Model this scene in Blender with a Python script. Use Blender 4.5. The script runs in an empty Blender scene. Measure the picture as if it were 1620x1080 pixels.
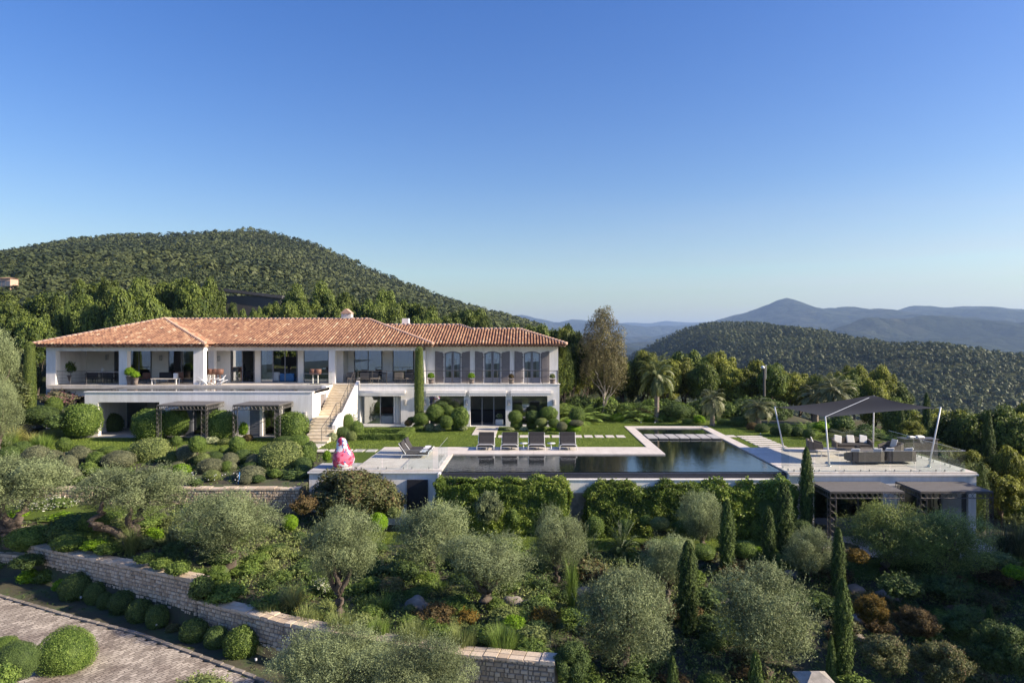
import bpy, math, random
import numpy as np
from mathutils import Vector, noise as mnoise
random.seed(7); RNG = np.random.default_rng(11)
F, CX, CY, H = 1080.0, 840.0, 537.0, 6.7
sc = bpy.context.scene
COL = sc.collection

def at(px, py, Y): return ((px-CX)*Y/F, Y, H-(py-CY)*Y/F)
def ux(px, Y): return (px-CX)*Y/F
def R(d): return math.radians(d)

# ------------------------------------------------------------------ terrain height
def ip(x, xs, ys): return np.interp(x, xs, ys)
def ss(a, b, x):
    t = np.clip((x-a)/(b-a), 0, 1); return t*t*(3-2*t)
WX = [-40, -22.3, -20.8, -11.45, -7.8, -4.5, -2.2, 0.67]
WY = [29.4, 28.7, 28.2, 23.4, 21.7, 20.4, 19.6, 19.0]
def zroad(X): return ip(X, [-40, -21, -11, -4, .7, 6, 12, 30], [-2.7, -3.0, -3.3, -3.8, -4.6, -5.6, -6.0, -6.4])
def gz_near(X, Y):
    X = np.asarray(X, float); Y = np.asarray(Y, float)
    yw = ip(X, WX, WY)
    zr = zroad(X)
    zt = ip(X, [-40, -14, -10.5, -8, 0, 12, 16, 40], [-1.2, -1.4, -2.2, -2.7, -2.9, -3.1, -3.2, -4.2])
    za = ip(X, [-40, -20.8, -20.7, -11.5, -11.4, .67], [-2.5, -2.5, -1.9, -1.72, -2.45, -2.5])
    t1 = np.clip((Y-yw)/np.maximum(30-yw, .1), 0, 1)
    up = za+(zt-za)*t1
    left = np.where(Y < yw+.2, zr, up)
    t2 = np.clip((Y-17.5)/(30-17.5), 0, 1)
    right = zr+(zt-zr)*t2**.8
    z = np.where(X < .67, left, right)
    # upper side
    leftbank = ip(Y, [33.6, 36, 41, 43], [-.65, -.45, -.06, -.03])
    rr = ss(22.6, 31, X)
    fallr = -.03-4.2*rr
    upper = np.where(X < -11.3, leftbank, np.where(X > 22.4, np.where(Y < 40, zt, fallr), -.03))
    upper = np.where((X > 13.2) & (X <= 22.4) & (Y < 41.5), -3.25, upper)
    lim = np.where(X < -11.3, 33.6, np.where(X < -4.6, 34.97, 34.72))
    z = np.where(Y > lim, upper, z)
    b = ss(58, 66, Y)
    return z*(1-b)+b*gz_far(X, Y)

LH = ([-500, -200, 0, 60, 130, 200, 280, 340, 400, 440, 500, 560, 620, 680, 740, 800, 850, 890, 960, 1100, 2500],
      [450, 425, 400, 388, 375, 369, 368, 362, 359, 367, 384, 411, 437, 460, 483, 499, 513, 540, 600, 640, 700])
MH = ([-900, 800, 900, 1000, 1040, 1075, 1110, 1150, 1200, 1260, 1330, 1400, 1480, 1560, 1620, 1800, 2400, 3000],
      [700, 680, 610, 563, 541, 523, 514, 513, 521, 531, 546, 556, 562, 563, 558, 560, 575, 590])
def vnoise(X, Y, s, seed=0):
    x = X/s+seed*17.3; y = Y/s+seed*9.1
    xi = np.floor(x); yi = np.floor(y); fx = x-xi; fy = y-yi
    fx = fx*fx*(3-2*fx); fy = fy*fy*(3-2*fy)
    def h(a, b):
        v = np.sin(a*127.1+b*311.7+seed*74.7)*43758.5453
        return v-np.floor(v)
    return (h(xi, yi)*(1-fx)+h(xi+1, yi)*fx)*(1-fy)+(h(xi, yi+1)*(1-fx)+h(xi+1, yi+1)*fx)*fy
def fbm(X, Y, s, seed=0, o=4):
    r = 0; a = .5
    for i in range(o):
        r = r+a*(vnoise(X, Y, s, seed+i)-.5)*2; s = s/2.03; a *= .5
    return r
def gz_far(X, Y):
    X = np.asarray(X, float); Y = np.asarray(Y, float)
    base = ip(X/Y*100, [-90, -40, -10, 8, 30, 120], [1, .9, .5, -.1, -1, -1.25])
    d = np.clip((Y-62)/100, 0, 2.2)
    z0 = np.where(base > 0, base*11*d**.8, base*26*np.clip(d, 0, 1.6))
    pL = np.clip(CX+X/(245+.65*np.minimum(Y, 700))*F, -500, 2500)
    zl = 6.7+(CY-5-ip(pL, LH[0], LH[1]))*700/F
    s = np.clip((Y-150)/550, 0, 1)**1.3
    bk = np.clip((Y-700)/900, 0, 1)
    hl = z0*(1-s)+s*zl - bk*260
    hl = hl+fbm(X*1.0, Y*.55, 150, 3)*11*s*(1-bk)*np.clip(1-np.abs(Y-700)/500*0-.0, 0, 1)*np.clip((700-Y)/250+.12, .12, 1)
    pM = np.clip(CX+X/1150*F, -900, 3000)
    zm = 6.7+(CY-ip(pM, MH[0], MH[1]))*1150/F
    s2 = ss(220, 1150, Y); bk2 = np.clip((Y-1150)/900, 0, 1)
    hm = -48*(1-s2)+s2*zm-bk2*160+fbm(X, Y*.7, 300, 8)*44*np.clip((1150-Y)/350+.1, .1, 1)*np.clip((Y-200)/300, 0, 1)
    far = ss(1100, 1800, Y)
    z = np.where(Y < 150, z0, np.maximum(hl, np.maximum(hm, -50*np.clip((Y-150)/100, 0, 1)+z0*(1-np.clip((Y-150)/100, 0, 1)))))
    return np.maximum(z*(1-far)+far*-70, -70)
def gz(x, y):
    return float(gz_near(x, y)) if y < 66 else float(gz_far(x, y))
def hit(px, py, y0=11, y1=300):
    "the point of the ground seen at a pixel"
    Y = np.arange(y0, y1, .05); X = (px-CX)*Y/F; Z = H-(py-CY)*Y/F
    g = np.where(Y < 66, gz_near(X, Y), gz_far(X, Y))
    i = np.nonzero(Z <= g)[0]
    i = i[0] if len(i) else len(Y)-1
    return (float(X[i]), float(Y[i]), float(g[i]))

# ------------------------------------------------------------------ mesh helpers
class MB:
    def __init__(s): s.v = []; s.f = []; s.t = []
    def add(s, vs, fs, tone=None):
        n = len(s.v); s.v += [tuple(v) for v in vs]; s.f += [tuple(i+n for i in f) for f in fs]
        s.t += [random.random() if tone is None else tone]*len(fs); return s
    def box(s, x0, x1, y0, y1, z0, z1, tone=None):
        vs = [(x, y, z) for z in (z0, z1) for y in (y0, y1) for x in (x0, x1)]
        return s.add(vs, [(0, 2, 3, 1), (4, 5, 7, 6), (0, 1, 5, 4), (2, 6, 7, 3), (0, 4, 6, 2), (1, 3, 7, 5)], tone)
    def bbox(s, x0, x1, y0, y1, z0, z1, b=.02, tone=None):
        "box with chamfered edges"
        vs = []; 
        for sx, (xa, xb) in ((0, (x0, x0+b)), (1, (x1, x1-b))):
            for sy, (ya, yb) in ((0, (y0, y0+b)), (1, (y1, y1-b))):
                for sz, (za, zb) in ((0, (z0, z0+b)), (1, (z1, z1-b))):
                    vs += [(xa, yb, zb), (xb, ya, zb), (xb, yb, za)]
        I = lambda sx, sy, sz, k: (sx*4+sy*2+sz)*3+k
        fs = []
        for sx in (0, 1): fs.append([I(sx, 0, 0, 0), I(sx, 1, 0, 0), I(sx, 1, 1, 0), I(sx, 0, 1, 0)])
        for sy in (0, 1): fs.append([I(0, sy, 0, 1), I(1, sy, 0, 1), I(1, sy, 1, 1), I(0, sy, 1, 1)])
        for sz in (0, 1): fs.append([I(0, 0, sz, 2), I(1, 0, sz, 2), I(1, 1, sz, 2), I(0, 1, sz, 2)])
        for a in (0, 1):
            for c in (0, 1):
                fs.append([I(0, a, c, 1), I(1, a, c, 1), I(1, a, c, 2), I(0, a, c, 2)])
                fs.append([I(a, 0, c, 0), I(a, 1, c, 0), I(a, 1, c, 2), I(a, 0, c, 2)])
                fs.append([I(a, c, 0, 0), I(a, c, 1, 0), I(a, c, 1, 1), I(a, c, 0, 1)])
        for a in (0, 1):
            for c in (0, 1):
                for d in (0, 1): fs.append([I(a, c, d, 0), I(a, c, d, 1), I(a, c, d, 2)])
        return s.add(vs, fs, tone)
    def hexa(s, p, tone=None):
        "8 points: bottom ring 0-3, top ring 4-7"
        return s.add(p, [(3, 2, 1, 0), (4, 5, 6, 7), (0, 1, 5, 4), (1, 2, 6, 5), (2, 3, 7, 6), (3, 0, 4, 7)], tone)
    def tube(s, pts, rs, n=8, tone=None, cap=True):
        pts = [Vector(p) for p in pts]
        if not hasattr(rs, '__len__'): rs = [rs]*len(pts)
        vs = []; fs = []
        for i, p in enumerate(pts):
            d = (pts[min(i+1, len(pts)-1)]-pts[max(i-1, 0)]).normalized()
            a = d.cross(Vector((0, 0, 1)))
            if a.length < .05: a = d.cross(Vector((0, 1, 0)))
            a.normalize(); b = d.cross(a)
            for k in range(n):
                t = 2*math.pi*k/n
                vs.append(p+(a*math.cos(t)+b*math.sin(t))*rs[i])
        for i in range(len(pts)-1):
            for k in range(n):
                fs.append((i*n+k, i*n+(k+1) % n, (i+1)*n+(k+1) % n, (i+1)*n+k))
        if cap: fs += [tuple(range(n))[::-1], tuple(range((len(pts)-1)*n, len(pts)*n))]
        return s.add(vs, fs, tone)
    def lathe(s, prof, n=16, c=(0, 0, 0), tone=None, sx=1, sy=1):
        vs = [(c[0]+r*sx*math.cos(2*math.pi*k/n), c[1]+r*sy*math.sin(2*math.pi*k/n), c[2]+z) for r, z in prof for k in range(n)]
        fs = [(i*n+k, i*n+(k+1) % n, (i+1)*n+(k+1) % n, (i+1)*n+k) for i in range(len(prof)-1) for k in range(n)]
        fs += [tuple(range(n))[::-1], tuple(range((len(prof)-1)*n, len(prof)*n))]
        return s.add(vs, fs, tone)
    def poly(s, pts, tone=None): return s.add(pts, [tuple(range(len(pts)))], tone)
    def grid(s, fn, nu, nv, tone=None):
        vs = [fn(i/nu, j/nv) for j in range(nv+1) for i in range(nu+1)]
        return s.add(vs, [(j*(nu+1)+i, j*(nu+1)+i+1, (j+1)*(nu+1)+i+1, (j+1)*(nu+1)+i) for j in range(nv) for i in range(nu)], tone)
    def build(s, name, m, parent=None, smooth=False, loc=None):
        me = bpy.data.meshes.new(name); me.from_pydata(s.v, [], s.f)
        a = me.attributes.new('tone', 'FLOAT', 'FACE'); a.data.foreach_set('value', s.t)
        if smooth: me.polygons.foreach_set('use_smooth', [True]*len(me.polygons))
        me.materials.append(m); me.update()
        return link(name, me, parent, loc)
def link(name, me, parent=None, loc=None):
    o = bpy.data.objects.new(name, me); COL.objects.link(o)
    if parent: o.parent = parent
    if loc: o.location = loc
    return o
def npmesh(name, V, Fq, m, tone=None, smooth=False):
    me = bpy.data.meshes.new(name); V = np.asarray(V, np.float32); Fq = np.asarray(Fq, np.int32)
    n = Fq.shape[1]
    me.vertices.add(len(V)); me.vertices.foreach_set('co', V.ravel())
    me.loops.add(Fq.size); me.loops.foreach_set('vertex_index', Fq.ravel())
    me.polygons.add(len(Fq)); me.polygons.foreach_set('loop_start', np.arange(0, Fq.size, n, dtype=np.int32))
    me.polygons.foreach_set('loop_total', np.full(len(Fq), n, np.int32))
    if smooth: me.polygons.foreach_set('use_smooth', np.ones(len(Fq), bool))
    me.update(calc_edges=True)
    if tone is not None:
        a = me.attributes.new('tone', 'FLOAT', 'FACE'); a.data.foreach_set('value', np.asarray(tone, np.float32))
    if m: me.materials.append(m)
    return me
def tag(o, label=None, cat=None, group=None, kind=None):
    if label: o['label'] = label
    if cat: o['category'] = cat
    if group: o['group'] = group
    if kind: o['kind'] = kind
    return o
def empty(name, loc, label, cat, group=None, rz=0):
    o = bpy.data.objects.new(name, None); COL.objects.link(o); o.location = loc; o.rotation_euler.z = rz
    o.empty_display_size = .3
    return tag(o, label, cat, group)
def struct(o): o['kind'] = 'structure'; return o
def setmat(o, m):
    if m:
        o.material_slots[0].link = 'OBJECT'; o.material_slots[0].material = m
def copyt(root, loc, scale=(1, 1, 1), rz=0, label=None, cat=None, group=None, mats=None):
    "a copy of a thing and of each of its parts (shared mesh data)"
    r = root.copy(); COL.objects.link(r); r.location = loc; r.scale = scale; r.rotation_euler = (0, 0, rz)
    for k in ('label', 'category', 'group'):
        if k in r.keys(): del r[k]
    tag(r, label, cat, group)
    if mats and r.type == 'MESH': setmat(r, mats.get('crown'))
    for ch in KIDS.get(root.name, []):
        c = ch.copy(); COL.objects.link(c); c.parent = r
        if mats: setmat(c, mats.get(ch.name.split('.')[0]))
        for g in KIDS.get(ch.name, []):
            d = g.copy(); COL.objects.link(d); d.parent = c
    return r
KIDS = {}
def proto(root):
    KIDS[root.name] = list(root.children)
    for c in root.children: KIDS[c.name] = list(c.children)
    PROTOS.append(root); return root
PROTOS = []

# ------------------------------------------------------------------ materials
def mat(name):
    m = bpy.data.materials.new(name); m.use_nodes = True; nt = m.node_tree; nt.nodes.clear()
    out = nt.nodes.new('ShaderNodeOutputMaterial'); return m, nt, out
def nd(nt, t, ins=None, **kw):
    n = nt.nodes.new(t)
    for k, v in kw.items(): setattr(n, k, v)
    for k, v in (ins or {}).items():
        if hasattr(v, 'outputs'): v = v.outputs[0]
        if isinstance(v, bpy.types.NodeSocket): nt.links.new(v, n.inputs[k])
        else: n.inputs[k].default_value = v
    return n
def c4(c): return (c[0], c[1], c[2], 1)
def ramp(nt, fac, stops):
    r = nd(nt, 'ShaderNodeValToRGB', {'Fac': fac}); e = r.color_ramp.elements
    while len(e) < len(stops): e.new(.5)
    for i, (p, c) in enumerate(stops): e[i].position = p; e[i].color = c4(c)
    return r
def coords(nt, scale=(1, 1, 1), world=True):
    src = nd(nt, 'ShaderNodeNewGeometry').outputs['Position'] if world else nd(nt, 'ShaderNodeTexCoord').outputs['Object']
    return nd(nt, 'ShaderNodeMapping', {'Vector': src, 'Scale': scale})
def surf(name, c1, c2, scale=3, rough=.7, bump=.15, bscale=None, detail=6, metal=0, spec=.4, stops=None, stretch=(1, 1, 1), streak=0):
    m, nt, out = mat(name)
    co = coords(nt, stretch)
    n1 = nd(nt, 'ShaderNodeTexNoise', {'Vector': co, 'Scale': scale, 'Detail': detail, 'Roughness': .65})
    rp = ramp(nt, n1.outputs['Fac'], stops or [(.3, c1), (.7, c2)])
    colr = rp.outputs[0]
    if streak:      # rain streaks and old dirt
        ns = nd(nt, 'ShaderNodeTexNoise', {'Vector': coords(nt, (2.6, 2.6, .3)), 'Scale': 1.6, 'Detail': 8, 'Roughness': .7})
        rs = ramp(nt, ns.outputs['Fac'], [(.38, (1-streak, 1-streak*1.05, 1-streak*1.15)), (.58, (1, 1, 1))])
        colr = nd(nt, 'ShaderNodeMix', {0: 1.0, 6: rp.outputs[0], 7: rs.outputs[0]}, data_type='RGBA', blend_type='MULTIPLY').outputs[2]
    n2 = nd(nt, 'ShaderNodeTexNoise', {'Vector': co, 'Scale': bscale or scale*8, 'Detail': 4})
    bp = nd(nt, 'ShaderNodeBump', {'Height': n2.outputs['Fac'], 'Strength': bump, 'Distance': .03})
    p = nd(nt, 'ShaderNodeBsdfPrincipled', {'Base Color': colr, 'Roughness': rough, 'Normal': bp, 'Metallic': metal, 'Specular IOR Level': spec})
    nt.links.new(p.outputs[0], out.inputs[0]); return m
def leafmat(name, dark, light, trans=.25, rough=.55, objvar=.25, third=None, k=1.5, w_=(1.06, 1.0, .82)):
    dark = tuple(c*k*q for c, q in zip(dark, w_)); light = tuple(min(.8, c*k*q) for c, q in zip(light, w_))
    m, nt, out = mat(name)
    a = nd(nt, 'ShaderNodeAttribute', attribute_name='tone')
    oi = nd(nt, 'ShaderNodeObjectInfo')
    st = [(0, dark), (1, light)] if third is None else [(0, dark), (.78, light), (.9, third)]
    nz = nd(nt, 'ShaderNodeTexNoise', {'Vector': nd(nt, 'ShaderNodeTexCoord').outputs['Object'], 'Scale': 2.6, 'Detail': 3})
    tn = nd(nt, 'ShaderNodeMath', {0: nz.outputs['Fac'], 1: 1.5, 2: -.75}, operation='MULTIPLY_ADD'); tn = nd(nt, 'ShaderNodeMath', {0: tn.outputs[0], 1: a.outputs['Fac']}, operation='ADD', use_clamp=True)
    rp = ramp(nt, tn.outputs[0] if third is None else a.outputs['Fac'], st)
    v = nd(nt, 'ShaderNodeMapRange', {'Value': oi.outputs['Random'], 'To Min': 1-objvar, 'To Max': 1+objvar})
    hs = nd(nt, 'ShaderNodeHueSaturation', {'Color': rp.outputs[0], 'Value': v.outputs[0]})
    p = nd(nt, 'ShaderNodeBsdfPrincipled', {'Base Color': hs, 'Roughness': rough, 'Specular IOR Level': .3})
    t = nd(nt, 'ShaderNodeBsdfTranslucent', {'Color': hs})
    mx = nd(nt, 'ShaderNodeMixShader', {0: trans, 1: p.outputs[0], 2: t.outputs[0]})
    nt.links.new(mx.outputs[0], out.inputs[0]); return m
def glassmat(name, tint, refl=1.5, rough=0.0, base=.06):
    m, nt, out = mat(name)
    fr = nd(nt, 'ShaderNodeLayerWeight', {'Blend': .5})
    fr = nd(nt, 'ShaderNodeMath', {0: fr.outputs['Facing'], 1: 4.5}, operation='POWER')
    ad = nd(nt, 'ShaderNodeMath', {0: fr.outputs[0], 1: refl-1, 2: base}, operation='MULTIPLY_ADD', use_clamp=True)
    t = nd(nt, 'ShaderNodeBsdfTransparent', {'Color': c4(tint)}); g = nd(nt, 'ShaderNodeBsdfGlossy', {'Roughness': rough, 'Color': (.9, .95, 1, 1)})
    mx = nd(nt, 'ShaderNodeMixShader', {0: ad, 1: t.outputs[0], 2: g.outputs[0]})
    nt.links.new(mx.outputs[0], out.inputs[0]); return m
def tonemat(name, stops, rough=.8, bump=.3, bscale=30, objvar=0):
    m, nt, out = mat(name)
    a = nd(nt, 'ShaderNodeAttribute', attribute_name='tone')
    co = coords(nt)
    n1 = nd(nt, 'ShaderNodeTexNoise', {'Vector': co, 'Scale': bscale*.5, 'Detail': 5})
    ad = nd(nt, 'ShaderNodeMath', {0: n1.outputs['Fac'], 1: .5}, operation='SUBTRACT')
    ad = nd(nt, 'ShaderNodeMath', {0: ad, 1: .6}, operation='MULTIPLY')
    ad = nd(nt, 'ShaderNodeMath', {0: ad, 1: a.outputs['Fac']}, operation='ADD', use_clamp=True)
    rp = ramp(nt, ad.outputs[0], stops)
    n2 = nd(nt, 'ShaderNodeTexNoise', {'Vector': co, 'Scale': bscale, 'Detail': 4})
    bp = nd(nt, 'ShaderNodeBump', {'Height': n2.outputs['Fac'], 'Strength': bump, 'Distance': .02})
    p = nd(nt, 'ShaderNodeBsdfPrincipled', {'Base Color': rp.outputs[0], 'Roughness': rough, 'Normal': bp})
    nt.links.new(p.outputs[0], out.inputs[0]); return m

M = {}
M['render'] = surf('white_render', (.80, .77, .74), (.88, .85, .82), .8, .85, .06, 12, streak=.11)
M['cream'] = surf('cream_render', (.66, .62, .56), (.76, .72, .66), 1.2, .85, .06, 12)
M['deckstone'] = surf('pale_deck_stone', (.58, .52, .455), (.73, .67, .60), 1.3, .7, .05, 9, streak=.10)
M['stepstone'] = surf('stair_limestone', (.56, .455, .31), (.74, .64, .48), 2, .75, .1, 9)
M['greystone'] = surf('grey_paving_stone', (.34, .33, .32), (.48, .46, .44), 2, .8, .1, 9)
M['tile'] = tonemat('terracotta_tiles', [(0, (.15, .07, .046)), (.3, (.25, .125, .08)), (.6, (.36, .19, .11)), (.8, (.45, .285, .175)), (1, (.54, .42, .29))], .85, .3, 20)
M['tilebed'] = surf('roof_bed', (.20, .07, .045), (.3, .12, .07), 3)
M['mortar'] = surf('ridge_mortar', (.45, .27, .2), (.6, .42, .32), 5, .9, .4)
M['darkmetal'] = surf('dark_bronze_metal', (.08, .074, .072), (.13, .12, .115), 6, .5, .05, metal=.3)
M['blackmetal'] = surf('black_metal', (.012, .012, .018), (.02, .02, .028), 6, .6, .03)
M['whitemetal'] = surf('white_metal', (.7, .7, .7), (.8, .8, .8), 4, .35, .02)
M['steel'] = surf('brushed_steel', (.5, .5, .5), (.65, .65, .63), 4, .3, .02, metal=.7)
M['shutter'] = surf('taupe_shutter_paint', (.19, .17, .168), (.24, .215, .21), 4, .6, .05)
M['greyframe'] = surf('grey_window_frame', (.16, .17, .20), (.20, .21, .24), 4, .5, .03)
M['glass'] = glassmat('window_glass', (.42, .5, .52), 1.75, 0, .26)
M['darkglass'] = glassmat('dark_window_glass', (.16, .2, .22), 1.75, 0, .2)
M['clearglass'] = glassmat('clear_glass', (.94, .97, .96), 1.4, 0, .055)
M['curtain'] = surf('white_curtain', (.6, .6, .6), (.75, .75, .75), 5, .9, .1, stretch=(6, 6, .5))
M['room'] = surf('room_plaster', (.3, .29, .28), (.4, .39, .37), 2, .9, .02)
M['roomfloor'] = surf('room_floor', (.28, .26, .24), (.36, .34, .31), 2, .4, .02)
M['cushion'] = surf('charcoal_fabric', (.035, .033, .036), (.055, .05, .052), 9, .95, .2, 60)
M['whitecushion'] = surf('white_fabric', (.65, .65, .66), (.78, .78, .78), 9, .95, .2, 60)
M['wicker'] = surf('grey_wicker', (.10, .09, .08), (.17, .15, .135), 14, .85, .6, 60)
M['blue'] = surf('blue_fabric', (.04, .13, .30), (.05, .17, .36), 5, .8, .1)
M['brown'] = surf('brown_leather', (.13, .06, .04), (.2, .1, .07), 5, .6, .1)
M['sail'] = surf('charcoal_sailcloth', (.008, .008, .011), (.012, .012, .016), 3, .9, .05)
M['mesh'] = surf('pergola_roof_mesh', (.11, .103, .098), (.145, .136, .13), 3, .9, .3, 40)
M['awning'] = surf('cream_awning', (.66, .63, .60), (.76, .74, .71), 4, .9, .05)
M['bark'] = surf('grey_brown_bark', (.06, .045, .036), (.15, .12, .095), 5, .95, .9, 14, stretch=(1, 1, .25))
M['palebark'] = surf('pale_bark', (.28, .24, .19), (.5, .46, .4), 4, .9, .4, stretch=(1, 1, .4))
M['palmbark'] = surf('palm_bark', (.13, .10, .08), (.3, .26, .22), 6, .95, .9, 14, stretch=(.6, .6, 2.5))
M['soil'] = surf('planted_soil', (.035, .028, .02), (.085, .07, .048), 1.2, .95, .8, 9, stops=[(.3, (.05, .046, .028)), (.5, (.075, .07, .04)), (.62, (.06, .085, .03)), (.8, (.15, .13, .10))])
M['terracotta'] = surf('grey_plant_pot', (.16, .13, .115), (.24, .2, .18), 6, .85, .2)
M['carpaint'] = surf('dark_blue_car_paint', (.008, .012, .03), (.01, .015, .035), 3, .2, 0, spec=.6)
M['rubber'] = surf('black_rubber', (.012, .012, .012), (.02, .02, .02), 6, .8)
# leaves
L = {}
L['olive'] = leafmat('olive_leaves', (.035, .048, .02), (.235, .275, .14), .25, .6, .15, w_=(1.0, 1, .92))
L['olive2'] = leafmat('olive_leaves_green', (.035, .055, .016), (.22, .275, .085), .25, .5, .12)
L['oak'] = leafmat('oak_leaves', (.028, .048, .012), (.115, .155, .034), .25, .6, .3)
L['oaklight'] = leafmat('sunlit_golden_oak_leaves', (.05, .065, .012), (.21, .235, .045), .3, .6, .25)  # lighter oak copy: sunlight on the crowns is put into the leaf colour
L['pine'] = leafmat('dark_wood_leaves', (.028, .042, .018), (.100, .120, .05), .2, .6, .28)
L['euca'] = leafmat('eucalyptus_leaves', (.05, .052, .03), (.165, .15, .09), .25, .5, .05, (.2, .2, .07))
L['cyp'] = leafmat('cypress_leaves', (.02, .038, .012), (.085, .13, .032), .15, .7, .15)
L['cyplight'] = leafmat('cypress_leaves_light', (.04, .065, .018), (.12, .16, .04), .2, .7, .1)
L['box'] = leafmat('box_leaves', (.035, .068, .014), (.14, .205, .05), .25, .6, .15)
L['darkbox'] = leafmat('dark_box_leaves', (.026, .048, .016), (.08, .125, .038), .15, .7, .15)
L['bright'] = leafmat('bright_green_leaves', (.07, .14, .008), (.2, .34, .025), .35, .6, .15)
L['sage'] = leafmat('sage_green_leaves', (.055, .08, .028), (.18, .22, .085), .2, .7, .12)
L['grey'] = leafmat('grey_green_leaves', (.05, .06, .04), (.165, .18, .12), .15, .8, .12)
L['var'] = leafmat('variegated_leaves', (.05, .08, .03), (.36, .4, .28), .2, .7, .1)
L['red'] = leafmat('reddish_leaves', (.035, .032, .016), (.12, .085, .04), .25, .7, .15)
L['autumn'] = leafmat('rust_leaves', (.05, .045, .012), (.20, .13, .025), .3, .7, .1)
L['shrubdark'] = leafmat('dark_shrub_leaves', (.035, .045, .02), (.12, .135, .058), .2, .6, .15, (.16, .1, .05))
L['hedge'] = leafmat('hedge_leaves', (.028, .052, .012), (.125, .185, .034), .28, .5, .15, (.26, .31, .06))
L['palm'] = leafmat('palm_leaves', (.03, .05, .018), (.12, .145, .055), .25, .45, .1)
L['cycad'] = leafmat('cycad_leaves', (.015, .03, .015), (.05, .08, .03), .2, .5, .1)
L['silver'] = leafmat('silver_palm_leaves', (.035, .05, .025), (.15, .165, .09), .2, .45, .1)
L['dry'] = leafmat('dry_grass_leaves', (.14, .15, .05), (.4, .4, .17), .3, .6, .1)
L['grasst'] = leafmat('green_grass_leaves', (.05, .09, .02), (.16, .24, .06), .3, .6, .1)
L['flower'] = leafmat('flowering_leaves', (.04, .07, .02), (.12, .17, .05), .2, .6, .05, (.8, .78, .7))
L['boug'] = leafmat('bougainvillea_leaves', (.06, .07, .05), (.14, .13, .09), .2, .6, .05, (.3, .1, .16))

def lawnmat():
    m, nt, out = mat('mown_lawn')
    co = coords(nt)
    n1 = nd(nt, 'ShaderNodeTexNoise', {'Vector': co, 'Scale': .6, 'Detail': 5})
    n2 = nd(nt, 'ShaderNodeTexNoise', {'Vector': coords(nt, (1, 2.2, 1)), 'Scale': 9, 'Detail': 6, 'Roughness': .8})
    mx = nd(nt, 'ShaderNodeMath', {0: n1.outputs['Fac'], 1: n2.outputs['Fac']}, operation='ADD')
    mx = nd(nt, 'ShaderNodeMath', {0: mx, 1: .5}, operation='MULTIPLY')
    rp = ramp(nt, mx.outputs[0], [(.3, (.06, .095, .016)), (.5, (.105, .15, .026)), (.7, (.17, .21, .05))])
    n3 = nd(nt, 'ShaderNodeTexNoise', {'Vector': co, 'Scale': 60, 'Detail': 3})
    bp = nd(nt, 'ShaderNodeBump', {'Height': n3.outputs['Fac'], 'Strength': .9, 'Distance': .05})
    p = nd(nt, 'ShaderNodeBsdfPrincipled', {'Base Color': rp.outputs[0], 'Roughness': .9, 'Normal': bp, 'Specular IOR Level': .1})
    nt.links.new(p.outputs[0], out.inputs[0]); return m
M['lawn'] = lawnmat()
def roadmat():
    m, nt, out = mat('old_cobble_paving')
    co = nd(nt, 'ShaderNodeMapping', {'Vector': nd(nt, 'ShaderNodeNewGeometry').outputs['Position'], 'Rotation': (0, 0, R(-62))})
    dn = nd(nt, 'ShaderNodeTexNoise', {'Vector': co, 'Scale': 1.5, 'Detail': 3})
    wv = nd(nt, 'ShaderNodeVectorMath', {0: dn.outputs['Color'], 1: (.32, .32, .32)}, operation='MULTIPLY')
    wa = nd(nt, 'ShaderNodeVectorMath', {0: co.outputs[0], 1: wv.outputs[0]}, operation='ADD')
    b = nd(nt, 'ShaderNodeTexBrick', {'Vector': wa.outputs[0], 'Scale': 1, 'Brick Width': .22, 'Row Height': .125, 'Mortar Size': .012, 'Mortar Smooth': .3, 'Bias': 0.0, 'Color1': c4((.25, .22, .185)), 'Color2': c4((.50, .455, .39)), 'Mortar': c4((.15, .13, .11))})
    n1 = nd(nt, 'ShaderNodeTexNoise', {'Vector': co, 'Scale': .9, 'Detail': 6})
    rp = ramp(nt, n1.outputs['Fac'], [(.32, (.6, .53, .5)), (.5, (.95, .9, .86)), (.68, (1.25, 1.2, 1.15))])
    mx = nd(nt, 'ShaderNodeMix', {0: 1.0, 6: b.outputs['Color'], 7: rp.outputs[0]}, data_type='RGBA', blend_type='MULTIPLY')
    bp = nd(nt, 'ShaderNodeBump', {'Height': b.outputs['Fac'], 'Strength': .8, 'Distance': .03}, invert=True)
    p = nd(nt, 'ShaderNodeBsdfPrincipled', {'Base Color': mx.outputs[2], 'Roughness': .75, 'Normal': bp})
    nt.links.new(p.outputs[0], out.inputs[0]); return m
M['road'] = roadmat()
M['stone'] = tonemat('dry_stone', [(0, (.36, .27, .185)), (.5, (.52, .41, .295)), (1, (.64, .53, .40))], .9, .5, 14)
M['rock'] = surf('boulder_rock', (.14, .12, .1), (.32, .28, .24), 2.5, .95, .8, 10)
def watermat(name, c, sc_=3.2, st=.10):
    m, nt, out = mat(name)
    n = nd(nt, 'ShaderNodeTexNoise', {'Vector': coords(nt, (1, 1.6, 1)), 'Scale': sc_, 'Detail': 3})
    bp = nd(nt, 'ShaderNodeBump', {'Height': n.outputs['Fac'], 'Strength': st, 'Distance': .05})
    p = nd(nt, 'ShaderNodeBsdfPrincipled', {'Base Color': c4(c), 'Roughness': .03, 'IOR': 1.4, 'Normal': bp, 'Specular IOR Level': .6})
    nt.links.new(p.outputs[0], out.inputs[0]); return m
M['water'] = watermat('dark_pool_water', (.008, .013, .014))
M['pooltile'] = surf('dark_pool_tile', (.03, .033, .045), (.06, .062, .08), 9, .25, .3, 12, stretch=(3, 1, 1))
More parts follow.
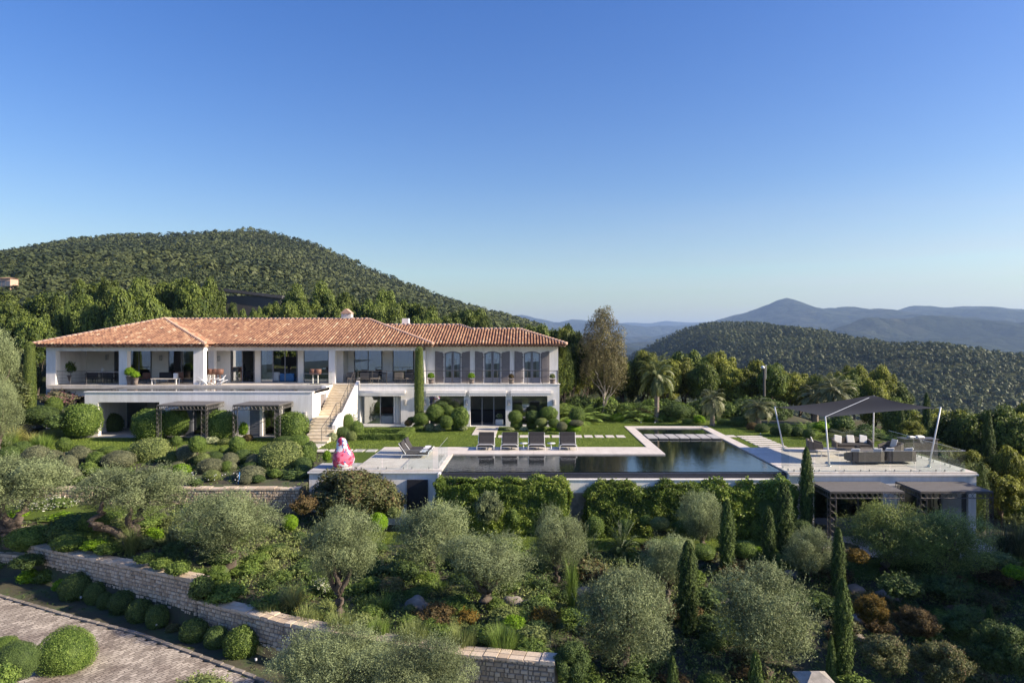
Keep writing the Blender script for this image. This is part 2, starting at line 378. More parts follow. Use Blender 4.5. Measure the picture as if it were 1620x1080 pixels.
def hillmat(name, cs, s1, s2, bump, dist):
    m, nt, out = mat(name)
    co = coords(nt)
    n1 = nd(nt, 'ShaderNodeTexNoise', {'Vector': co, 'Scale': s1, 'Detail': 8, 'Roughness': .7})
    rp = ramp(nt, n1.outputs['Fac'], cs)
    v = nd(nt, 'ShaderNodeTexVoronoi', {'Vector': co, 'Scale': s2})
    n2 = nd(nt, 'ShaderNodeTexNoise', {'Vector': co, 'Scale': s2*.6, 'Detail': 8, 'Roughness': .75})
    h = nd(nt, 'ShaderNodeMath', {0: n2.outputs['Fac'], 1: v.outputs['Distance']}, operation='SUBTRACT')
    bp = nd(nt, 'ShaderNodeBump', {'Height': h, 'Strength': bump, 'Distance': dist})
    p = nd(nt, 'ShaderNodeBsdfPrincipled', {'Base Color': rp.outputs[0], 'Roughness': .95, 'Normal': bp, 'Specular IOR Level': .05})
    nt.links.new(p.outputs[0], out.inputs[0]); return m
M['hill'] = hillmat('scrub_hillside', [(.3, (.025, .034, .014)), (.5, (.045, .052, .022)), (.66, (.065, .068, .032)), (.8, (.14, .12, .08))], .02, .12, 1, 4)
M['mount'] = hillmat('far_mountain', [(.3, (.014, .022, .014)), (.5, (.03, .04, .022)), (.66, (.06, .062, .036)), (.8, (.16, .15, .11))], .0022, .012, 1, 40)
# ------------------------------------------------------------------ leaf clouds
def unit(a): return a/np.maximum(np.linalg.norm(a, axis=1, keepdims=True), 1e-9)
def fib(n):
    i = np.arange(n)+.5; ph = np.arccos(1-2*i/n); th = math.pi*(1+5**.5)*i
    return np.stack([np.cos(th)*np.sin(ph), np.sin(th)*np.sin(ph), np.cos(ph)], 1)
def leafquads(C, N, size, aspect=.45, jit=.9, up=.0, axis=None):
    "diamond-shaped leaves at C, roughly facing N"
    n = len(C); N = unit(N+RNG.normal(0, jit, (n, 3))*.6)
    A = RNG.normal(0, 1, (n, 3)) if axis is None else axis+RNG.normal(0, .35, (n, 3))
    A[:, 2] += up
    T = unit(A-N*np.sum(A*N, 1, keepdims=True)); B = np.cross(N, T)
    s = (np.asarray(size)*RNG.uniform(.65, 1.35, n))[:, None]
    V = np.stack([C-T*s, C+B*s*aspect, C+T*s, C-B*s*aspect], 1).reshape(-1, 3)
    return V, np.arange(4*n, dtype=np.int32).reshape(n, 4)
def crownpts(rng, nb, n, rad=(1, 1, 1), rb=(.28, .42), ctr=.66, low=-.75, blobs=None, fuzz=1.06):
    "points and normals over a cloud of lobes inside an ellipsoid of unit half-axes"
    if blobs is None:
        D = fib(nb)+rng.normal(0, .18, (nb, 3)); D = unit(D)
        D = D[D[:, 2] > low]
        c = D*ctr*rng.uniform(.75, 1.12, (len(D), 1)); r = rng.uniform(rb[0], rb[1], len(D))
        inner = unit(rng.normal(0, 1, (max(3, nb//5), 3)))*ctr*.4
        c = np.vstack([c, inner]); r = np.concatenate([r, np.full(len(inner), rb[1])])
    else: c, r = blobs
    k = rng.choice(len(c), n, p=r**2/np.sum(r**2))
    d = unit(rng.normal(0, 1, (n, 3)))
    d[:, 2] = np.where((d[:, 2] < -.3) & (rng.random(n) < .5), -d[:, 2], d[:, 2])
    P = c[k]+d*(r[k]*(.7+(fuzz-.7)*rng.random(n)**.8))[:, None]
    tb = rng.uniform(-.22, .22, len(c))[k]
    return P*np.array(rad), unit(d+P*.5), tb, (c*np.array(rad), r)
def leafcrown(name, seed, m, n, size, nb=26, rad=(1, 1, 1), rb=(.28, .42), ctr=.66, low=-.75, aspect=.45, shoots=0, shl=.22, up=0, z0=0, jit=.9, cull=None, core=True, tonelo=0, ctone=.15, fuzz=1.06):
    rng = np.random.default_rng(seed)
    P, N, tb, bl = crownpts(rng, nb, n, rad, rb, ctr, low, None, fuzz)
    tone = np.clip(rng.uniform(0.1, .9, n)+tb, 0, 1)
    V, Fq = leafquads(P, N, size, aspect, jit, up)
    if shoots:
        k = rng.integers(0, n, shoots); b = P[k]; b = b[(np.linalg.norm(b/np.array(rad), axis=1) > .75)]
        dirs = unit(unit(b)*.8+np.array([0, 0, .9])+rng.normal(0, .35, b.shape)); m_ = 11
        t = np.linspace(0, 1, m_)[None, :, None]; ln = rng.uniform(.4, 1, (len(b), 1, 1))*shl
        Q = (b[:, None, :]+dirs[:, None, :]*t*ln).reshape(-1, 3)+rng.normal(0, size*.5, (len(b)*m_, 3))
        V2, F2 = leafquads(Q, np.repeat(dirs, m_, 0)+rng.normal(0, 1, (len(Q), 3)), size*.9, aspect, jit, up, axis=np.repeat(dirs, m_, 0))
        Fq = np.vstack([Fq, F2+len(V)]); V = np.vstack([V, V2]); tone = np.concatenate([tone, rng.uniform(.5, 1, len(Q))])
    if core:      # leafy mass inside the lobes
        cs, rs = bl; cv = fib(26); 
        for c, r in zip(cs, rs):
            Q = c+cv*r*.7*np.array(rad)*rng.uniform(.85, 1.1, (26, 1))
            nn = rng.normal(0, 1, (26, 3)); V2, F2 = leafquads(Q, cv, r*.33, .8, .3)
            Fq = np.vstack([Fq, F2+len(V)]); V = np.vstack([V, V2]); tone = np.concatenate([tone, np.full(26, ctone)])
    V = V+np.array([0, 0, z0])
    return npmesh(name, V, Fq, m, tone), bl
def ballmesh(name, seed, m, n, size, lump=.03, aspect=.5, sq=1.0, spike=0):
    rng = np.random.default_rng(seed); D = fib(n); D = unit(D+rng.normal(0, .02, D.shape))
    lum = 1+lump*np.sin(D[:, 0]*5+seed)*np.cos(D[:, 1]*4+seed*2)+lump*.7*np.sin(D[:, 2]*9+D[:, 0]*7)
    sup = (np.abs(D)**sq).sum(1)**(-1/sq) if sq != 1.0 else 1
    rr = lum*sup*rng.uniform(.95, 1.035, n)+spike*rng.random(n)**4
    P = D*np.asarray(rr)[:, None]
    V, Fq = leafquads(P, D, size, aspect, .9)
    tone = np.clip(rng.uniform(0, 1, n)*.75+.25*rng.random(n), 0, 1)
    # core
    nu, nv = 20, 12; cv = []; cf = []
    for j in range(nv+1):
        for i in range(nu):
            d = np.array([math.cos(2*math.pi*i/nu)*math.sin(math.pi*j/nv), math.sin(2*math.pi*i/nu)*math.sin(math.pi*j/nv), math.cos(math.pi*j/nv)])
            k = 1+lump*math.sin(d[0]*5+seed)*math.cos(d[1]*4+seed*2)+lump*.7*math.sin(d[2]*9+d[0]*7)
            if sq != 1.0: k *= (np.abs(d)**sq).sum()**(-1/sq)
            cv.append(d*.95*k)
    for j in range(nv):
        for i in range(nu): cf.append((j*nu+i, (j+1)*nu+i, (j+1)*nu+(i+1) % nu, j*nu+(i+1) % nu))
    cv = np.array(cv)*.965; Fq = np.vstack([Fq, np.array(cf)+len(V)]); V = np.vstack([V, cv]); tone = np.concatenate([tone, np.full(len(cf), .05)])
    return npmesh(name, V, Fq, m, tone)
def blades(name, seed, m, n, length, width, spread=.5, base=.2, droop=.5, seg=4, arch=1.0, plume=0):
    "tuft of arching blades from the ground, unit height about 1"
    rng = np.random.default_rng(seed); V = []; Fq = []; tone = []
    for i in range(n):
        th = rng.uniform(0, 2*math.pi); r0 = base*math.sqrt(rng.random()); lean = spread*rng.uniform(.15, 1)
        L_ = length*rng.uniform(.7, 1.1); o = np.array([r0*math.cos(th), r0*math.sin(th), 0]); d = np.array([math.cos(th), math.sin(th), 0])
        sd = np.array([-d[1], d[0], 0]); p = o; a = lean; st = L_/seg; b0 = len(V)
        for k in range(seg+1):
            w = width*(1-(k/seg)**2)+width*.08
            V += [p-sd*w, p+sd*w]; p = p+(d*math.sin(a)+np.array([0, 0, math.cos(a)]))*st; a += droop*arch/seg*rng.uniform(.8, 1.3)
        for k in range(seg): Fq.append((b0+2*k, b0+2*k+1, b0+2*k+3, b0+2*k+2))
        tone += [rng.random()]*seg
    return npmesh(name, V, Fq, m, tone)
def frondmesh(name, seed, m, nf, L_, nl=24, lw=.035, ll=.45, rise=(.2, 1.4), droop=1.6, z0=0, skirt=0):
    "crown of feather-shaped palm leaves"
    rng = np.random.default_rng(seed); V = []; Fq = []; tone = []
    for i in range(nf+skirt):
        th = i*2.39996+rng.uniform(-.2, .2); e = rise[1]-(rise[1]-rise[0])*(i/max(nf-1, 1))+rng.uniform(-.1, .1) if i < nf else -.9+rng.uniform(-.4, .3)
        d = np.array([math.cos(th), math.sin(th), 0]); sd = np.array([-d[1], d[0], 0]); p = np.array([0, 0, z0]); a = e
        n = 10; Lf = L_*rng.uniform(.85, 1.1)*(1 if i < nf else .6); pts = [p]
        for k in range(n):
            p = p+(d*math.cos(a)+np.array([0, 0, math.sin(a)]))*Lf/n; a -= droop/n*(.5+k/n); pts.append(p)
        pts = np.array(pts); tn = rng.uniform(.1, .9) if i < nf else 1
        for k in range(n):
            b = len(V); w = .012*(1-k/n)+.004
            V += [pts[k]-sd*w, pts[k]+sd*w, pts[k+1]+sd*w, pts[k+1]-sd*w]; Fq.append((b, b+1, b+2, b+3)); tone.append(1)
        for k in range(nl):
            t = (k+1.5)/nl*n*.98; q = int(min(t, n-1)); P = pts[q]+(pts[q+1]-pts[q])*(t-q); ax = unit((pts[q+1]-pts[q])[None])[0]
            l = ll*L_*math.sin(math.pi*(.12+.83*k/nl))*rng.uniform(.8, 1.1)
            for sgn in (-1, 1):
                dr = unit((sd*sgn*.8+ax*.55+np.array([0, 0, -.15+rng.uniform(-.25, .15)]))[None])[0]; b = len(V); wv = ax*lw*L_*.35
                V += [P-wv, P+dr*l*.5-wv+np.array([0, 0, .02]), P+dr*l, P+dr*l*.5+wv]; Fq.append((b, b+1, b+2, b+3)); tone.append(np.clip(tn+rng.uniform(-.2, .2), 0, 1))
    return npmesh(name, V, Fq, m, tone)
def cypmesh(name, seed, m, n, size, taper=.35, top=.25, lump=.12, rough=.12):
    "column: unit height, unit half-width; aspect set by scale"
    rng = np.random.default_rng(seed)
    z = rng.random(n); th = rng.uniform(0, 2*math.pi, n)
    def rad(z): 
        return np.clip(z/.06, .0, 1)**.5*(1-taper*(1-z)*0)*np.where(z > 1-top, np.sqrt(np.clip(1-((z-(1-top))/top)**2, 0.0, 1))*.9+.1*(1-z)/top, 1)*(.78+.22*np.sin(math.pi*np.clip(z*1.15, 0, 1)))
    lobes = 1+lump*np.sin(th*5+z*9+seed)*np.sin(z*23+th*2)+lump*.6*np.sin(th*9-z*31)
    r = rad(z)*lobes*rng.uniform(1-rough, 1+rough*.5, n)
    P = np.stack([np.cos(th)*r, np.sin(th)*r, z], 1)
    N = np.stack([np.cos(th), np.sin(th), np.full(n, .25)], 1)
    return P, N, rng, rad
def cypress_proto(name, seed, m, n, aspect_hw, size, **kw):
    P, N, rng, rad = cypmesh(name, seed, m, n, size, **kw)
    S = np.array([1, 1, aspect_hw]); P = P*S     # real proportions while leaves are laid out
    ax = np.tile(np.array([0, 0, 1.0]), (n, 1))+N*.35
    V, Fq = leafquads(P, N, size, .32, .8, 0, axis=ax)
    tone = np.clip(rng.random(n), 0, 1)
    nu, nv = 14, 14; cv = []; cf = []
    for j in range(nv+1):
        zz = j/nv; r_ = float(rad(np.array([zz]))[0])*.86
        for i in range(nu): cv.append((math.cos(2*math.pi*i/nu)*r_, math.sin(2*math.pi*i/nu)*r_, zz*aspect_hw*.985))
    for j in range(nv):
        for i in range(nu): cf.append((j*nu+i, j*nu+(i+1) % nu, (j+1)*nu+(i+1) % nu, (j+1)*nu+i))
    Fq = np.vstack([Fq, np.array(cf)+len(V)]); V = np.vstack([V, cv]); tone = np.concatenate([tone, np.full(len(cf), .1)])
    return npmesh(name, V, Fq, m, tone)

# ------------------------------------------------------------------ plant prototypes (placed as the first of their kind, then copied)
def park(o):   # prototypes never placed are removed at the end
    return proto(o)
def P_empty(name):
    o = bpy.data.objects.new(name, None); COL.objects.link(o); return o
def limbs(mb, pts, rs, wob=.05, n=8):
    out = []; rr = []
    for i in range(len(pts)-1):
        a = Vector(pts[i]); b = Vector(pts[i+1])
        for k in range(4):
            t = k/4; p = a.lerp(b, t)
            if i+k > 0: p = p+Vector((random.uniform(-wob, wob), random.uniform(-wob, wob), 0))
            out.append(p); rr.append((rs[i]*(1-t)+rs[i+1]*t)*random.uniform(.88, 1.15))
    out.append(pts[-1]); rr.append(rs[-1]); mb.tube(out, rr, n)
PR = {}
def olive_proto(key, seed, n, size, nb=24, shoots=160, trunk=0, rb=(.26, .4), m='olive', flat=1.0, zc=1.32):
    # unit half-width crown centred at z=1.55, from 0.75 to 2.4 ; ground at 0
    random.seed(seed)
    root = P_empty('olive_tree')
    me, bl = leafcrown('crown', seed, L[m], n, size, nb, (1, 1, 1.05*flat), rb, .7, -.9, .3, shoots, .32, .7, zc, ctone=.0, fuzz=1.13, core=False)
    link('crown', me, root)
    mb = MB()
    if trunk == 0:
        limbs(mb, [(0, 0, -.25), (.02, 0, .3), (.0, .02, .75), (.05, 0, 1.1)], [.15, .10, .085, .05])
        for a in range(5):
            t = a*1.26+.4; limbs(mb, [(0, 0, .55), (math.cos(t)*.3, math.sin(t)*.3, 1.05), (math.cos(t)*.55, math.sin(t)*.55, 1.6)], [.07, .045, .015])
    else:
        limbs(mb, [(-.02, 0, -.25), (0, 0, .12), (.03, 0, .3)], [.2, .15, .12])
        limbs(mb, [(.02, 0, .25), (-.12, -.1, .5), (-.2, -.1, .85), (-.4, 0, 1.3)], [.1, .075, .06, .03])
        limbs(mb, [(.02, 0, .2), (.32, -.2, .5), (.62, -.25, .8), (.55, -.15, 1.05), (.6, 0, 1.4)], [.1, .085, .07, .05, .02])
        limbs(mb, [(.03, 0, .28), (.18, .15, .7), (.25, .2, 1.3)], [.09, .06, .03])
    mb.build('trunk', M['bark'], root, True)
    PR[key] = proto(root)
def tree_proto(key, name, seed, m, n, size, nb, bark='bark', rad=(1, 1, .95), zc=1.45, rb=(.24, .4), aspect=.6, th=.05, up=0, ctr=.68, low=-.75, shoots=0, core=True):
    random.seed(seed); root = P_empty(name)
    me, bl = leafcrown('crown', seed, L[m], n, size, nb, rad, rb, ctr, low, aspect, shoots, .16, up, zc, ctone=.0, core=core)
    link('crown', me, root)
    mb = MB(); limbs(mb, [(0, 0, -.4), (.03, 0, .5), (-.02, .03, 1.0), (.02, 0, zc+.4)], [th*1.5, th, th*.8, th*.3], .03)
    for a in range(6):
        t = a*1.05+seed; z = .45+.12*a; limbs(mb, [(0, 0, z), (math.cos(t)*.35, math.sin(t)*.35, z+.45), (math.cos(t)*.62, math.sin(t)*.62, z+.85)], [th*.6, th*.35, th*.15], .03, 6)
    mb.build('trunk', M[bark], root, True); PR[key] = proto(root)

olive_proto('olive1', 1, 50000, .021, 30, 1200, 0, (.2, .4)); olive_proto('olive2', 2, 50000, .021, 26, 1200, 0, (.2, .38), flat=.84, zc=1.55); olive_proto('olive3', 3, 46000, .021, 24, 1000, 1, (.22, .4), flat=.7, zc=1.5)
olive_proto('olive4', 4, 50000, .021, 26, 1200, 0, (.2, .42)); olive_proto('olivebig', 5, 105000, .016, 36, 2600, 0, (.17, .34), flat=.9)
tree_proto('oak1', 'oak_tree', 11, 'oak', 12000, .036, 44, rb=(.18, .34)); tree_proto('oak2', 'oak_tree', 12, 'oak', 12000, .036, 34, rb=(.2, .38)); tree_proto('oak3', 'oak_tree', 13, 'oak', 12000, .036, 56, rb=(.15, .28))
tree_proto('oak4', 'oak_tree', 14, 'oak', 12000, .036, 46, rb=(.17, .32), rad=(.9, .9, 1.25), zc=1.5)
tree_proto('euca', 'eucalyptus_tree', 21, 'euca', 30000, .026, 80, 'palebark', (1, .9, 1.9), 2.45, (.16, .28), .5, .045, .2, .74, -.9, 300, core=False)
def simple(key, name, me): 
    o = link(name, me); PR[key] = proto(o); return o
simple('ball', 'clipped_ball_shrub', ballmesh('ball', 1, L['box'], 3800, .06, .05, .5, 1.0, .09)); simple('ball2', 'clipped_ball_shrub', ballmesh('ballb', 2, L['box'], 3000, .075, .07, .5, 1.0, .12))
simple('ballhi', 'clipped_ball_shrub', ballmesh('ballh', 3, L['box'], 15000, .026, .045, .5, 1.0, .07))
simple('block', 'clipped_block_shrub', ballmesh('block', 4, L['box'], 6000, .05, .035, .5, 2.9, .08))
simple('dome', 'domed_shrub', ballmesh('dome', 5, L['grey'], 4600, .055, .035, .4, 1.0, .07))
me, _ = leafcrown('bush', 31, L['sage'], 3000, .07, 18, (1, 1, .9), (.35, .5), .55, -.9, .5, 40, .3, .2); simple('bush', 'leafy_shrub', me)
me, _ = leafcrown('bushfine', 33, L['sage'], 16000, .032, 30, (1, 1, .9), (.2, .36), .7, -.9, .5, 300, .2, .3); simple('bushfine', 'dense_shrub', me)
me, _ = leafcrown('bushb', 32, L['sage'], 2600, .075, 12, (1, 1, .8), (.35, .55), .55, -.9, .4, 120, .4, .6); simple('bush2', 'loose_shrub', me)
simple('tuft', 'grass_tuft', blades('tuft', 41, L['dry'], 420, 1.15, .012, .7, .15, 1.4)); simple('mound', 'lavender_mound', blades('mound', 42, L['sage'], 620, .8, .012, .95, .45, .35, 3))
simple('agave', 'agave_plant', blades('agave', 43, L['silver'], 46, 1.0, .06, .95, .08, .1, 4))
simple('cycad', 'cycad_plant', frondmesh('cycad', 44, L['cycad'], 34, 1.0, 26, .03, .22, (.15, 1.35), .9, .1))
r_ = P_empty('potted'); 
def cypress_root(key, seed, m, n, hw, size, **kw):
    root = P_empty('cypress_tree'); me = cypress_proto('crown', seed, L[m], n, hw, size, **kw)
    for v in me.vertices: v.co.z = v.co.z/hw*.97+.03
    link('crown', me, root); mb = MB(); mb.tube([(0, 0, -.06), (0, 0, .12)], [.3, .22], 8); mb.build('trunk', M['bark'], root); PR[key] = proto(root)
cypress_root('cyp1', 51, 'cyp', 11000, 14, .16, top=.35, lump=.22, rough=.3); cypress_root('cyp2', 52, 'cyp', 11000, 11, .15, top=.3, lump=.28, rough=.3); cypress_root('cypclip', 53, 'cyplight', 9000, 17, .12, top=.05, lump=.03, rough=.05)
root = P_empty('palm_tree'); link('crown', frondmesh('crown', 61, L['palm'], 46, 1.0, 28, .03, .26, (-.25, 1.35), 1.5, 1.35, 14), root)
mb = MB(); pts = [(0, 0, -.2)]+[(0, 0, z*.115) for z in range(1, 12)]; mb.tube(pts, [.135]+[.10+.012*(k % 2)+.012*(k > 8) for k in range(11)], 10); mb.build('trunk', M['palmbark'], root, False); PR['palm'] = proto(root)
root = P_empty('palm_tree'); link('crown', frondmesh('crown', 62, L['silver'], 34, .95, 20, .05, .3, (-.5, 1.3), 1.8, 1.1, 8), root)
mb = MB(); mb.tube([(0, 0, -.2), (0, 0, .4), (0, 0, 1.1)], [.16, .12, .15], 10); mb.build('trunk', M['palmbark'], root); PR['palm2'] = proto(root)
root = P_empty('palm_shrub'); link('crown', frondmesh('crown', 63, L['grasst'], 40, 1.1, 24, .03, .25, (.35, 1.45), 1.3, .1), root)
mb = MB(); [mb.tube([(0, 0, -.1), (math.cos(k*1.3)*.12, math.sin(k*1.3)*.12, .35)], [.05, .03], 6) for k in range(5)]; mb.build('trunk', M['palmbark'], root); PR['palmlow'] = proto(root)
r0 = bpy.data.objects['potted']; bpy.data.objects.remove(r0)
# lollipop shrub: bare stem under a clipped ball
root = P_empty('lollipop_shrub'); link('crown', bpy.data.meshes['ball'], root, (0, 0, 2.3)); mb = MB(); mb.tube([(0, 0, -.2), (.04, 0, .8), (0, 0, 1.6)], [.09, .07, .07], 8); mb.build('trunk', M['bark'], root); PR['lolli'] = proto(root)

def put(key, x, y, z, sx, sz, label, cat, group=None, m=None, sy=None, rz=None):
    p = PR[key]; mats = None
    if m: mats = {'crown': L[m]}
    return copyt(p, (x, y, z), (sx, sy or sx, sz), random.uniform(0, 6.28) if rz is None else rz, label, cat, group, mats)
def ball(key, px, py, rx, ry, label, cat, group=None, m=None, Y=None, z=None):
    "a shrub whose body is centred on a pixel, resting on the ground"
    if Y is None: Y = hit(px, py+ry*.93)[1]; Y *= 1+rx/F*.8
    Yc = Y; k2 = Yc/F
    return put(key, (px-CX)*k2, Yc, H-(py-CY)*k2, rx*k2, ry*k2, label, cat, group, m)
def tall(key, px, ptop, pbase, hw, label, cat, group=None, m=None, Y=None, hfull=1.0, wfull=1.0, rz=None):
    "a tree given by its base and top pixels and half-width"
    if Y is None: x, Y, z = hit(px, pbase)
    else: x = ux(px, Y); z = gz(x, Y)
    top = H-(ptop-CY)*Y/F
    return put(key, x, Y, z, hw*Y/F/wfull, (top-z)/hfull, label, cat, group, m, rz=rz)
# ------------------------------------------------------------------ ground, hills, mountains
def gridmesh(name, xs, ys, zf, m, smooth=True):
    XX, YY = np.meshgrid(xs, ys); ZZ = zf(XX, YY); n, k = len(ys), len(xs)
    V = np.stack([XX, YY, ZZ], -1).reshape(-1, 3); i = np.arange((n-1)*(k-1)); r = i//(k-1); c = i % (k-1); a = r*k+c
    return link(name, npmesh(name, V, np.stack([a, a+1, a+k+1, a+k], 1), m, None, smooth))
xs = np.unique(np.concatenate([np.arange(-80, -42, 2), np.arange(-42, 42, .35), np.arange(42, 84, 2), [-11.35, -11.3, 13.15, 13.25, 22.35, 22.45, .62, .67, -20.8, -20.72, -11.45]]))
ys = np.unique(np.concatenate([np.arange(-10, 10, 2), np.arange(10, 48, .3), np.arange(48, 66.1, .8), [33.6, 33.63, 34.71, 34.73, 34.96, 34.98, 41.45, 41.5, 66]]))
def nearz(X, Y):
    z = gz_near(X, Y); w = ss(60, 66, Y)
    return z+fbm(X, Y, 1.6, 5, 3)*.07*(1-w)*(Y < 33.3)
XX, TT = np.meshgrid(xs, np.unique(np.concatenate([ys[(ys < 18.7) | (ys > 19.7)], [18.85, 19.1, 19.105, 19.45, 19.6]])))
yw_ = np.interp(XX, WX, WY); YY = np.where(TT < 30, np.where(TT < 19.1, 8+(TT-8)*(yw_+.19-8)/(19.1-8), yw_+.21+(TT-19.105)*(30-yw_-.21)/(30-19.105)), TT); YY = np.where(TT < 8, TT, YY)
ZZ = nearz(XX, YY); n, k = XX.shape; i = np.arange((n-1)*(k-1)); a = (i//(k-1))*k+i % (k-1)
struct(link('ground', npmesh('ground', np.stack([XX, YY, ZZ], -1).reshape(-1, 3), np.stack([a, a+1, a+k+1, a+k], 1), M['soil'], None, False)))
us = np.linspace(-1.3, 1.3, 420); yy = np.exp(np.linspace(math.log(66), math.log(2300), 260))
UU, YY = np.meshgrid(us, yy); XX = UU*YY; ZZ = gz_far(XX, YY)-.0
n, k = UU.shape; i = np.arange((n-1)*(k-1)); a = (i//(k-1))*k+i % (k-1)
struct(link('hills', npmesh('hills', np.stack([XX, YY, ZZ], -1).reshape(-1, 3), np.stack([a, a+1, a+k+1, a+k], 1), M['hill'], None, True)))

def range_(prof, D, zb, dfront, dback, amp, seed, nx=360, ny=90, ns=900, ext=1.35):
    px, py = prof; u = np.linspace(-ext, ext, nx); t = np.linspace(-1, 1, ny)
    U, T = np.meshgrid(u, t); Yc = np.where(T < 0, D+T*dfront, D+T*dback); X = U*D*(1+0*T)
    crest = 6.7+(CY-np.interp(CX+U*F, px, py))*D/F
    s = 1-np.abs(T)**1.25
    rn = 1-np.abs(fbm(X, Yc*.8, ns, seed, 5))*1.6
    Z = zb+(crest-zb)*s+(rn-.75)*amp*np.clip(1-s+.1, 0, 1)*np.clip(s*3, 0, 1)+fbm(X, Yc, ns*.2, seed+3, 3)*amp*.12
    V = np.stack([X, Yc, Z], -1).reshape(-1, 3); i = np.arange((ny-1)*(nx-1)); a = (i//(nx-1))*nx+i % (nx-1)
    return struct(link('mountains', npmesh('mountains', V, np.stack([a, a+1, a+nx+1, a+nx], 1), M['mount'], None, True)))
range_(([-700, 700, 1000, 1060, 1110, 1150, 1180, 1205, 1237, 1262, 1290, 1330, 1365, 1400, 1450, 1500, 1560, 1620, 1800, 2400],
        [560, 556, 540, 527, 515, 505, 495, 484, 475, 479, 484, 481, 488, 491, 485, 488, 487, 489, 494, 505]), 5600, -75, 3000, 1800, 360, 4, 460, 150, 1500)
range_(([-700, 600, 800, 830, 880, 905, 930, 960, 985, 1010, 1060, 1120, 1170, 1300, 2400], [530, 520, 500, 497, 508, 503, 506, 508, 514, 518, 515, 509, 505, 520, 530]), 8800, -75, 2600, 1500, 300, 9, 300, 60, 1700)
range_(([-700, 900, 960, 1000, 1025, 1050, 1090, 1130, 1200, 2400], [522, 522, 514, 510, 512, 507, 510, 509, 517, 522]), 11800, -75, 2000, 1500, 200, 14, 240, 40, 2600)
pl = MB(); pl.poly([(-24000, 1700, -75), (24000, 1700, -75), (24000, 18500, -75), (-24000, 18500, -75)]); struct(pl.build('valley', M['mount']))

# far-off wood on the hills: one mass of small crowns
def wood(name, n, y0, y1, smin, smax, q, m, seed, label, leaf=.34, umin=-.95, umax=.95, power=1.0):
    rng = np.random.default_rng(seed)
    U = rng.uniform(umin, umax, n); t = rng.random(n)**power; Y = y0*(y1/y0)**t; X = U*Y
    dn = fbm(X, Y, 60, seed, 3); keep = dn > -.6+.25*fbm(X, Y, 14, seed+2, 2); X, Y = X[keep], Y[keep]
    Z = gz_far(X, Y); S = (smin+(smax-smin)*rng.random(len(X))**1.7)*(1+.5*fbm(X, Y, 70, seed+4, 3))
    c = np.repeat(np.stack([X, Y, Z], 1), q, 0); s = np.repeat(S, q)[:, None]
    d = unit(rng.normal(0, 1, (len(c), 3))); d[:, 2] = np.abs(d[:, 2])*1.1-.15; d = unit(d)
    P = c+d*s*np.array([.5, .5, .55])*rng.uniform(.75, 1.08, (len(c), 1))+np.array([0, 0, 1])*s*.38
    V, Fq = leafquads(P, d+np.array([0, 0, .25]), s[:, 0]*leaf, .75, .28)
    tb = np.repeat(rng.uniform(0, 1, len(X)), q); tone = np.clip(.25+.28*tb+.6*np.repeat(fbm(X, Y, 45, seed+8, 3), q)+rng.uniform(-.1, .1, len(P)), 0, 1)
    return tag(link(name, npmesh(name, V, Fq, m, tone)), label, 'woodland', None, 'stuff')
wood('hill_wood', 52000, 300, 1250, 2.2, 6.0, 18, L['pine'], 3, 'dense evergreen wood covering the distant hillsides', .2, power=.8)
wood('scrub_wood', 8500, 118, 320, 2.8, 5.2, 70, L['pine'], 5, 'dark scrub wood covering the lower slopes behind the garden', .115)

def sheet(name, x0, x1, y0, y1, off, m, cut=None, step=.3):
    xs = np.linspace(x0, x1, max(2, int((x1-x0)/step))+1); ys = np.linspace(y0, y1, max(2, int((y1-y0)/step))+1)
    XX, YY = np.meshgrid(xs, ys); ZZ = gz_near(XX, YY)+off
    n, k = XX.shape; i = np.arange((n-1)*(k-1)); r = i//(k-1); c = i % (k-1); a = r*k+c; Q = np.stack([a, a+1, a+k+1, a+k], 1)
    if cut is not None:
        cx = XX.ravel()[Q].mean(1); cy = YY.ravel()[Q].mean(1); Q = Q[cut(cx, cy)]
    return struct(link(name, npmesh(name, np.stack([XX, YY, ZZ], -1).reshape(-1, 3), Q, m, None, True)))
# the land falling away in front and the bay below it (what the windows mirror)
us = np.linspace(-3000, 3000, 80); vs_ = np.array([-2600, -1800, -1200, -800, -500, -300, -180, -100, -50, -10.0])
XX, YY = np.meshgrid(us, vs_); ZZ = -6-70*ss(0, 1500, -YY-10)+fbm(XX, YY, 300, 31, 3)*18*ss(60, 400, -YY); n, k = XX.shape; i = np.arange((n-1)*(k-1)); a = (i//(k-1))*k+i % (k-1)
struct(link('lower_hillside', npmesh('lower_hillside', np.stack([XX, YY, ZZ], -1).reshape(-1, 3), np.stack([a, a+1, a+k+1, a+k], 1), M['hill'], None, True)))
struct(MB().poly([(-19000, -19000, -74), (19000, -19000, -74), (19000, -1500, -74), (-19000, -1500, -74)]).build('sea', watermat('bay_water', (.02, .07, .11), .05, .3)))
# lawns
sheet('lawn', -36, -9.1, 40.4, 53, .045, M['lawn'], lambda x, y: (y > 41.0+np.sin(x*.7)*.25-.06*(x+20)*(x < -20)) & ((x < -11.3) | (y > 37)))
sheet('lawn', -11.2, -9.1, 37.0, 41, .045, M['lawn'])
sheet('lawn', -9.1, 7.15, 42.2, 52.4, .045, M['lawn'])
sheet('lawn', 2.2, 24, 52.42, 57.5, .045, M['lawn'], lambda x, y: (y < 56.4+.5*np.sin(x*.5)) & ((x < 14) | (y < 57-.45*(x-14))))
sheet('lawn', 13.55, 23.0, 42.05, 52.4, .045, M['lawn'], lambda x, y: y < 52.4-.9*np.clip(x-17.5, 0, 10))
sheet('lawn', -10.0, 13.5, 30.7, 33.4, .05, M['lawn'], lambda x, y: (y > 31.1+np.sin(x*.9)*.3))
sheet('lawn', 13.5, 19.5, 28.6, 30.6, .05, M['lawn'])
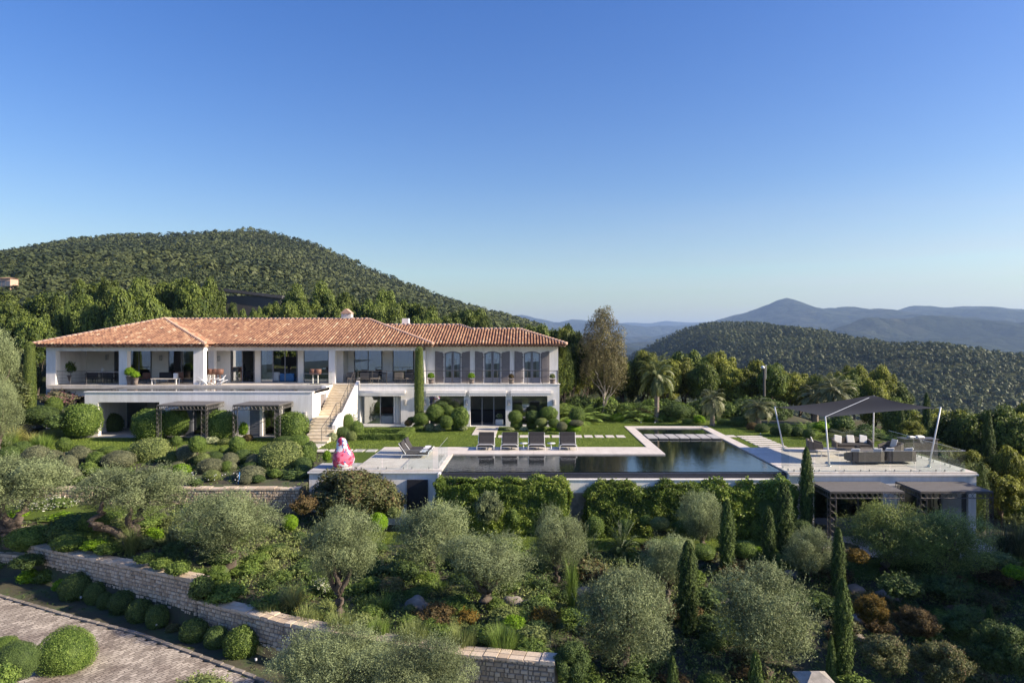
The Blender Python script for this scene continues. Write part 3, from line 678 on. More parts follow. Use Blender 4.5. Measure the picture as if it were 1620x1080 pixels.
sheet('lawn', -30, -17.5, 29.4, 33, .05, M['lawn'], lambda x, y: y > 30.2+.3*np.sin(x))
# lower road of old cobbles
RE = ([-60, -22.6, -20.2, -16.5, -13.2, -10.9, -8.6, -5], [33, 27.2, 25.8, 24.2, 22.9, 21.7, 20.6, 18.6])
sheet('road', -60, -3.5, 6, 31, .03, M['road'], lambda x, y: y < np.interp(x, RE[0], RE[1]), .25)
struct(MB().box(-33, -22.7, 28.9, 29.9, -1.6, -1.52).box(-30.5, -21.8, 29.4, 30.9, -1.48, -1.44).build('path', M['road']))
kb = MB(); xs_ = np.arange(-23, -5.2, .42)
for x in xs_:
    y = float(np.interp(x, RE[0], RE[1])); y2 = float(np.interp(x+.4, RE[0], RE[1])); z = gz(x, y-.4)
    kb.hexa([(x, y, z-.1), (x+.4, y2, z-.1), (x+.44, y2+.13, z-.1), (x+.04, y+.13, z-.1), (x, y, z+.07), (x+.4, y2, z+.07), (x+.44, y2+.13, z+.07), (x+.04, y+.13, z+.07)])
struct(kb.build('road_kerb', M['rock']))
# guest terrace paving on the lower level
struct(MB().box(13.4, 22.2, 31.0, 34.4, -3.4, -3.17).build('lower_terrace', M['deckstone']))

# ------------------------------------------------------------------ pool and decks
dk = M['deckstone']; XP0, XP1, XA, YF, YB, YM = -4.53, 12.85, 7.8, 34.65, 51.3, 39.6
def slabs(name, x0, x1, y0, y1, z0, z1, nx, ny, g=.006, m=None, b=.004):
    mb = MB()
    for i in range(nx):
        for j in range(ny):
            mb.box(x0+(x1-x0)*i/nx+g/2, x0+(x1-x0)*(i+1)/nx-g/2, y0+(y1-y0)*j/ny+g/2, y0+(y1-y0)*(j+1)/ny-g/2, z0, z1+random.uniform(-.001, .001))
    return struct(mb.build(name, m or dk))
slabs('deck', -9.05, XP0, 34.72, 42.2, -.02, .07, 7, 10)
slabs('deck', XP0, 7.15, YM, 42.2, -.02, .07, 15, 4)
slabs('deck', 7.15, XA, YM, 52.4, -.02, .07, 1, 18)
slabs('deck', XA, XP1, YB, 52.4, -.02, .07, 7, 1)
slabs('deck', XP1, 13.5, 34.1, 52.4, -.02, .07, 1, 24)
slabs('deck', 13.5, 22.3, 34.1, 42.0, -.02, .07, 12, 11)
slabs('deck', -11.3, -9.06, 34.72, 36.95, -.1, .03, 3, 3, m=M['greystone'])
# white retaining wall below decks and pool
w = MB(); w.box(-11.3, XP0, 34.78, 35.1, -3.6, -.1); w.box(-11.33, -11.05, 34.9, 37.0, -2.5, -.1)
w.box(-11.36, XP0+.02, 34.68, 34.9, -.1, -.015)
w.box(XP0, XP1+.1, 34.16, 34.38, -3.6, -.33); w.box(XP0, XP1+.1, 34.12, 34.42, -.33, -.28); w.box(XP0-.14, XP0, 34.16, 35.1, -3.6, -.02)
w.box(12.9, 22.3, 34.18, 34.6, -.62, -.1); w.box(12.9, 22.35, 34.06, 34.3, -.1, -.015)
w.box(22.05, 22.3, 34.2, 42, -4, -.1)
rt = tag(w.build('retaining_wall', M['render']), 'long white rendered retaining wall carrying the pool and its stone decks', 'wall')
dr = MB(); dr.box(-6.3, -5.25, 34.66, 34.8, -2.9, -.42); d_ = dr.build('door', M['blackmetal'], rt); d_['label'] = 'plain black service door in the white wall'
# pool shell: spill wall and gutter, then water
ps = MB(); ps.box(XP0, XP1, YF-.28, YF-.05, -.5, -.03); ps.box(XP0, XP1, 34.4, YF-.2, -.5, -.44)
ps.box(XP0, XP0+.04, YF, YM, -.4, .0); ps.box(XA, XA+.04, YM, YB, -.4, .0); ps.box(XP1-.04, XP1, 34.4, YB, -.4, .01); ps.box(XA, XP1, YB-.04, YB, -.4, .0); ps.box(XP0, XA, YM-.04, YM, -.4, .0)
struct(ps.build('pool_wall', M['pooltile']))
V = [(XP0, YF-.06, 0), (XP1, YF-.06, 0), (XP1, YM, 0), (XP0, YM, 0), (XA, YM, 0), (XA, YB, 0), (XP1, YB, 0)]
pw = MB(); pw.add([(x, y, .006) for x, y, z in V], [(0, 1, 2, 4, 3), (4, 2, 6, 5)]); struct(pw.build('pool_water', M['water']))
gw = MB(); gw.poly([(XP0, 34.43, -.42), (XP1, 34.43, -.42), (XP1, YF-.28, -.42), (XP0, YF-.28, -.42)]); struct(gw.build('gutter_water', M['water']))
def single(name, mb, m, label, cat, group=None, smooth=False): return tag(mb.build(name, m, None, smooth), label, cat, group)
for i in range(7):
    x = XA+.06+i*.715; mb = MB(); mb.bbox(x, x+.63, 45.7, 47.6, .05, .12, .01); mb.box(x+.12, x+.5, 45.95, 47.4, -.3, .05)
    single('stepping_slab', mb, M['greystone'], 'square stone slab in the row bridging the narrow pool arm', 'stepping stone', 'slabs bridging the pool')
x = -3.0
while x < 7:
    if x+.6 < 7.12:
        single('stepping_slab', MB().bbox(x, x+.58, 46.5, 47.5, -.02, .06, .01), dk, 'pale stepping slab set in the lawn between villa and pool', 'stepping stone', 'stepping slabs across the lawn')
    x += .74
for i in range(6):
    single('stepping_slab', MB().bbox(-4.15, -2.45, 47.75+i*.72, 48.35+i*.72, -.02, .06, .01), dk, 'broad slab of the short path from the lawn to the open villa door', 'stepping stone', 'slabs leading to the villa door')
for i in range(5):
    single('stepping_slab', MB().bbox(-12.9+i*.76, -12.3+i*.76, 40.6, 41.4, -.02, .06, .01), dk, 'pale stepping slab in the grass between stairs and sun deck', 'stepping stone', 'stepping slabs by the stairs')
for i in range(2):
    single('stepping_slab', MB().bbox(-15.0+i*.1, -13.1, 42.1+i*.8, 42.7+i*.8, -.02, .06, .01), dk, 'long pale slab on the grass at the foot of the stairs', 'stepping stone', 'long slabs below the stairs')
for i in range(6):
    single('stepping_slab', MB().bbox(14.2, 15.9, 42.3+i*.88, 42.85+i*.88, -.02, .06, .01), dk, 'long stepping slab in the grass between pool and planting', 'stepping stone', 'long slabs right of the pool')
single('stepping_slab', MB().bbox(13.55, 14.1, 46.7, 47.5, -.02, .06, .01), dk, 'single square slab in the grass at the far right pool coping', 'stepping stone')

# ------------------------------------------------------------------ dry stone walls
def stonewall(name, pts, zt, zb, th, label, cat='wall', group=None, ch=.135):
    mb = MB(); core = MB()
    for i in range(len(pts)-1):
        a = Vector(pts[i]+(0,)); b = Vector(pts[i+1]+(0,)); d = b-a; ln = d.length; d.normalize(); nn = Vector((-d.y, d.x, 0))
        if nn.y > 0: nn = -nn      # towards the camera
        z0a, z0b = zb[i], zb[i+1]; t0, t1 = zt[i], zt[i+1]
        def P(s, w, z): return a+d*s+nn*w+Vector((0, 0, z))
        core.hexa([P(0, 0, z0a-.3), P(ln, 0, z0b-.3), P(ln, -th, z0b-.3), P(0, -th, z0a-.3), P(0, 0, t0-.05), P(ln, 0, t1-.05), P(ln, -th, t1-.05), P(0, -th, t0-.05)], .05)
        hmax = max(t0-z0a, t1-z0b); nc = int(hmax/ch)+1
        for c in range(nc):
            s = -random.random()*.2
            while s < ln:
                l = random.uniform(.09, .25); s0 = max(s, 0); s1 = min(s+l, ln)-.015
                if s1-s0 > .05:
                    q0 = s0/ln; top0 = t0+(t1-t0)*q0-c*ch-.01; top1 = t0+(t1-t0)*s1/ln-c*ch-.01; w = random.uniform(.015, .05); j = random.uniform(-.014, .014); k = random.uniform(.008, .02)
                    lim = min(z0a, z0b)-.6
                    if top0 > lim:
                        bz0, bz1 = top0-ch+k, top1-ch+k
                        c_ = .018
                        F_ = [P(s0+c_, w, bz0+c_), P(s1-c_, w, bz1+c_), P(s1-c_, w, top1-c_+j), P(s0+c_, w, top0-c_+j)]
                        B_ = [P(s0, -.02, bz0), P(s1, -.02, bz1), P(s1, -.02, top1+j), P(s0, -.02, top0+j)]
                        mb.add(F_+B_, [(0, 1, 2, 3), (0, 4, 5, 1), (1, 5, 6, 2), (2, 6, 7, 3), (3, 7, 4, 0)], random.random())
                s += l
        s = 0
        while s < ln-.02:    # cap stones
            l = min(random.uniform(.25, .5), ln-s); z = t0+(t1-t0)*s/ln; z2 = t0+(t1-t0)*(s+l)/ln; o = random.uniform(.03, .07); h = random.uniform(.0, .03)
            for (w0, w1) in ((o, -th*.45), (-th*.45-.012, -th-.02)):
                mb.hexa([P(s+.006, w0, z-.07), P(s+l-.006, w0, z2-.07), P(s+l-.006, w1, z2-.07), P(s+.006, w1, z-.07), P(s+.015, w0-.015, z+h), P(s+l-.015, w0-.015, z2+h), P(s+l-.015, w1, z2+h), P(s+.015, w1, z+h)], random.uniform(.3, 1))
            s += l
    root = tag(bpy.data.objects.new(name, None), label, cat, group); COL.objects.link(root)
    core.build('wall_core', M['rock'], root); mb.build('stonework', M['stone'], root); return root
stonewall('stone_wall', [(-20.8, 28.2), (-16, 25.75), (-11.45, 23.4)], [-1.79, -1.66, -1.55], [-3.0, -3.15, -3.3], .5, 'upper stretch of the long stone wall beside the cobbled drive, above its step down')
stonewall('stone_wall', [(-11.4, 23.37), (-7.8, 21.7), (-4.5, 20.4), (-2.2, 19.6), (.67, 19.0)], [-2.22, -2.3, -2.3, -2.3, -2.28], [-3.3, -3.6, -3.8, -4.1, -4.6], .5, 'lower curving stretch of pale stone wall ending among dark bushes')
stonewall('stone_wall', [(-31, 29.0), (-22.3, 28.7), (-20.85, 28.25)], [-2.35, -2.3, -2.25], [-3.0, -3.0, -3.0], .4, 'low stone kerb wall at the far left of the cobbled drive')
stonewall('stone_wall', [(-24.5, 33.6), (-11.4, 33.6)], [-.62, -.62], [-1.4, -1.5], .45, 'low terrace wall of pale stone under the clipped garden bank')
# ------------------------------------------------------------------ villa
V_ = tag(bpy.data.objects.new('villa', None), 'long white two-storey villa with terracotta tiled roof', 'house'); COL.objects.link(V_); V_.location = (0, 0, 0)
def part(name, mb, m, parent=None, smooth=False): return mb.build(name, m, parent or V_, smooth)
PF, MF, RU, RL, FZ, EZ = 51.5, 52.9, 53.5, 52.4, 3.3, 6.2
ren = M['render']; cr = M['cream']
X = ux
# pavilion frame
w = MB(); zo = 5.84
w.box(X(73, PF), X(88, PF), PF, PF+.5, 0, EZ); w.box(X(88, PF), X(322, PF), PF, PF+.5, zo, EZ)
w.box(X(188, PF), X(201, PF), PF, PF+.5, FZ, zo); w.box(X(306, PF), X(322, PF), PF, PF+.5, FZ, zo)
w.box(X(88, PF), X(116, PF), PF, PF+.5, 0, FZ); w.box(X(116, PF), X(134, PF), PF, PF+.5, 2.42, FZ); w.box(X(134, PF), -15.3, PF, PF+.5, 0, 3.0)
w.box(-24.8-.4, -24.8, PF+.5, MF, zo, EZ)
w.box(X(73, PF), X(73, PF)+.4, PF+.5, 64, 0, EZ)
w.box(X(73, PF)-.9, X(73, PF), 53.5, 53.8, FZ, EZ)
# middle beam and columns
w.box(-24.8, X(668, MF), MF, MF+.4, zo, EZ); w.box(X(329, MF), X(339, MF), MF, MF+.4, FZ, zo); w.box(X(520, MF), X(530, MF), MF, MF+.4, FZ, zo); w.box(X(660, MF), X(672, MF), MF, MF+.4, FZ, zo)
part('wall', w, ren)
w = MB(); GY = 54.2; BY = 55.6
def seg(y, a, b, z0=FZ, z1=EZ-.05, t=.25): part('inner_wall', MB().box(X(a, y), X(b, y), y, y+t, z0, z1), cr)
seg(BY, 133, 180); seg(BY, 240, 266); seg(GY, 341, 364); seg(GY, 403, 412); seg(GY, 471, 480); seg(GY, 521, 543); seg(BY, 545, 560); seg(BY, 605, 621); seg(BY, 655, 674)
part('inner_wall', MB().box(X(341, GY), X(341, GY)+.2, GY+.25, BY, FZ, EZ-.05), cr); part('inner_wall', MB().box(X(543, GY)-.2, X(543, GY), GY+.25, BY, FZ, EZ-.05), cr)
# roof slab / floor slab
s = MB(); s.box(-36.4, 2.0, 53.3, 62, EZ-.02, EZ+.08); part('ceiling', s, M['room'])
s = MB(); s.box(-36.2, -15.1, 51.02, 60.5, FZ-.28, FZ); s.box(-15.1, -13.2, 52.1, 60.5, FZ-.28, FZ); s.box(-13.2, 2.0, RL+.36, 60.5, FZ-.28, FZ-.004); part('floor_slab', s, M['deckstone'])
# back wall with an opening behind the living room
b = MB(); bx0, bx1 = X(430, 60.5), X(470, 60.5)
b.box(-36.2, bx0, 60.5, 60.7, 0, EZ); b.box(bx1, 2, 60.5, 60.7, 0, EZ); b.box(bx0, bx1, 60.5, 60.7, 0, 4.1); b.box(bx0, bx1, 60.5, 60.7, 5.95, EZ)
for xx in (-30.3, -24.7, -15.2, -11): b.box(xx, xx+.15, BY+.3, 60.5, 0, EZ-.02)
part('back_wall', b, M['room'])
# glazing of the upper floor
def window(a, b_, y, z0, z1, n, glass='glass', fr='greyframe', name='window', t=.06, open_=()):
    xa, xb = (X(a, y), X(b_, y)) if abs(a) > 60 else (a, b_)
    f = MB(); f.box(xa, xb, y-.05, y+.05, z0, z0+t); f.box(xa, xb, y-.05, y+.05, z1-t, z1)
    for i in range(n+1):
        c = xa+(xb-xa)*i/n; f.box(max(xa, c-t/2), min(xb, c+t/2), y-.045, y+.045, z0+t, z1-t)
    o = part(name, f, M[fr])
    for i in range(n):
        if i in open_: continue
        g = MB(); p0 = xa+(xb-xa)*i/n+t/2; p1 = xa+(xb-xa)*(i+1)/n-t/2; g.poly([(p0, y, z0+t), (p1, y, z0+t), (p1, y, z1-t), (p0, y, z1-t)]); g.build('pane', M[glass], o)
    return o
zt = EZ-.12
window(89, 132, BY+.1, FZ, zt, 2, 'darkglass'); window(181, 188, BY+.1, FZ, zt, 1, 'darkglass'); window(201, 239, BY+.1, FZ, zt, 2, 'darkglass'); window(267, 308, BY+.1, FZ, zt, 2, 'darkglass'); window(312, 338, BY+.1, FZ, zt, 1, 'darkglass')
window(365, 402, GY+.12, FZ, zt, 2, 'glass', open_=(1,)); window(413, 470, GY+.12, FZ, zt, 3, 'glass', open_=(1, 2)); window(481, 520, GY+.12, FZ, zt, 1, 'glass'); window(561, 604, BY+.1, FZ, zt, 2); window(622, 654, BY+.1, FZ, zt, 1)
def curtain(xa, xb, y, z0, z1, amp=.05):
    mb = MB(); n = 22
    mb.grid(lambda u, v: (xa+(xb-xa)*(u+(.12*(1-v))*(.5-u)*0), y+amp*math.sin(u*19)+amp*.3*math.sin(u*47), z0+(z1-z0)*v), n, 3)
    return part('curtain', mb, M['curtain'], None, True)
curtain(X(366, 54.5), X(376, 54.5), 54.6, FZ+.03, 6); curtain(X(413, 54.5), X(421, 54.5), 54.6, FZ+.03, 6); curtain(X(196, 56.2), X(202, 56.2), 56.2, FZ+.03, 6)
# ---- right wing
w = MB(); xl, xr = X(672, RU), X(883, RU); T = .3
wins = [(716, 13), (779, 13), (841.5, 13)]; zb, ztp = FZ, 5.62; zar = 5.78
def arch(x, x0, x1): 
    t = (x-x0)/(x1-x0)*2-1; return ztp+.17*(1-t*t)
edges = [xl]
for c, h in wins: edges += [X(c-h, RU), X(c+h, RU)]
edges.append(xr)
for i in range(0, len(edges), 2): w.box(edges[i], edges[i+1], RU, RU+T, FZ, EZ)
for i in range(3):
    x0, x1 = edges[2*i+1], edges[2*i+2]; n = 10
    for k in range(n):
        a, b2 = x0+(x1-x0)*k/n, x0+(x1-x0)*(k+1)/n
        za, zb2 = arch(a, x0, x1), arch(b2, x0, x1); w.hexa([(a, RU, za), (b2, RU, zb2), (b2, RU+T, zb2), (a, RU+T, za), (a, RU, EZ), (b2, RU, EZ), (b2, RU+T, EZ), (a, RU+T, EZ)])
w.box(xr-T, xr, RU+T, 61, FZ, EZ)
# lower facade
LO = [(570, 634, .18, 2.36), (679, 734, .12, 2.42), (744, 800, .06, 2.42), (810, 866, .12, 2.42)]
px0 = -13.15
for a, b2, z0, z1 in LO:
    xa, xb = X(a, RL), X(b2, RL); w.box(px0, xa, RL, RL+.35, 0, FZ-.05); w.box(xa, xb, RL, RL+.35, z1, FZ-.05)
    if z0 > .01: w.box(xa, xb, RL, RL+.35, 0, z0)
    px0 = xb
w.box(px0, X(885, RL), RL, RL+.35, 0, FZ-.05); w.box(X(885, RL)-.3, X(885, RL), RL+.35, 61, 0, FZ-.05)
w.box(-13.2, X(886.5, RL), RL-.05, RL+.38, FZ-.05, FZ)
part('wall', w, ren)
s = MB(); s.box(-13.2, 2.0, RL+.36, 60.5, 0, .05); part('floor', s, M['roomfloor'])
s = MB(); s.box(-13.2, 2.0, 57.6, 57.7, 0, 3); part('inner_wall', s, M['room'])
for c, h in wins:      # arched windows with shutters
    xc = X(c, RU); hw = X(c+h, RU)-xc; f = MB(); y = RU+.12
    n = 10; pts = [(xc-hw+2*hw*k/n, arch(xc-hw+2*hw*k/n, xc-hw, xc+hw)) for k in range(n+1)]
    for k in range(n): f.hexa([(pts[k][0], y-.05, pts[k][1]-.11), (pts[k+1][0], y-.05, pts[k+1][1]-.11), (pts[k+1][0], y+.05, pts[k+1][1]-.11), (pts[k][0], y+.05, pts[k][1]-.11), (pts[k][0], y-.05, pts[k][1]), (pts[k+1][0], y-.05, pts[k+1][1]), (pts[k+1][0], y+.05, pts[k+1][1]), (pts[k][0], y+.05, pts[k][1])])
    for s_ in (-1, 1):
        f.box(*sorted((xc+s_*hw, xc+s_*(hw-.1))), y-.05, y+.05, FZ, ztp+.01); f.box(*sorted((xc+s_*.015, xc+s_*.10)), y-.06, y+.04, FZ, ztp+.06); f.box(*sorted((xc+s_*.10, xc+s_*(hw-.1))), y-.05, y+.04, FZ, FZ+.42); f.box(*sorted((xc+s_*.10, xc+s_*(hw-.1))), y-.05, y+.04, FZ+1.0, FZ+1.06)
    o = part('window', f, M['greyframe'])
    for s_ in (-1, 1):
        MB().poly([(xc+s_*.1, y, FZ+.42), (xc+s_*(hw-.1), y, FZ+.42), (xc+s_*(hw-.1), y, ztp), (xc+s_*.1, y, ztp+.08)]).build('pane', M['glass'], o)
        x0, x1 = sorted((xc+s_*(hw-.1), xc+s_*(hw*.52)))
        mb = MB(); mb.grid(lambda u, v: (x0+(x1-x0)*u, y+.1+.03*math.sin(u*16), FZ+.3+2.0*v), 12, 2); mb.build('curtain', M['curtain'], o, True)
        mb = MB(); x0, x1 = sorted((xc+s_*.06, xc+s_*(hw-.1))); mb.box(x0, x1, y+.14, y+.16, ztp-.42, ztp+.05); mb.build('blind', M['curtain'], o)
        # shutter leaf, shoulder high towards the window
        a0 = xc+s_*(hw+.06); a1 = xc+s_*(hw*2+.08); sh = MB(); nn = 8; y2 = RU-.05
        for k in range(nn):
            t0, t1 = k/nn, (k+1)/nn; xa, xb = a0+(a1-a0)*t0, a0+(a1-a0)*t1; hh = lambda t: 5.62+.18*math.sin(t*math.pi*.5)
            p = [(xa, y2-.02, FZ+.06), (xb, y2-.02, FZ+.06), (xb, y2+.03, FZ+.06), (xa, y2+.03, FZ+.06), (xa, y2-.02, hh(t0)), (xb, y2-.02, hh(t1)), (xb, y2+.03, hh(t1)), (xa, y2+.03, hh(t0))]
            if s_ < 0: p = [p[1], p[0], p[3], p[2], p[5], p[4], p[7], p[6]]
            sh.hexa(p)
        x0, x1 = sorted((a0+s_*.07, a1-s_*.07))
        for k in range(26): 
            z = FZ+.16+k*.088
            if abs(z-(FZ+1.15)) > .06: sh.hexa([(x0, y2-.045, z), (x1, y2-.045, z), (x1, y2-.02, z+.05), (x0, y2-.02, z+.05), (x0, y2-.05, z+.008), (x1, y2-.05, z+.008), (x1, y2-.02, z+.06), (x0, y2-.02, z+.06)])
        sh.box(x0, x1, y2-.05, y2-.02, FZ+1.1, FZ+1.2)
        so = part('shutter', sh, M['shutter'])
        hn = MB(); [hn.box(*sorted((xc+s_*(hw+.01), xc+s_*(hw+.12))), y2-.06, y2-.03, z, z+.04) for z in (FZ+.4, FZ+1.2, FZ+2.0)]; hn.build('hinge', M['blackmetal'], so)
# lower openings
window(570, 634, RL+.3, .18, 2.36, 2, 'glass', open_=(1,)); curtain(X(622, 52.9), X(633, 52.9), 53.0, .2, 2.3); window(679, 734, RL+.3, .12, 2.42, 1, 'glass', 'greyframe'); window(744, 800, RL+.3, .06, 2.42, 3, 'darkglass', open_=(0, 1, 2)); window(810, 866, RL+.3, .12, 2.42, 1, 'glass')
window(116, 134, PF+.2, .1, 2.42, 1, 'darkglass')
for a, b2 in ((564, 641), (674, 737), (742, 801), (808, 872)):
    xa, xb = X(a, RL-.2), X(b2, RL-.2); mb = MB(); mb.box(xa, xb, RL-.28, RL-.002, 2.62, 2.80); mb.box(xa, xb, RL-.36, RL-.28, 2.56, 2.66)
    aw = part('awning', mb, M['awning'])
    mb = MB(); n = int((xb-xa)/.13); 
    for k in range(n):
        q = (xb-xa)/n; x0 = xa+k*q; mb.add([(x0, RL-.34, 2.57), (x0+q, RL-.34, 2.57), (x0+q, RL-.34, 2.44), (x0+q*.75, RL-.345, 2.40), (x0+q*.5, RL-.35, 2.385), (x0+q*.25, RL-.345, 2.40), (x0, RL-.34, 2.44)], [(0, 6, 5, 4, 3, 2, 1)])
    mb.build('valance', M['awning'], aw)
def wall_lamp(px, py, Y, m='greystone'):
    x, y, z = at(px, py, Y); mb = MB(); mb.bbox(x-.1, x+.1, Y-.16, Y-.002, z-.22, z+.22, .02); mb.box(x-.03, x+.03, Y-.2, Y-.16, z-.1, z+.1); return part('wall_lamp', mb, M[m])
for a in ((641, 636, RL), (672, 636, RL), (738, 636, RL), (805, 636, RL), (876, 636, RL), (483, 656, 47.0), (347, 567, GY), (255, 566, BY), (170, 565, BY), (548, 566, BY), (452, 592, PF)): 
    if a[1] != 592: wall_lamp(*a)
# ---- lower terrace under the upper pool
w = MB(); TY = 47.0; zt2 = 2.39
w.box(X(134, TY), -15.05, TY, TY+.35, zt2, 3.07); w.box(X(133, TY), -15.0, TY-.05, TY+.4, 3.07, 3.125)
w.box(X(134, TY), X(155, TY), TY, TY+.35, 0, zt2)
DO = [(283, 345), (395, 442), (446, 461)]
w.box(X(252, TY), X(283, TY), TY, TY+.35, 0, zt2); w.box(X(345, TY), X(395, TY), TY, TY+.35, 0, zt2); w.box(X(442, TY), X(446, TY), TY, TY+.35, 0, zt2); w.box(X(446, TY), X(461, TY), TY, TY+.35, 0, 1.4); w.box(X(461, TY), -15.05, TY, TY+.35, 0, zt2)
w.box(-15.4, -15.05, TY+.35, 48.8, 0, 3.07); w.box(-15.4, -15.05, 50.2, 52.4, 0, FZ); w.box(-15.4, -15.05, 48.8, 50.2, 2.75, FZ-.2)
w.box(X(134, TY), X(134, TY)+.3, TY+.35, PF, 0, 2.98)
part('wall', w, ren)
s = MB(); s.box(X(134, TY)+.3, -15.4, TY+.35, PF, 2.5, 2.72); part('ceiling', s, M['room'])
s = MB(); s.box(X(134, TY), -15.4, TY-.5, PF, -.02, .07); part('floor', s, M['greystone'])
d = MB(); d.box(-15.3, -15.2, 48.8, 50.2, 0.9, 2.75); d.box(-15.2, -15.17, 48.9, 50.1, 1.0, 2.65); part('door', d, M['shutter'])
window(200, 262, PF-.08, .08, 2.4, 2, 'darkglass')
window(306, 345, TY+.25, .08, 2.39, 2, 'darkglass'); window(416, 442, TY+.25, .08, 2.39, 1, 'darkglass', name='glass_door'); window(446, 461, TY+.2, 1.4, 2.39, 1, 'darkglass')
for a, b2 in ((285, 305), (395, 411)):
    xa, xb = X(a, TY), X(b2, TY); sh = MB(); sh.box(xa, xb, TY+.02, TY+.07, .1, 2.35)
    for k in range(18): sh.box(xa+.06, xb-.06, TY-.01, TY+.02, .2+k*.12, .2+k*.12+.07)
    part('shutter', sh, M['greyframe'])
w = MB(); w.box(X(411, TY), X(415, TY), TY-.02, TY+.3, .0, zt2-.003); part('pilaster', w, ren)
uw = MB(); uw.poly([(X(134, TY)+.5, TY+.36, 3.135), (-15.6, TY+.36, 3.135), (-15.6, 51.0, 3.135), (X(134, TY)+.5, 51.0, 3.135)]); struct(uw.build('upper_pool_water', M['water']))
s = MB(); s.box(X(134, TY)+.35, -15.42, TY+.36, 51.0, 2.75, 2.955); s.box(-15.6, -15.05, TY+.4, 51.02, 2.955, 3.15); s.box(X(134, TY)+.1, X(134, TY)+.5, TY+.4, 51.02, 2.955, 3.15); part('upper_pool_basin', s, M['pooltile'])
# ---- stairs
st = MB(); cheek = MB()
def steps(n, y0, tread, z0, rise, xa, xb):
    for k in range(n): st.bbox(xa, xb, y0+k*tread, y0+(k+1)*tread+.02, -.3 if k == 0 else z0+(k-1)*rise, z0+(k+1)*rise, .012)
steps(4, 43.9, .5, 0, .165, -14.75, -13.1); steps(4, 45.95, .33, .66, .165, -15.04, -13.36); st.box(-15.04, -13.36, 47.27, 48.4, .5, 1.321); steps(12, 48.4, .305, 1.32, .165, -15.04, -13.36)
part('stairs', st, M['stepstone'])
def chk(y0, y1, z0, z1): cheek.hexa([(-13.36, y0, -.2), (-13.12, y0, -.2), (-13.12, y1, -.2), (-13.36, y1, -.2), (-13.36, y0, z0), (-13.12, y0, z0), (-13.12, y1, z1), (-13.36, y1, z1)])
chk(45.9, 47.3, .95, 1.55); chk(47.3, 48.3, 1.55, 1.6); chk(48.3, 52.3, 1.6, 3.55); part('stair_cheek', cheek, ren)
def rail(path, h=1.0, name='railing', every=1.1, wires=3, r=.018):
    mb = MB(); pts = [Vector(p) for p in path]
    for i in range(len(pts)-1):
        a, b = pts[i], pts[i+1]; L_ = (b-a).length; n = max(1, round(L_/every))
        for k in range(n+1):
            p = a.lerp(b, k/n); mb.tube([p, p+Vector((0, 0, h))], r, 6)
        mb.tube([a+Vector((0, 0, h)), b+Vector((0, 0, h))], r*1.3, 6)
        for q in range(wires): z = h*(q+1)/(wires+1); mb.tube([a+Vector((0, 0, z)), b+Vector((0, 0, z))], r*.35, 4)
    return part(name, mb, M['darkmetal'])
for xx in (-13.5,): rail([(xx, 44, .66*.1), (xx, 46, .66), (xx, 47.3, 1.32), (xx, 48.4, 1.32), (xx, 52.1, 3.3)], .95)
rail([(-13.3, RL+.1, FZ), (-8.9, RL+.1, FZ)]); rail([(-8.4, RL+.1, FZ), (2.05, RL+.1, FZ), (2.05, RU, FZ)], 1.0, wires=1)
rail([(X(86, 51.6), 51.62, FZ), (X(187, 51.6), 51.62, FZ)], 1.0)
def glassrail(path, h=1.05, parent=None, every=1.4):
    fr = MB(); pts = [Vector(p) for p in path]; panes = []
    for i in range(len(pts)-1):
        a, b = pts[i], pts[i+1]; n = max(1, round((b-a).length/every)); d = (b-a).normalized()
        for k in range(n):
            p, q = a.lerp(b, k/n)+d*.03, a.lerp(b, (k+1)/n)-d*.03; panes.append((p, q))
            for pp in (p+d*.15, q-d*.15): fr.box(pp.x-.02, pp.x+.02, pp.y-.02, pp.y+.02, pp.z, pp.z+.14)
        fr.tube([a+Vector((0, 0, h)), b+Vector((0, 0, h))], .012, 6)
    return fr, panes
fr, panes = glassrail([(-17.3, 51.1, FZ-.2), (-15.2, 51.1, FZ-.2), (-15.2, 52.3, FZ)]); o = part('glass_screen', fr, M['steel'])
for p, q in panes: MB().poly([p, q, q+Vector((0, 0, 1.05)), p+Vector((0, 0, 1.05))]).build('pane', M['clearglass'], o)
fr, panes = glassrail([(X(140, 51.2), 51.1, FZ-.1), (X(190, 51.2), 51.1, FZ-.1)]); o = part('glass_screen', fr, M['steel'])
for p, q in panes: MB().poly([p, q, q+Vector((0, 0, .8)), p+Vector((0, 0, .8))]).build('pane', M['clearglass'], o)

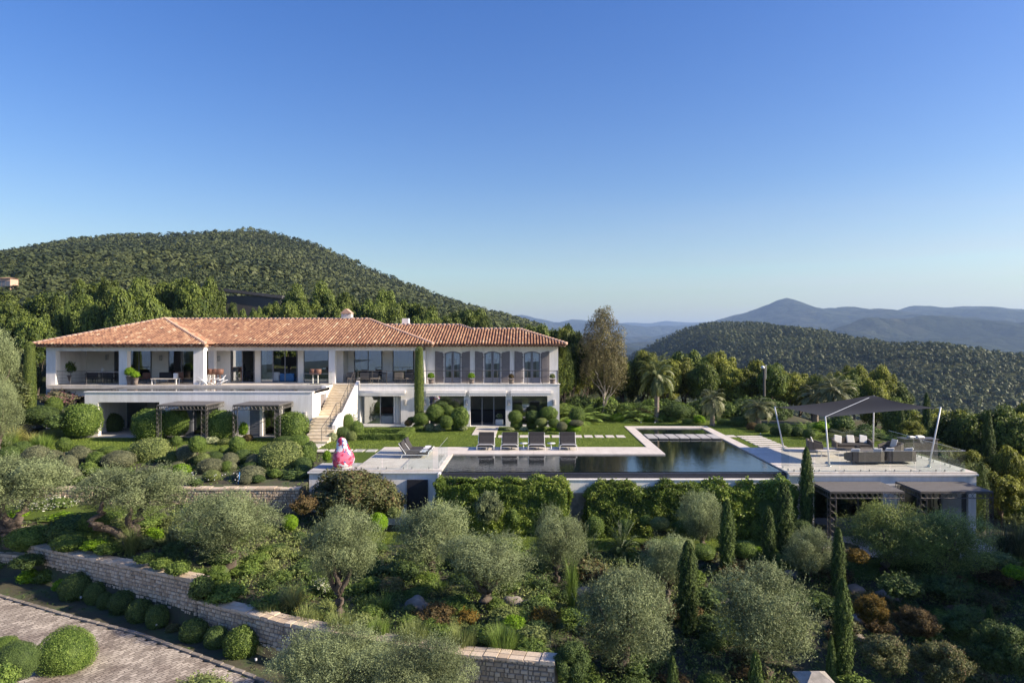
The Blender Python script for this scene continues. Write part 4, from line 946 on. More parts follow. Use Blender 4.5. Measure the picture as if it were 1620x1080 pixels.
# ------------------------------------------------------------------ tiled roof
RF = MB(); bed = MB(); CAP = MB(); TS = .32
def slope(poly, O, U, tiles=True):
    O = Vector(O); U = Vector(U).normalized(); P = [Vector(p) for p in poly]
    n = (P[1]-P[0]).cross(P[2]-P[0]).normalized()
    if n.z < 0: n = -n; P = P[::-1]
    Vv = n.cross(U); 
    if Vv.z < 0: Vv = -Vv
    bed.poly([p-n*.03 for p in P])
    if not tiles: return
    uv = [((p-O).dot(U), (p-O).dot(Vv)) for p in P]; u0 = min(a for a, b in uv); u1 = max(a for a, b in uv)
    pitch = .235; u = u0+pitch/2
    while u < u1:
        vs = []
        for i in range(len(uv)):
            (a, b), (c, d) = uv[i], uv[(i+1) % len(uv)]
            if (a-u)*(c-u) < 0: vs.append(b+(d-b)*(u-a)/(c-a))
        if len(vs) >= 2:
            v0, v1 = min(vs), max(vs); ct = random.uniform(-.12, .12); v = v0-.06 if v0 < .01 else v0
            while v < v1-.03:
                vl = min(.36, v1-v+.03); tone = min(1, max(0, random.gauss(.48, .17)+ct)); jx = random.uniform(-.008, .008); m = 4; vsx = []
                for (vv, rr, hh) in ((v, .092, .032), (v+vl+.05, .075, .0)):
                    for k in range(m+1):
                        an = math.pi*k/m; vsx.append(O+U*(u+jx+math.cos(an)*rr)+Vv*vv+n*(hh+math.sin(an)*rr*.95))
                RF.add(vsx, [(k, k+1, m+1+k+1, m+1+k) for k in range(m)]+[tuple(range(m+1))[::-1]], tone)
                v += .36
        u += pitch
def capline(a, b, r=.13):
    a = Vector(a); b = Vector(b); n = int((b-a).length/.38)+1
    for k in range(n):
        p = a.lerp(b, k/n); q = a.lerp(b, (k+1.15)/n); 
        CAP.tube([p+Vector((0, 0, .03)), q+Vector((0, 0, .0))], [r*1.06, r*.9], 8, random.uniform(.35, .9))
ez = 6.36
zz = lambda d: ez+d*TS
A0 = (-37.3, 50.9); A1 = (-24.3, 50.9); PK = (-30.8, 57.4, zz(6.5))
slope([(*A0, ez), (*A1, ez), PK], (*A0, ez), (1, 0, 0))
slope([(-24.3, 50.9, ez), (-24.3, 52.3, ez), (-30.8, 58.8, zz(6.5)), PK], (-24.3, 50.9, ez), (0, 1, 0))
slope([(*A0, ez), PK, (-30.8, 58.8, zz(6.5)), (-37.3, 65.3, ez)], (-37.3, 50.9, ez), (0, 1, 0), True)
slope([(-24.3, 52.3, ez), (-7.5, 52.3, ez), (-14.0, 58.8, zz(6.5)), (-30.8, 58.8, zz(6.5))], (-24.3, 52.3, ez), (1, 0, 0))
slope([(-7.5, 52.3, ez), (-7.5, 52.6, ez), (-12.3, 57.4, zz(4.8)), (-14.0, 58.8, zz(6.5))], (-7.5, 52.3, ez), (0, 1, 0))
slope([(-14, 58.8, zz(6.5)), (-12.3, 57.4, zz(4.8)), (-7.5, 62.2, ez), (-7.5, 65.3, ez)], (-7.5, 52.3, ez), (0, 1, 0), False)
slope([(-37.3, 65.3, ez), (-7.5, 65.3, ez), (-14.0, 58.8, zz(6.5)), (-30.8, 58.8, zz(6.5))], (-37, 65.3, ez), (1, 0, 0), False)
slope([(-7.5, 52.6, ez), (2.75, 52.6, ez), (-.95, 56.3, zz(3.7)), (-4.9, 56.3, zz(3.7)), (-6.0, 57.4, zz(4.8)), (-12.3, 57.4, zz(4.8))], (-7.5, 52.6, ez), (1, 0, 0))
slope([(2.75, 52.6, ez), (2.75, 60, ez), (-.95, 56.3, zz(3.7))], (2.75, 52.6, ez), (0, 1, 0))
slope([(2.75, 60, ez), (-6, 60, ez), (-4.9, 56.3, zz(3.7)), (-.95, 56.3, zz(3.7))], (0, 60, ez), (1, 0, 0), False)
slope([(-6, 57.4, zz(4.8)), (-4.9, 56.3, zz(3.7)), (-4.9, 58.5, zz(3.7))], (-6, 57.4, ez), (0, 1, 0), False)
slope([(-6, 57.4, zz(4.8)), (-12.3, 57.4, zz(4.8)), (-8, 62.2, ez), (-1, 62.2, ez)], (-6, 62, ez), (1, 0, 0), False)
for a, b in (((*A0, ez), PK), ((*A1, ez), PK), (PK, (-30.8, 58.8, zz(6.5))), ((-30.8, 58.8, zz(6.5)), (-14, 58.8, zz(6.5))), ((-7.5, 52.3, ez), (-14, 58.8, zz(6.5))), ((-12.6, 57.4, zz(4.8)), (-6, 57.4, zz(4.8))), ((-6, 57.4, zz(4.8)), (-4.9, 56.3, zz(3.7))), ((-4.9, 56.3, zz(3.7)), (-.95, 56.3, zz(3.7))), ((2.75, 52.6, ez), (-.95, 56.3, zz(3.7)))): capline(a, b)
ROOF = part('roof', RF, M['tile'], None, True); bed.build('roof_bed', M['tilebed'], ROOF); CAP.build('ridge_cap', M['mortar'], ROOF, True)
gen = MB()
def genoise(x0, x1, y):
    gen.box(x0, x1, y+.25, y+.62, ez-.20, ez-.03); gen.box(x0+.02, x1-.02, y+.06, y+.26, ez-.10, ez-.035)
    x = x0+.1
    while x < x1-.05:
        for (yy, z, r) in ((y+.05, ez-.08, .075), (y+.24, ez-.17, .07)): gen.tube([(x, yy-.05, z), (x, yy+.15, z)], r, 6, random.random())
        x += .235
genoise(-37.2, -24.35, 50.9); genoise(-24.4, -7.5, 52.3); genoise(-7.6, 2.7, 52.6)
gen.build('eaves_tiles', M['tile'], ROOF)
so = MB(); so.box(-37.0, -24.5, 51.2, 65, EZ, EZ+.08); so.box(-24.5, 2.5, 52.75, 60, EZ+.002, EZ+.082); so.build('soffit', M['tilebed'], ROOF)
ch = MB(); cx_ = X(549, 59); ch.box(cx_-.42, cx_+.42, 58.7, 59.4, 8.1, 8.95); c1 = part('chimney', ch, M['cream'])
ch = MB(); ch.hexa([(cx_-.5, 58.6, 8.95), (cx_+.5, 58.6, 8.95), (cx_+.5, 59.5, 8.95), (cx_-.5, 59.5, 8.95), (cx_-.03, 58.6, 9.35), (cx_+.03, 58.6, 9.35), (cx_+.03, 59.5, 9.35), (cx_-.03, 59.5, 9.35)]); ch.build('chimney_cap', M['mortar'], c1)
ch = MB(); cx_ = X(642, 60); ch.hexa([(cx_-.36, 59.7, 7), (cx_+.36, 59.7, 7), (cx_+.36, 60.4, 7), (cx_-.36, 60.4, 7), (cx_-.28, 59.75, 8.55), (cx_+.28, 59.75, 8.55), (cx_+.28, 60.3, 8.55), (cx_-.28, 60.3, 8.55)]); part('chimney', ch, ren)
# ------------------------------------------------------------------ pergolas
def pergola(x0, x1, y0, y1, zg, zt, label, group=None):
    root = empty('pergola', ((x0+x1)/2, (y0+y1)/2, zg), label, 'pergola', group); ox, oy = (x0+x1)/2, (y0+y1)/2
    hx, hy, h = (x1-x0)/2, (y1-y0)/2, zt-zg
    r = MB(); r.bbox(-hx, hx, -hy, hy, h-.05, h, .01); 
    for k in range(1, 5): r.box(-hx+.03, hx-.03, -hy+2*hy*k/5-.02, -hy+2*hy*k/5+.02, h-.11, h-.052)
    r.build('roof_panel', M['mesh'], root)
    def lattice(mb, p, d, ln, up, wd, rings):
        "frame with a row of rings along d"
        p = Vector(p); d = Vector(d); up = Vector(up)
        for o in (0, wd): mb.tube([p+up*o, p+up*o+d*ln], .017, 5)
        n = int(ln/(wd*.92)); q = ln/n
        for k in range(n):
            c = p+d*(k+.5)*q+up*wd/2
            pts = [c+d*math.cos(a)*wd*.44+up*math.sin(a)*wd*.44 for a in [i*math.pi/4 for i in range(9)]]; mb.tube(pts, .011, 4, cap=False)
            mb.tube([c-d*q*.5-up*wd*.5, c-d*q*.28-up*wd*.28], .009, 4); mb.tube([c+d*q*.5+up*wd*.5, c+d*q*.28+up*wd*.28], .009, 4)
    for (px, py) in ((-hx, -hy), (hx-.3, -hy)):
        m = MB(); lattice(m, (px, py, 0), (0, 0, 1), h-.06, (1, 0, 0), .3, 0); lattice(m, (px if px < 0 else px+.3, py+.0, 0), (0, 0, 1), h-.06, (0, 1, 0), .28, 0); m.build('post', M['darkmetal'], root)
    m = MB(); lattice(m, (-hx, -hy-.01, h-.33), (1, 0, 0), 2*hx, (0, 0, 1), .26, 0)
    for px in (-hx, hx): lattice(m, (px, -hy, h-.33), (0, 1, 0), 2*hy, (0, 0, 1), .26, 0)
    m.build('lattice_beam', M['darkmetal'], root); return root
pergola(-24.3, -21.1, 44.3, 46.95, 0, 2.47, 'dark lattice pergola on the lower villa terrace, the one farther from the stairs')
pergola(-19.35, -16.35, 44.3, 46.95, 0, 2.47, 'dark lattice pergola on the lower villa terrace, nearer the stairs')
pergola(13.97, 17.45, 31.9, 34.1, -3.18, -.38, 'lattice pergola in front of the guest rooms, beside the tall cypress')
pergola(18.2, 21.6, 31.9, 34.1, -3.18, -.38, 'rightmost lattice pergola at the corner of the guest rooms')

# ------------------------------------------------------------------ guest rooms under the sun deck
G_ = tag(bpy.data.objects.new('guest_house', None), 'white guest rooms built under the sun deck, with wide dark glazing', 'guest house'); COL.objects.link(G_)
gy = 34.5
w = MB()
for xa_, xb_ in ((12.95, ux(1284, gy)), (ux(1392, gy), ux(1418, gy)), (ux(1526, gy), 22.05)): MB().box(xa_, xb_, gy-.3, gy, -3.2, -.62).build('wall', M['render'], G_)
w = MB(); w.box(12.95, 22.05, 39, 39.2, -3.25, -.1); w.box(12.95, 22.05, gy, 39, -.3, -.11); w.box(17.7, 17.9, gy, 39, -3.2, -.3); w.build('inner_wall', M['room'], G_)
w = MB(); w.box(12.95, 22.05, 33.6, 39, -3.3, -3.19); w.build('floor', M['deckstone'], G_)
def gwin(a, b_, n, gl='darkglass'):
    xa, xb = ux(a, gy), ux(b_, gy); f = MB(); y = gy-.1
    f.box(xa, xb, y-.04, y+.04, -3.18, -3.1); f.box(xa, xb, y-.04, y+.04, -.7, -.63)
    for i in range(n+1):
        c = xa+(xb-xa)*i/n; f.box(max(xa, c-.04), min(xb, c+.04), y-.035, y+.035, -3.1, -.7)
    o = f.build('window', M['darkmetal'], G_)
    for i in range(n):
        p0 = xa+(xb-xa)*i/n+.04; p1 = xa+(xb-xa)*(i+1)/n-.04; MB().poly([(p0, y, -3.1), (p1, y, -3.1), (p1, y, -.7), (p0, y, -.7)]).build('pane', M[gl], o)
gwin(1285, 1391, 3); gwin(1419, 1486, 2)
sh = MB(); xa, xb = ux(1487, gy), ux(1518, gy); sh.box(xa, xb, gy-.15, gy-.08, -3.15, -.64)
for k in range(24): sh.box(xa+.04, xb-.04, gy-.18, gy-.15, -3.1+k*.1, -3.1+k*.1+.06)
sh.build('shutter', M['greystone'], G_)
w = MB(); w.box(ux(1518, gy), ux(1526, gy), gy-.14, gy, -3.15, -.63); w.build('frame_post', M['darkmetal'], G_)

# ------------------------------------------------------------------ glass balustrades on the decks
def glassfence(path, label, h=1.05, every=1.25):
    root = tag(bpy.data.objects.new('glass_balustrade', None), label, 'glass fence'); COL.objects.link(root)
    pts = [Vector(p) for p in path]; fr = MB()
    for i in range(len(pts)-1):
        a, b = pts[i], pts[i+1]; n = max(1, round((b-a).length/every)); d = (b-a).normalized()
        for k in range(n):
            p, q = a.lerp(b, k/n)+d*.02, a.lerp(b, (k+1)/n)-d*.02
            nn = Vector((-d.y, d.x, 0))*.009; up = Vector((0, 0, h)); MB().hexa([p-nn, q-nn, q+nn, p+nn, p-nn+up, q-nn+up, q+nn+up, p+nn+up]).build('pane', M['clearglass'], root)
            for pp in (p+d*.2, q-d*.2): fr.box(pp.x-.025, pp.x+.025, pp.y-.025, pp.y+.025, pp.z-.02, pp.z+.12)
    for i in range(len(pts)-1): fr.tube([pts[i]+Vector((0, 0, h+.006)), pts[i+1]+Vector((0, 0, h+.006))], .011, 6)
    fr.build('clamp', M['steel'], root)
glassfence([(12.98, 35.4, .07), (12.98, 34.25, .07), (21.8, 34.25, .07), (21.8, 37.2, .07), (21.95, 41.9, .07)], 'clear glass balustrade round the outer edge of the sun deck under the sail')
glassfence([(-4.75, 38.9, .07), (-4.75, 35.0, .07)], 'short glass screen on the deck left of the pool')
glassfence([(-8.9, 34.9, .07), (-5.0, 34.9, .07)], 'low glass balustrade above the black service door', 1.0)

# ------------------------------------------------------------------ shade sail
S_ = empty('shade_sail', (18, 38.5, .07), 'charcoal square sail canopy on four leaning white poles over the sofas', 'shade sail')
sb = {'a': ((15.3, 41.3), (14.85, 41.6, 2.62)), 'b': ((15.65, 35.8), (15.35, 35.6, 2.68)), 'c': ((20.7, 41.3), (20.85, 41.5, 3.3)), 'd': ((20.72, 35.55), (21.25, 35.4, 3.2))}
def rel(p): return (p[0]-18, p[1]-38.5, p[2]-.07)
for k_, (b0, t0) in sb.items():
    m = MB(); m.tube([rel((*b0, .07)), rel(t0)], [.045, .036], 10); m.build('pole', M['whitemetal'], S_, True)
    m = MB(); m.lathe([(.16, 0), (.16, .02), (.09, .025), (.08, .1)], 14, rel((*b0, .07))); m.build('pole_foot', M['steel'], S_)
ca = Vector(rel((15.0, 41.5, 2.6))); cb = Vector(rel((15.42, 35.75, 2.63))); cc = Vector(rel((20.75, 41.35, 3.22))); cd = Vector(rel((21.1, 35.5, 3.14)))
def sailp(u, v):
    p = (ca*(1-u)+cc*u)*v+(cb*(1-u)+cd*u)*(1-v); cen = (ca+cb+cc+cd)/4
    e = (u-.5)**2+(v-.5)**2; pull = .085*(1-abs(2*u-1)**2*1.0)*(abs(2*v-1)**3)+.085*(1-abs(2*v-1)**2)*(abs(2*u-1)**3)
    q = p.lerp(Vector((cen.x, cen.y, p.z)), pull); q.z -= .2*math.sin(math.pi*u)*math.sin(math.pi*v)-.1*math.exp(-((u-1)**2+(v-1)**2)*9); return q
m = MB(); m.grid(sailp, 22, 22); o = m.build('sail_cloth', M['sail'], S_, True)
m = MB(); m.tube([rel(sb['b'][1]), rel(sb['c'][1])], .016, 5); m.tube([ca, rel(sb['a'][1])], .02, 5); m.tube([cd, rel(sb['d'][1])], .02, 5); m.tube([cc, rel(sb['c'][1])], .03, 5); m.tube([cb, rel(sb['b'][1])], .02, 5); m.build('ridge_cable', M['steel'], S_)

# ------------------------------------------------------------------ sun loungers
def cushion(mb, x0, x1, y0, y1, z0, z1, b=.05): mb.bbox(x0, x1, y0, y1, z0, z1, b)
def lounger(name, loc, label, rz=0, group=None, towel=False, hb=.95):
    root = empty(name, loc, label, 'sun lounger', group, rz); W = .5
    m = MB()
    foot = [(-W-.05, .15, .0), (-W-.05, 0, .2), (-W-.03, -.02, .33), (-W+.1, -.03, .4), (W-.1, -.03, .4), (W+.03, -.02, .33), (W+.05, 0, .2), (W+.05, .15, 0)]
    m.tube(foot, .024, 6); m.tube([(-W-.05, .1, .24), (-W-.05, 1.5, .24), (W+.05, 1.5, .24), (W+.05, .1, .24)], .022, 6)
    for s in (-1, 1): m.tube([(s*(W+.05), 1.5, .24), (s*(W+.05), 1.6, 0)], .022, 6)
    m.tube([(-W-.03, 1.3, .3), (-W-.03, 1.72, .98), (W+.03, 1.72, .98), (W+.03, 1.3, .3)], .022, 6)
    m.build('frame', M['whitemetal'], root)
    m = MB(); m.bbox(-W, W, -.0, 1.35, .24, .39, .05); m.build('seat_cushion', M['cushion'], root)
    m = MB(); m.hexa([(-W, 1.28, .34), (W, 1.28, .34), (W, 1.44, .28), (-W, 1.44, .28), (-W, 1.62, 1.02), (W, 1.62, 1.02), (W, 1.78, .96), (-W, 1.78, .96)]); o = m.build('back_cushion', M['cushion'], root)
    bv = o.modifiers.new('b', 'BEVEL'); bv.width = .04; bv.segments = 2
    m = MB(); m.hexa([(-W, 1.52, .82), (W, 1.52, .82), (W, 1.60, .80), (-W, 1.60, .80), (-W, 1.57, 1.06), (W, 1.57, 1.06), (W, 1.68, 1.05), (-W, 1.68, 1.05)]); o = m.build('headrest', M['cushion'], root); bv = o.modifiers.new('b', 'BEVEL'); bv.width = .03; bv.segments = 2
    if towel:
        m = MB(); m.grid(lambda u, v: (-W-.03+2*(W+.03)*u, .12+.34*v+.03*math.sin(u*9), .36+.012*math.sin(u*23)*math.cos(v*7)), 16, 5); m.grid(lambda u, v: (W+.035+.01*math.sin(v*7), .12+.3*v, .365-.3*u), 4, 5)
        t = m.build('towel', M['whitecushion'], None, True); t.location = loc; t.rotation_euler.z = rz
        tag(t, 'crumpled white towel lying across the foot of the '+towel+' lounger', 'towel')
    return root
for px, lb in ((768, 'charcoal sun lounger with white tube frame, leftmost of the four facing the pool'), (806, 'charcoal sun lounger second from the left in the row of four by the pool'), (849, 'charcoal sun lounger third from the left in the row of four by the pool'), (899, 'charcoal sun lounger set apart at the right end of the poolside row')):
    lounger('sun_lounger', (ux(px, 41), 40.85, .07), lb, 0, 'sun loungers facing the pool').scale = (.93, .74, .9)
lounger('sun_lounger', (-5.75, 39.9, .07), 'charcoal sun lounger on the left deck, farther from the camera, turned sideways', R(90), None, 'farther').scale = (.95, .95, .84)
lounger('sun_lounger', (-5.75, 38.6, .07), 'charcoal sun lounger on the left deck, nearer the camera, turned sideways', R(90), None, 'nearer').scale = (.95, .95, .84)
m = MB(); m.lathe([(.2, 0), (.2, .02), (.03, .04), (.03, .36), (.25, .37), (.25, .40)], 20); tag(m.build('side_table', M['whitemetal'], None, True, (ux(828, 41.2), 41.2, .07)), 'small round white side table between the second and third poolside loungers', 'side table')
m = MB(); m.lathe([(.2, 0), (.2, .02), (.03, .04), (.03, .36), (.25, .37), (.25, .40)], 20); tag(m.build('side_table', M['whitemetal'], None, True, (ux(872, 41.2), 41.2, .07)), 'small round white side table between the third and fourth poolside loungers', 'side table')

# ------------------------------------------------------------------ sofas under the sail
def sofa(loc, rz, w, label, ncush, cat='sofa', back=.68, curved=True, cushcol='whitecushion', group=None):
    root = empty('outdoor_'+cat, loc, label, cat, group, rz); hw = w/2
    m = MB(); n = 18
    # wrap-round wicker back
    path = [(-hw, -.42), (-hw-.03, .1), (-hw+.06, .36), (-hw+.3, .44), (hw-.3, .44), (hw-.06, .36), (hw+.03, .1), (hw, -.42)]
    for i in range(len(path)-1):
        a, b = path[i], path[i+1]; ha = .5 if i in (0,) else back; hb = .5 if i == len(path)-2 else back
        ha, hb = [.48, back*.9, back, back, back, back, back*.9, .48][i], [.48, back*.9, back, back, back, back, back*.9, .48][i+1]
        nx, ny = -(b[1]-a[1]), b[0]-a[0]; l = math.hypot(nx, ny); nx, ny = nx/l*.045, ny/l*.045
        m.hexa([(a[0]+nx, a[1]+ny, .16), (b[0]+nx, b[1]+ny, .16), (b[0]-nx, b[1]-ny, .16), (a[0]-nx, a[1]-ny, .16), (a[0]+nx*1.5, a[1]+ny*1.5, ha), (b[0]+nx*1.5, b[1]+ny*1.5, hb), (b[0]-nx*.6, b[1]-ny*.6, hb), (a[0]-nx*.6, a[1]-ny*.6, ha)])
    m.box(-hw, hw, -.42, .4, .14, .24); m.build('wicker_body', M['wicker'], root)
    for sx in (-1, 1):
        for sy in (-.36, .34): MB().tube([(sx*(hw-.06), sy, 0), (sx*(hw-.1), sy*.95, .16)], [.012, .018], 6).build('leg', M['darkmetal'], root)
    m = MB(); m.bbox(-hw+.05, hw-.05, -.42, .3, .24, .38, .04); m.build('seat_cushion', M['cushion'], root)
    for k in range(ncush):
        x = -hw+.28+(w-.56)*(k/(ncush-1) if ncush > 1 else .5); t = random.uniform(-.25, .25); q = MB(); s_ = .23
        P_ = []
        for (dy, zz_) in ((.22, 0), (.14, 0)):
            for (ux_, uz) in ((-s_, -s_), (s_, -s_), (s_, s_), (-s_, s_)):
                xx = ux_*math.cos(t)-uz*math.sin(t); z_ = ux_*math.sin(t)+uz*math.cos(t); P_.append((x+xx, dy+z_*.35-.02, .62+z_*.95))
        q.hexa(P_); o = q.build('pillow', M[cushcol], root); o.modifiers.new('b', 'BEVEL').width = .06; o.modifiers['b'].segments = 3
    return root
sofa((19.35, 41.2, .07), 0, 2.1, 'wicker sofa with three white pillows at the back of the sail deck', 3)
sofa((16.9, 40.6, .07), R(70), 1.0, 'wicker armchair with a white pillow, behind the low tables under the sail', 1, 'armchair')
sofa((17.9, 36.6, .07), R(180), 1.75, 'wicker sofa seen from behind at the front of the sail deck, on the left', 2)
sofa((19.75, 36.8, .07), R(180), 1.6, 'wicker sofa seen from behind at the front of the sail deck, on the right', 2)
sofa((20.9, 39.6, .07), R(-80), 1.1, 'wicker armchair by the right-hand poles of the sail', 1, 'armchair')
def ltable(loc, w, d, h, label, m1='deckstone'):
    root = empty('coffee_table', loc, label, 'low table'); MB().bbox(-w/2, w/2, -d/2, d/2, h-.05, h, .01).build('table_top', M[m1], root)
    for sx in (-1, 1):
        for sy in (-1, 1): MB().tube([(sx*(w/2-.06), sy*(d/2-.06), 0), (sx*(w/2-.08), sy*(d/2-.08), h-.05)], .018, 6).build('leg', M['whitemetal'], root)
ltable((18.9, 39.1, .07), 1.5, .8, .34, 'low pale table in the middle of the sofas', 'wicker'); ltable((16.9, 38.9, .07), 1.1, .7, .32, 'low table nearest the left poles of the sail', 'deckstone')
o = MB().bbox(-.12, .12, -.12, .12, 0, .22, .02).build('lantern', M['blackmetal'], None, False, (18.7, 39.1, .42)); tag(o, 'small dark lantern standing on the middle table', 'lantern')
# outdoor counter behind the glass at the right
r_ = empty('outdoor_counter', (23.2, 41.0, -.2), 'dark outdoor counter beyond the glass at the right edge of the deck', 'counter')
MB().bbox(-1.0, 1.0, -.4, .4, -1.6, .95, .02).build('cabinet', M['wicker'], r_); MB().bbox(-1.05, 1.05, -.45, .45, .95, 1.0, .01).build('worktop', M['darkmetal'], r_)
m = MB(); m.bbox(-.35, .05, -.2, .2, 0, .1, .04); m.bbox(.1, .55, -.25, .15, 0, .14, .05); tag(m.build('towel', M['whitecushion'], None, True, (23.0, 41.0, .8)), 'folded white towels lying on the dark outdoor counter', 'towels')

# ------------------------------------------------------------------ sculpture
def sculptmat():
    m, nt, out = mat('mosaic_glaze'); co = nd(nt, 'ShaderNodeTexCoord').outputs['Object']
    dn = nd(nt, 'ShaderNodeTexNoise', {'Vector': co, 'Scale': 2.5, 'Detail': 2}); ad = nd(nt, 'ShaderNodeVectorMath', {0: dn.outputs['Color'], 1: co}, operation='ADD')
    v = nd(nt, 'ShaderNodeTexVoronoi', {'Vector': ad.outputs[0], 'Scale': 4.6}); r = nd(nt, 'ShaderNodeSeparateColor', {0: v.outputs['Color']})
    cr_ = ramp(nt, r.outputs[0], [(0, (.5, .04, .09)), (.17, (.66, .16, .25)), (.3, (.66, .66, .7)), (.5, (.10, .12, .32)), (.62, (.62, .14, .22)), (.8, (.55, .5, .1)), (.87, (.5, .06, .1))]); cr_.color_ramp.interpolation = 'CONSTANT'
    p = nd(nt, 'ShaderNodeBsdfPrincipled', {'Base Color': cr_.outputs[0], 'Roughness': .25}); nt.links.new(p.outputs[0], out.inputs[0]); return m
sx_, sy_, _ = at(541, 735, 35.7); sr = empty('sculpture', (sx_, sy_, .03), 'glossy pear-shaped sculpture in patches of pink, white, blue and yellow', 'sculpture')
m = MB(); m.lathe([(.30, 0), (.52, .06), (.62, .25), (.64, .45), (.58, .68), (.46, .88), (.37, 1.05), (.32, 1.22), (.28, 1.38), (.2, 1.5), (.06, 1.56)], 28, sx=1, sy=.9)
for v in range(len(m.v)):
    x, y, z = m.v[v]; f_ = 1+.07*math.sin(3*math.atan2(y, x)+z*3); f_ *= .9; m.v[v] = (x*f_+.06*math.sin(z*2.2), y*f_, z)
m.build('body', sculptmat(), sr, True); MB().lathe([(.5, -.0), (.5, .05), (.4, .06)], 24).build('plinth', M['greystone'], sr)

# ------------------------------------------------------------------ things on the upper terrace
def pot(px, pyb, Y, r, h, label, plant='bright', pr=None, cat='potted plant', dz=0, group=None):
    x = ux(px, Y); z = H-(pyb-CY)*Y/F+dz; root = empty('potted_plant', (x, Y, z), label, cat, group)
    MB().lathe([(r*.68, 0), (r*.8, h*.5), (r*.95, h*.92), (r*1.06, h*.93), (r*1.06, h), (r*.9, h), (r*.85, h*.93)], 16).build('pot', M['terracotta'], root, True)
    o = link('foliage', bpy.data.meshes['bush'], root, (0, 0, h+(pr or r)*.75)); o.scale = ((pr or r*1.5),)*3; setmat(o, L[plant]); return root
for px, pl_, lb in ((682, 'bright', 'pot of bright green succulents on the balcony ledge, just right of the clipped column'), (746, 'bright', 'round pot of yellow-green leaves on the ledge between the first and second arched windows'), (809, 'red', 'pot with sparse dull foliage on the ledge between the second and third arched windows'), (874, 'sage', 'pot of pale leaves at the right-hand end of the balcony ledge')):
    pot(px, 0, RL+.2, .24, .36, lb, pl_, .31 if px < 800 else .26, dz=FZ-(H-(0-CY)*(RL+.2)/F))
for px, pl_, lb, r in ((206, 'bright', 'tall grey pot of lime-green leaves by the pavilion column, the left one', .3), (214, 'bright', 'grey pot of lime-green leaves beside its taller twin at the pavilion column', .24)):
    pot(px, 0, 51.35 if px == 206 else 51.2, r*.95, .62 if px == 206 else .5, lb, pl_, r*1.45, dz=FZ-(H-(0-CY)*(51.35 if px == 206 else 51.2)/F))
pot(104, 0, 53.5, .4, .6, 'large pot of dark green leaves inside the far left pavilion bay', 'box', .75, dz=FZ-(H-(0-CY)*53.5/F))
def chair(px, Y, label, rz=0, m1='cushion', w=.55, h=.85, group=None, z=FZ, hs=.42):
    root = empty('armchair', (ux(px, Y), Y, z), label, 'chair', group, rz); MB().bbox(-w/2, w/2, -.27, .27, hs-.1, hs, .03).build('seat', M[m1], root); MB().bbox(-w/2, w/2, .2, .29, hs, h, .03).build('backrest', M[m1], root)
    for sx in (-1, 1):
        for sy in (-1, 1): MB().tube([(sx*(w/2-.04), sy*.23, 0), (sx*(w/2-.05), sy*.22, hs-.08)], .018, 5).build('leg', M['darkmetal'], root)
def tbl(px, Y, w, d, h, label, m1='whitecushion', ml='darkmetal', z=FZ):
    root = empty('table', (ux(px, Y), Y, z), label, 'table'); MB().bbox(-w/2, w/2, -d/2, d/2, h-.05, h, .01).build('table_top', M[m1], root)
    for sx in (-1, 1):
        for sy in (-1, 1): MB().box(sx*(w/2-.08)-.03, sx*(w/2-.08)+.03, sy*(d/2-.08)-.03, sy*(d/2-.08)+.03, 0, h-.05).build('leg', M[ml], root)
tbl(162, 54.2, 2.2, 1.0, .74, 'dark dining table set in the left pavilion bay', 'blackmetal')
for k, px in enumerate((144, 153, 167, 177)): chair(px, 53.4, ['black dining chair at the left end of the pavilion table', 'black dining chair, second from the left at the pavilion table', 'black dining chair, third from the left at the pavilion table', 'black dining chair at the right end of the pavilion table'][k], R(180), 'blackmetal', .5, .85, 'dining chairs in the pavilion')
o = MB().lathe([(.12, 0), (.14, .2), (.08, .38), (.1, .42)], 16).build('vase', M['whitecushion'], None, True, (ux(162, 54.2), 54.2, FZ+.74)); tag(o, 'white vase standing on the dark pavilion table', 'vase')
chair(229, 53.6, 'brown terrace chair behind the grey pots', 0, 'brown', .6, .8); chair(259, 53.0, 'wide black armchair in the right pavilion bay', R(0), 'blackmetal', .95, .85); chair(283, 53.4, 'brown chair by the glass at the right end of the pavilion', R(20), 'brown', .6, .85)
tbl(262, 51.9, 2.0, .6, .45, 'long low pale table on the pavilion terrace', 'deckstone', 'whitemetal')
o = MB().bbox(-.13, .13, -.13, .13, 0, .4, .02).build('lantern', M['whitecushion'], None, False, (ux(278, 51.9), 51.9, FZ+.45)); tag(o, 'white square lantern on the low terrace table', 'lantern')
def stool(px, Y, label, rz=0, m1='brown', leg='brown', group=None):
    root = empty('bar_stool', (ux(px, Y), Y, FZ), label, 'bar stool', group, rz); MB().lathe([(.1, .72), (.24, .76), (.27, .95), (.26, 1.14), (.23, 1.14), (.2, .82), (.02, .8)], 12).build('seat', M[m1], root, True)
    MB().tube([(0, 0, 0), (0, 0, .74)], [.05, .04], 8).build('stem', M[leg], root); MB().lathe([(.22, 0), (.22, .03), (.04, .05)], 14).build('foot', M['darkmetal'], root)
for px, lb in ((325, 'brown tub bar stool partly behind the pavilion column'), (334, 'brown tub bar stool, second in the group beside the pavilion column'), (342, 'brown tub bar stool, third in the group beside the pavilion column'), (348, 'brown tub bar stool nearest the wall lamp')): stool(px, 52.4, lb, 0, 'brown', 'brown', 'bar stools at the pavilion corner')
for px, lb in ((495, 'pale-legged bar stool with brown tub seat left of its twin, near the stairs'), (503, 'pale-legged bar stool with brown tub seat right of its twin, near the stairs')): stool(px, 52.2, lb, 0, 'brown', 'cream', 'bar stools near the stairs')
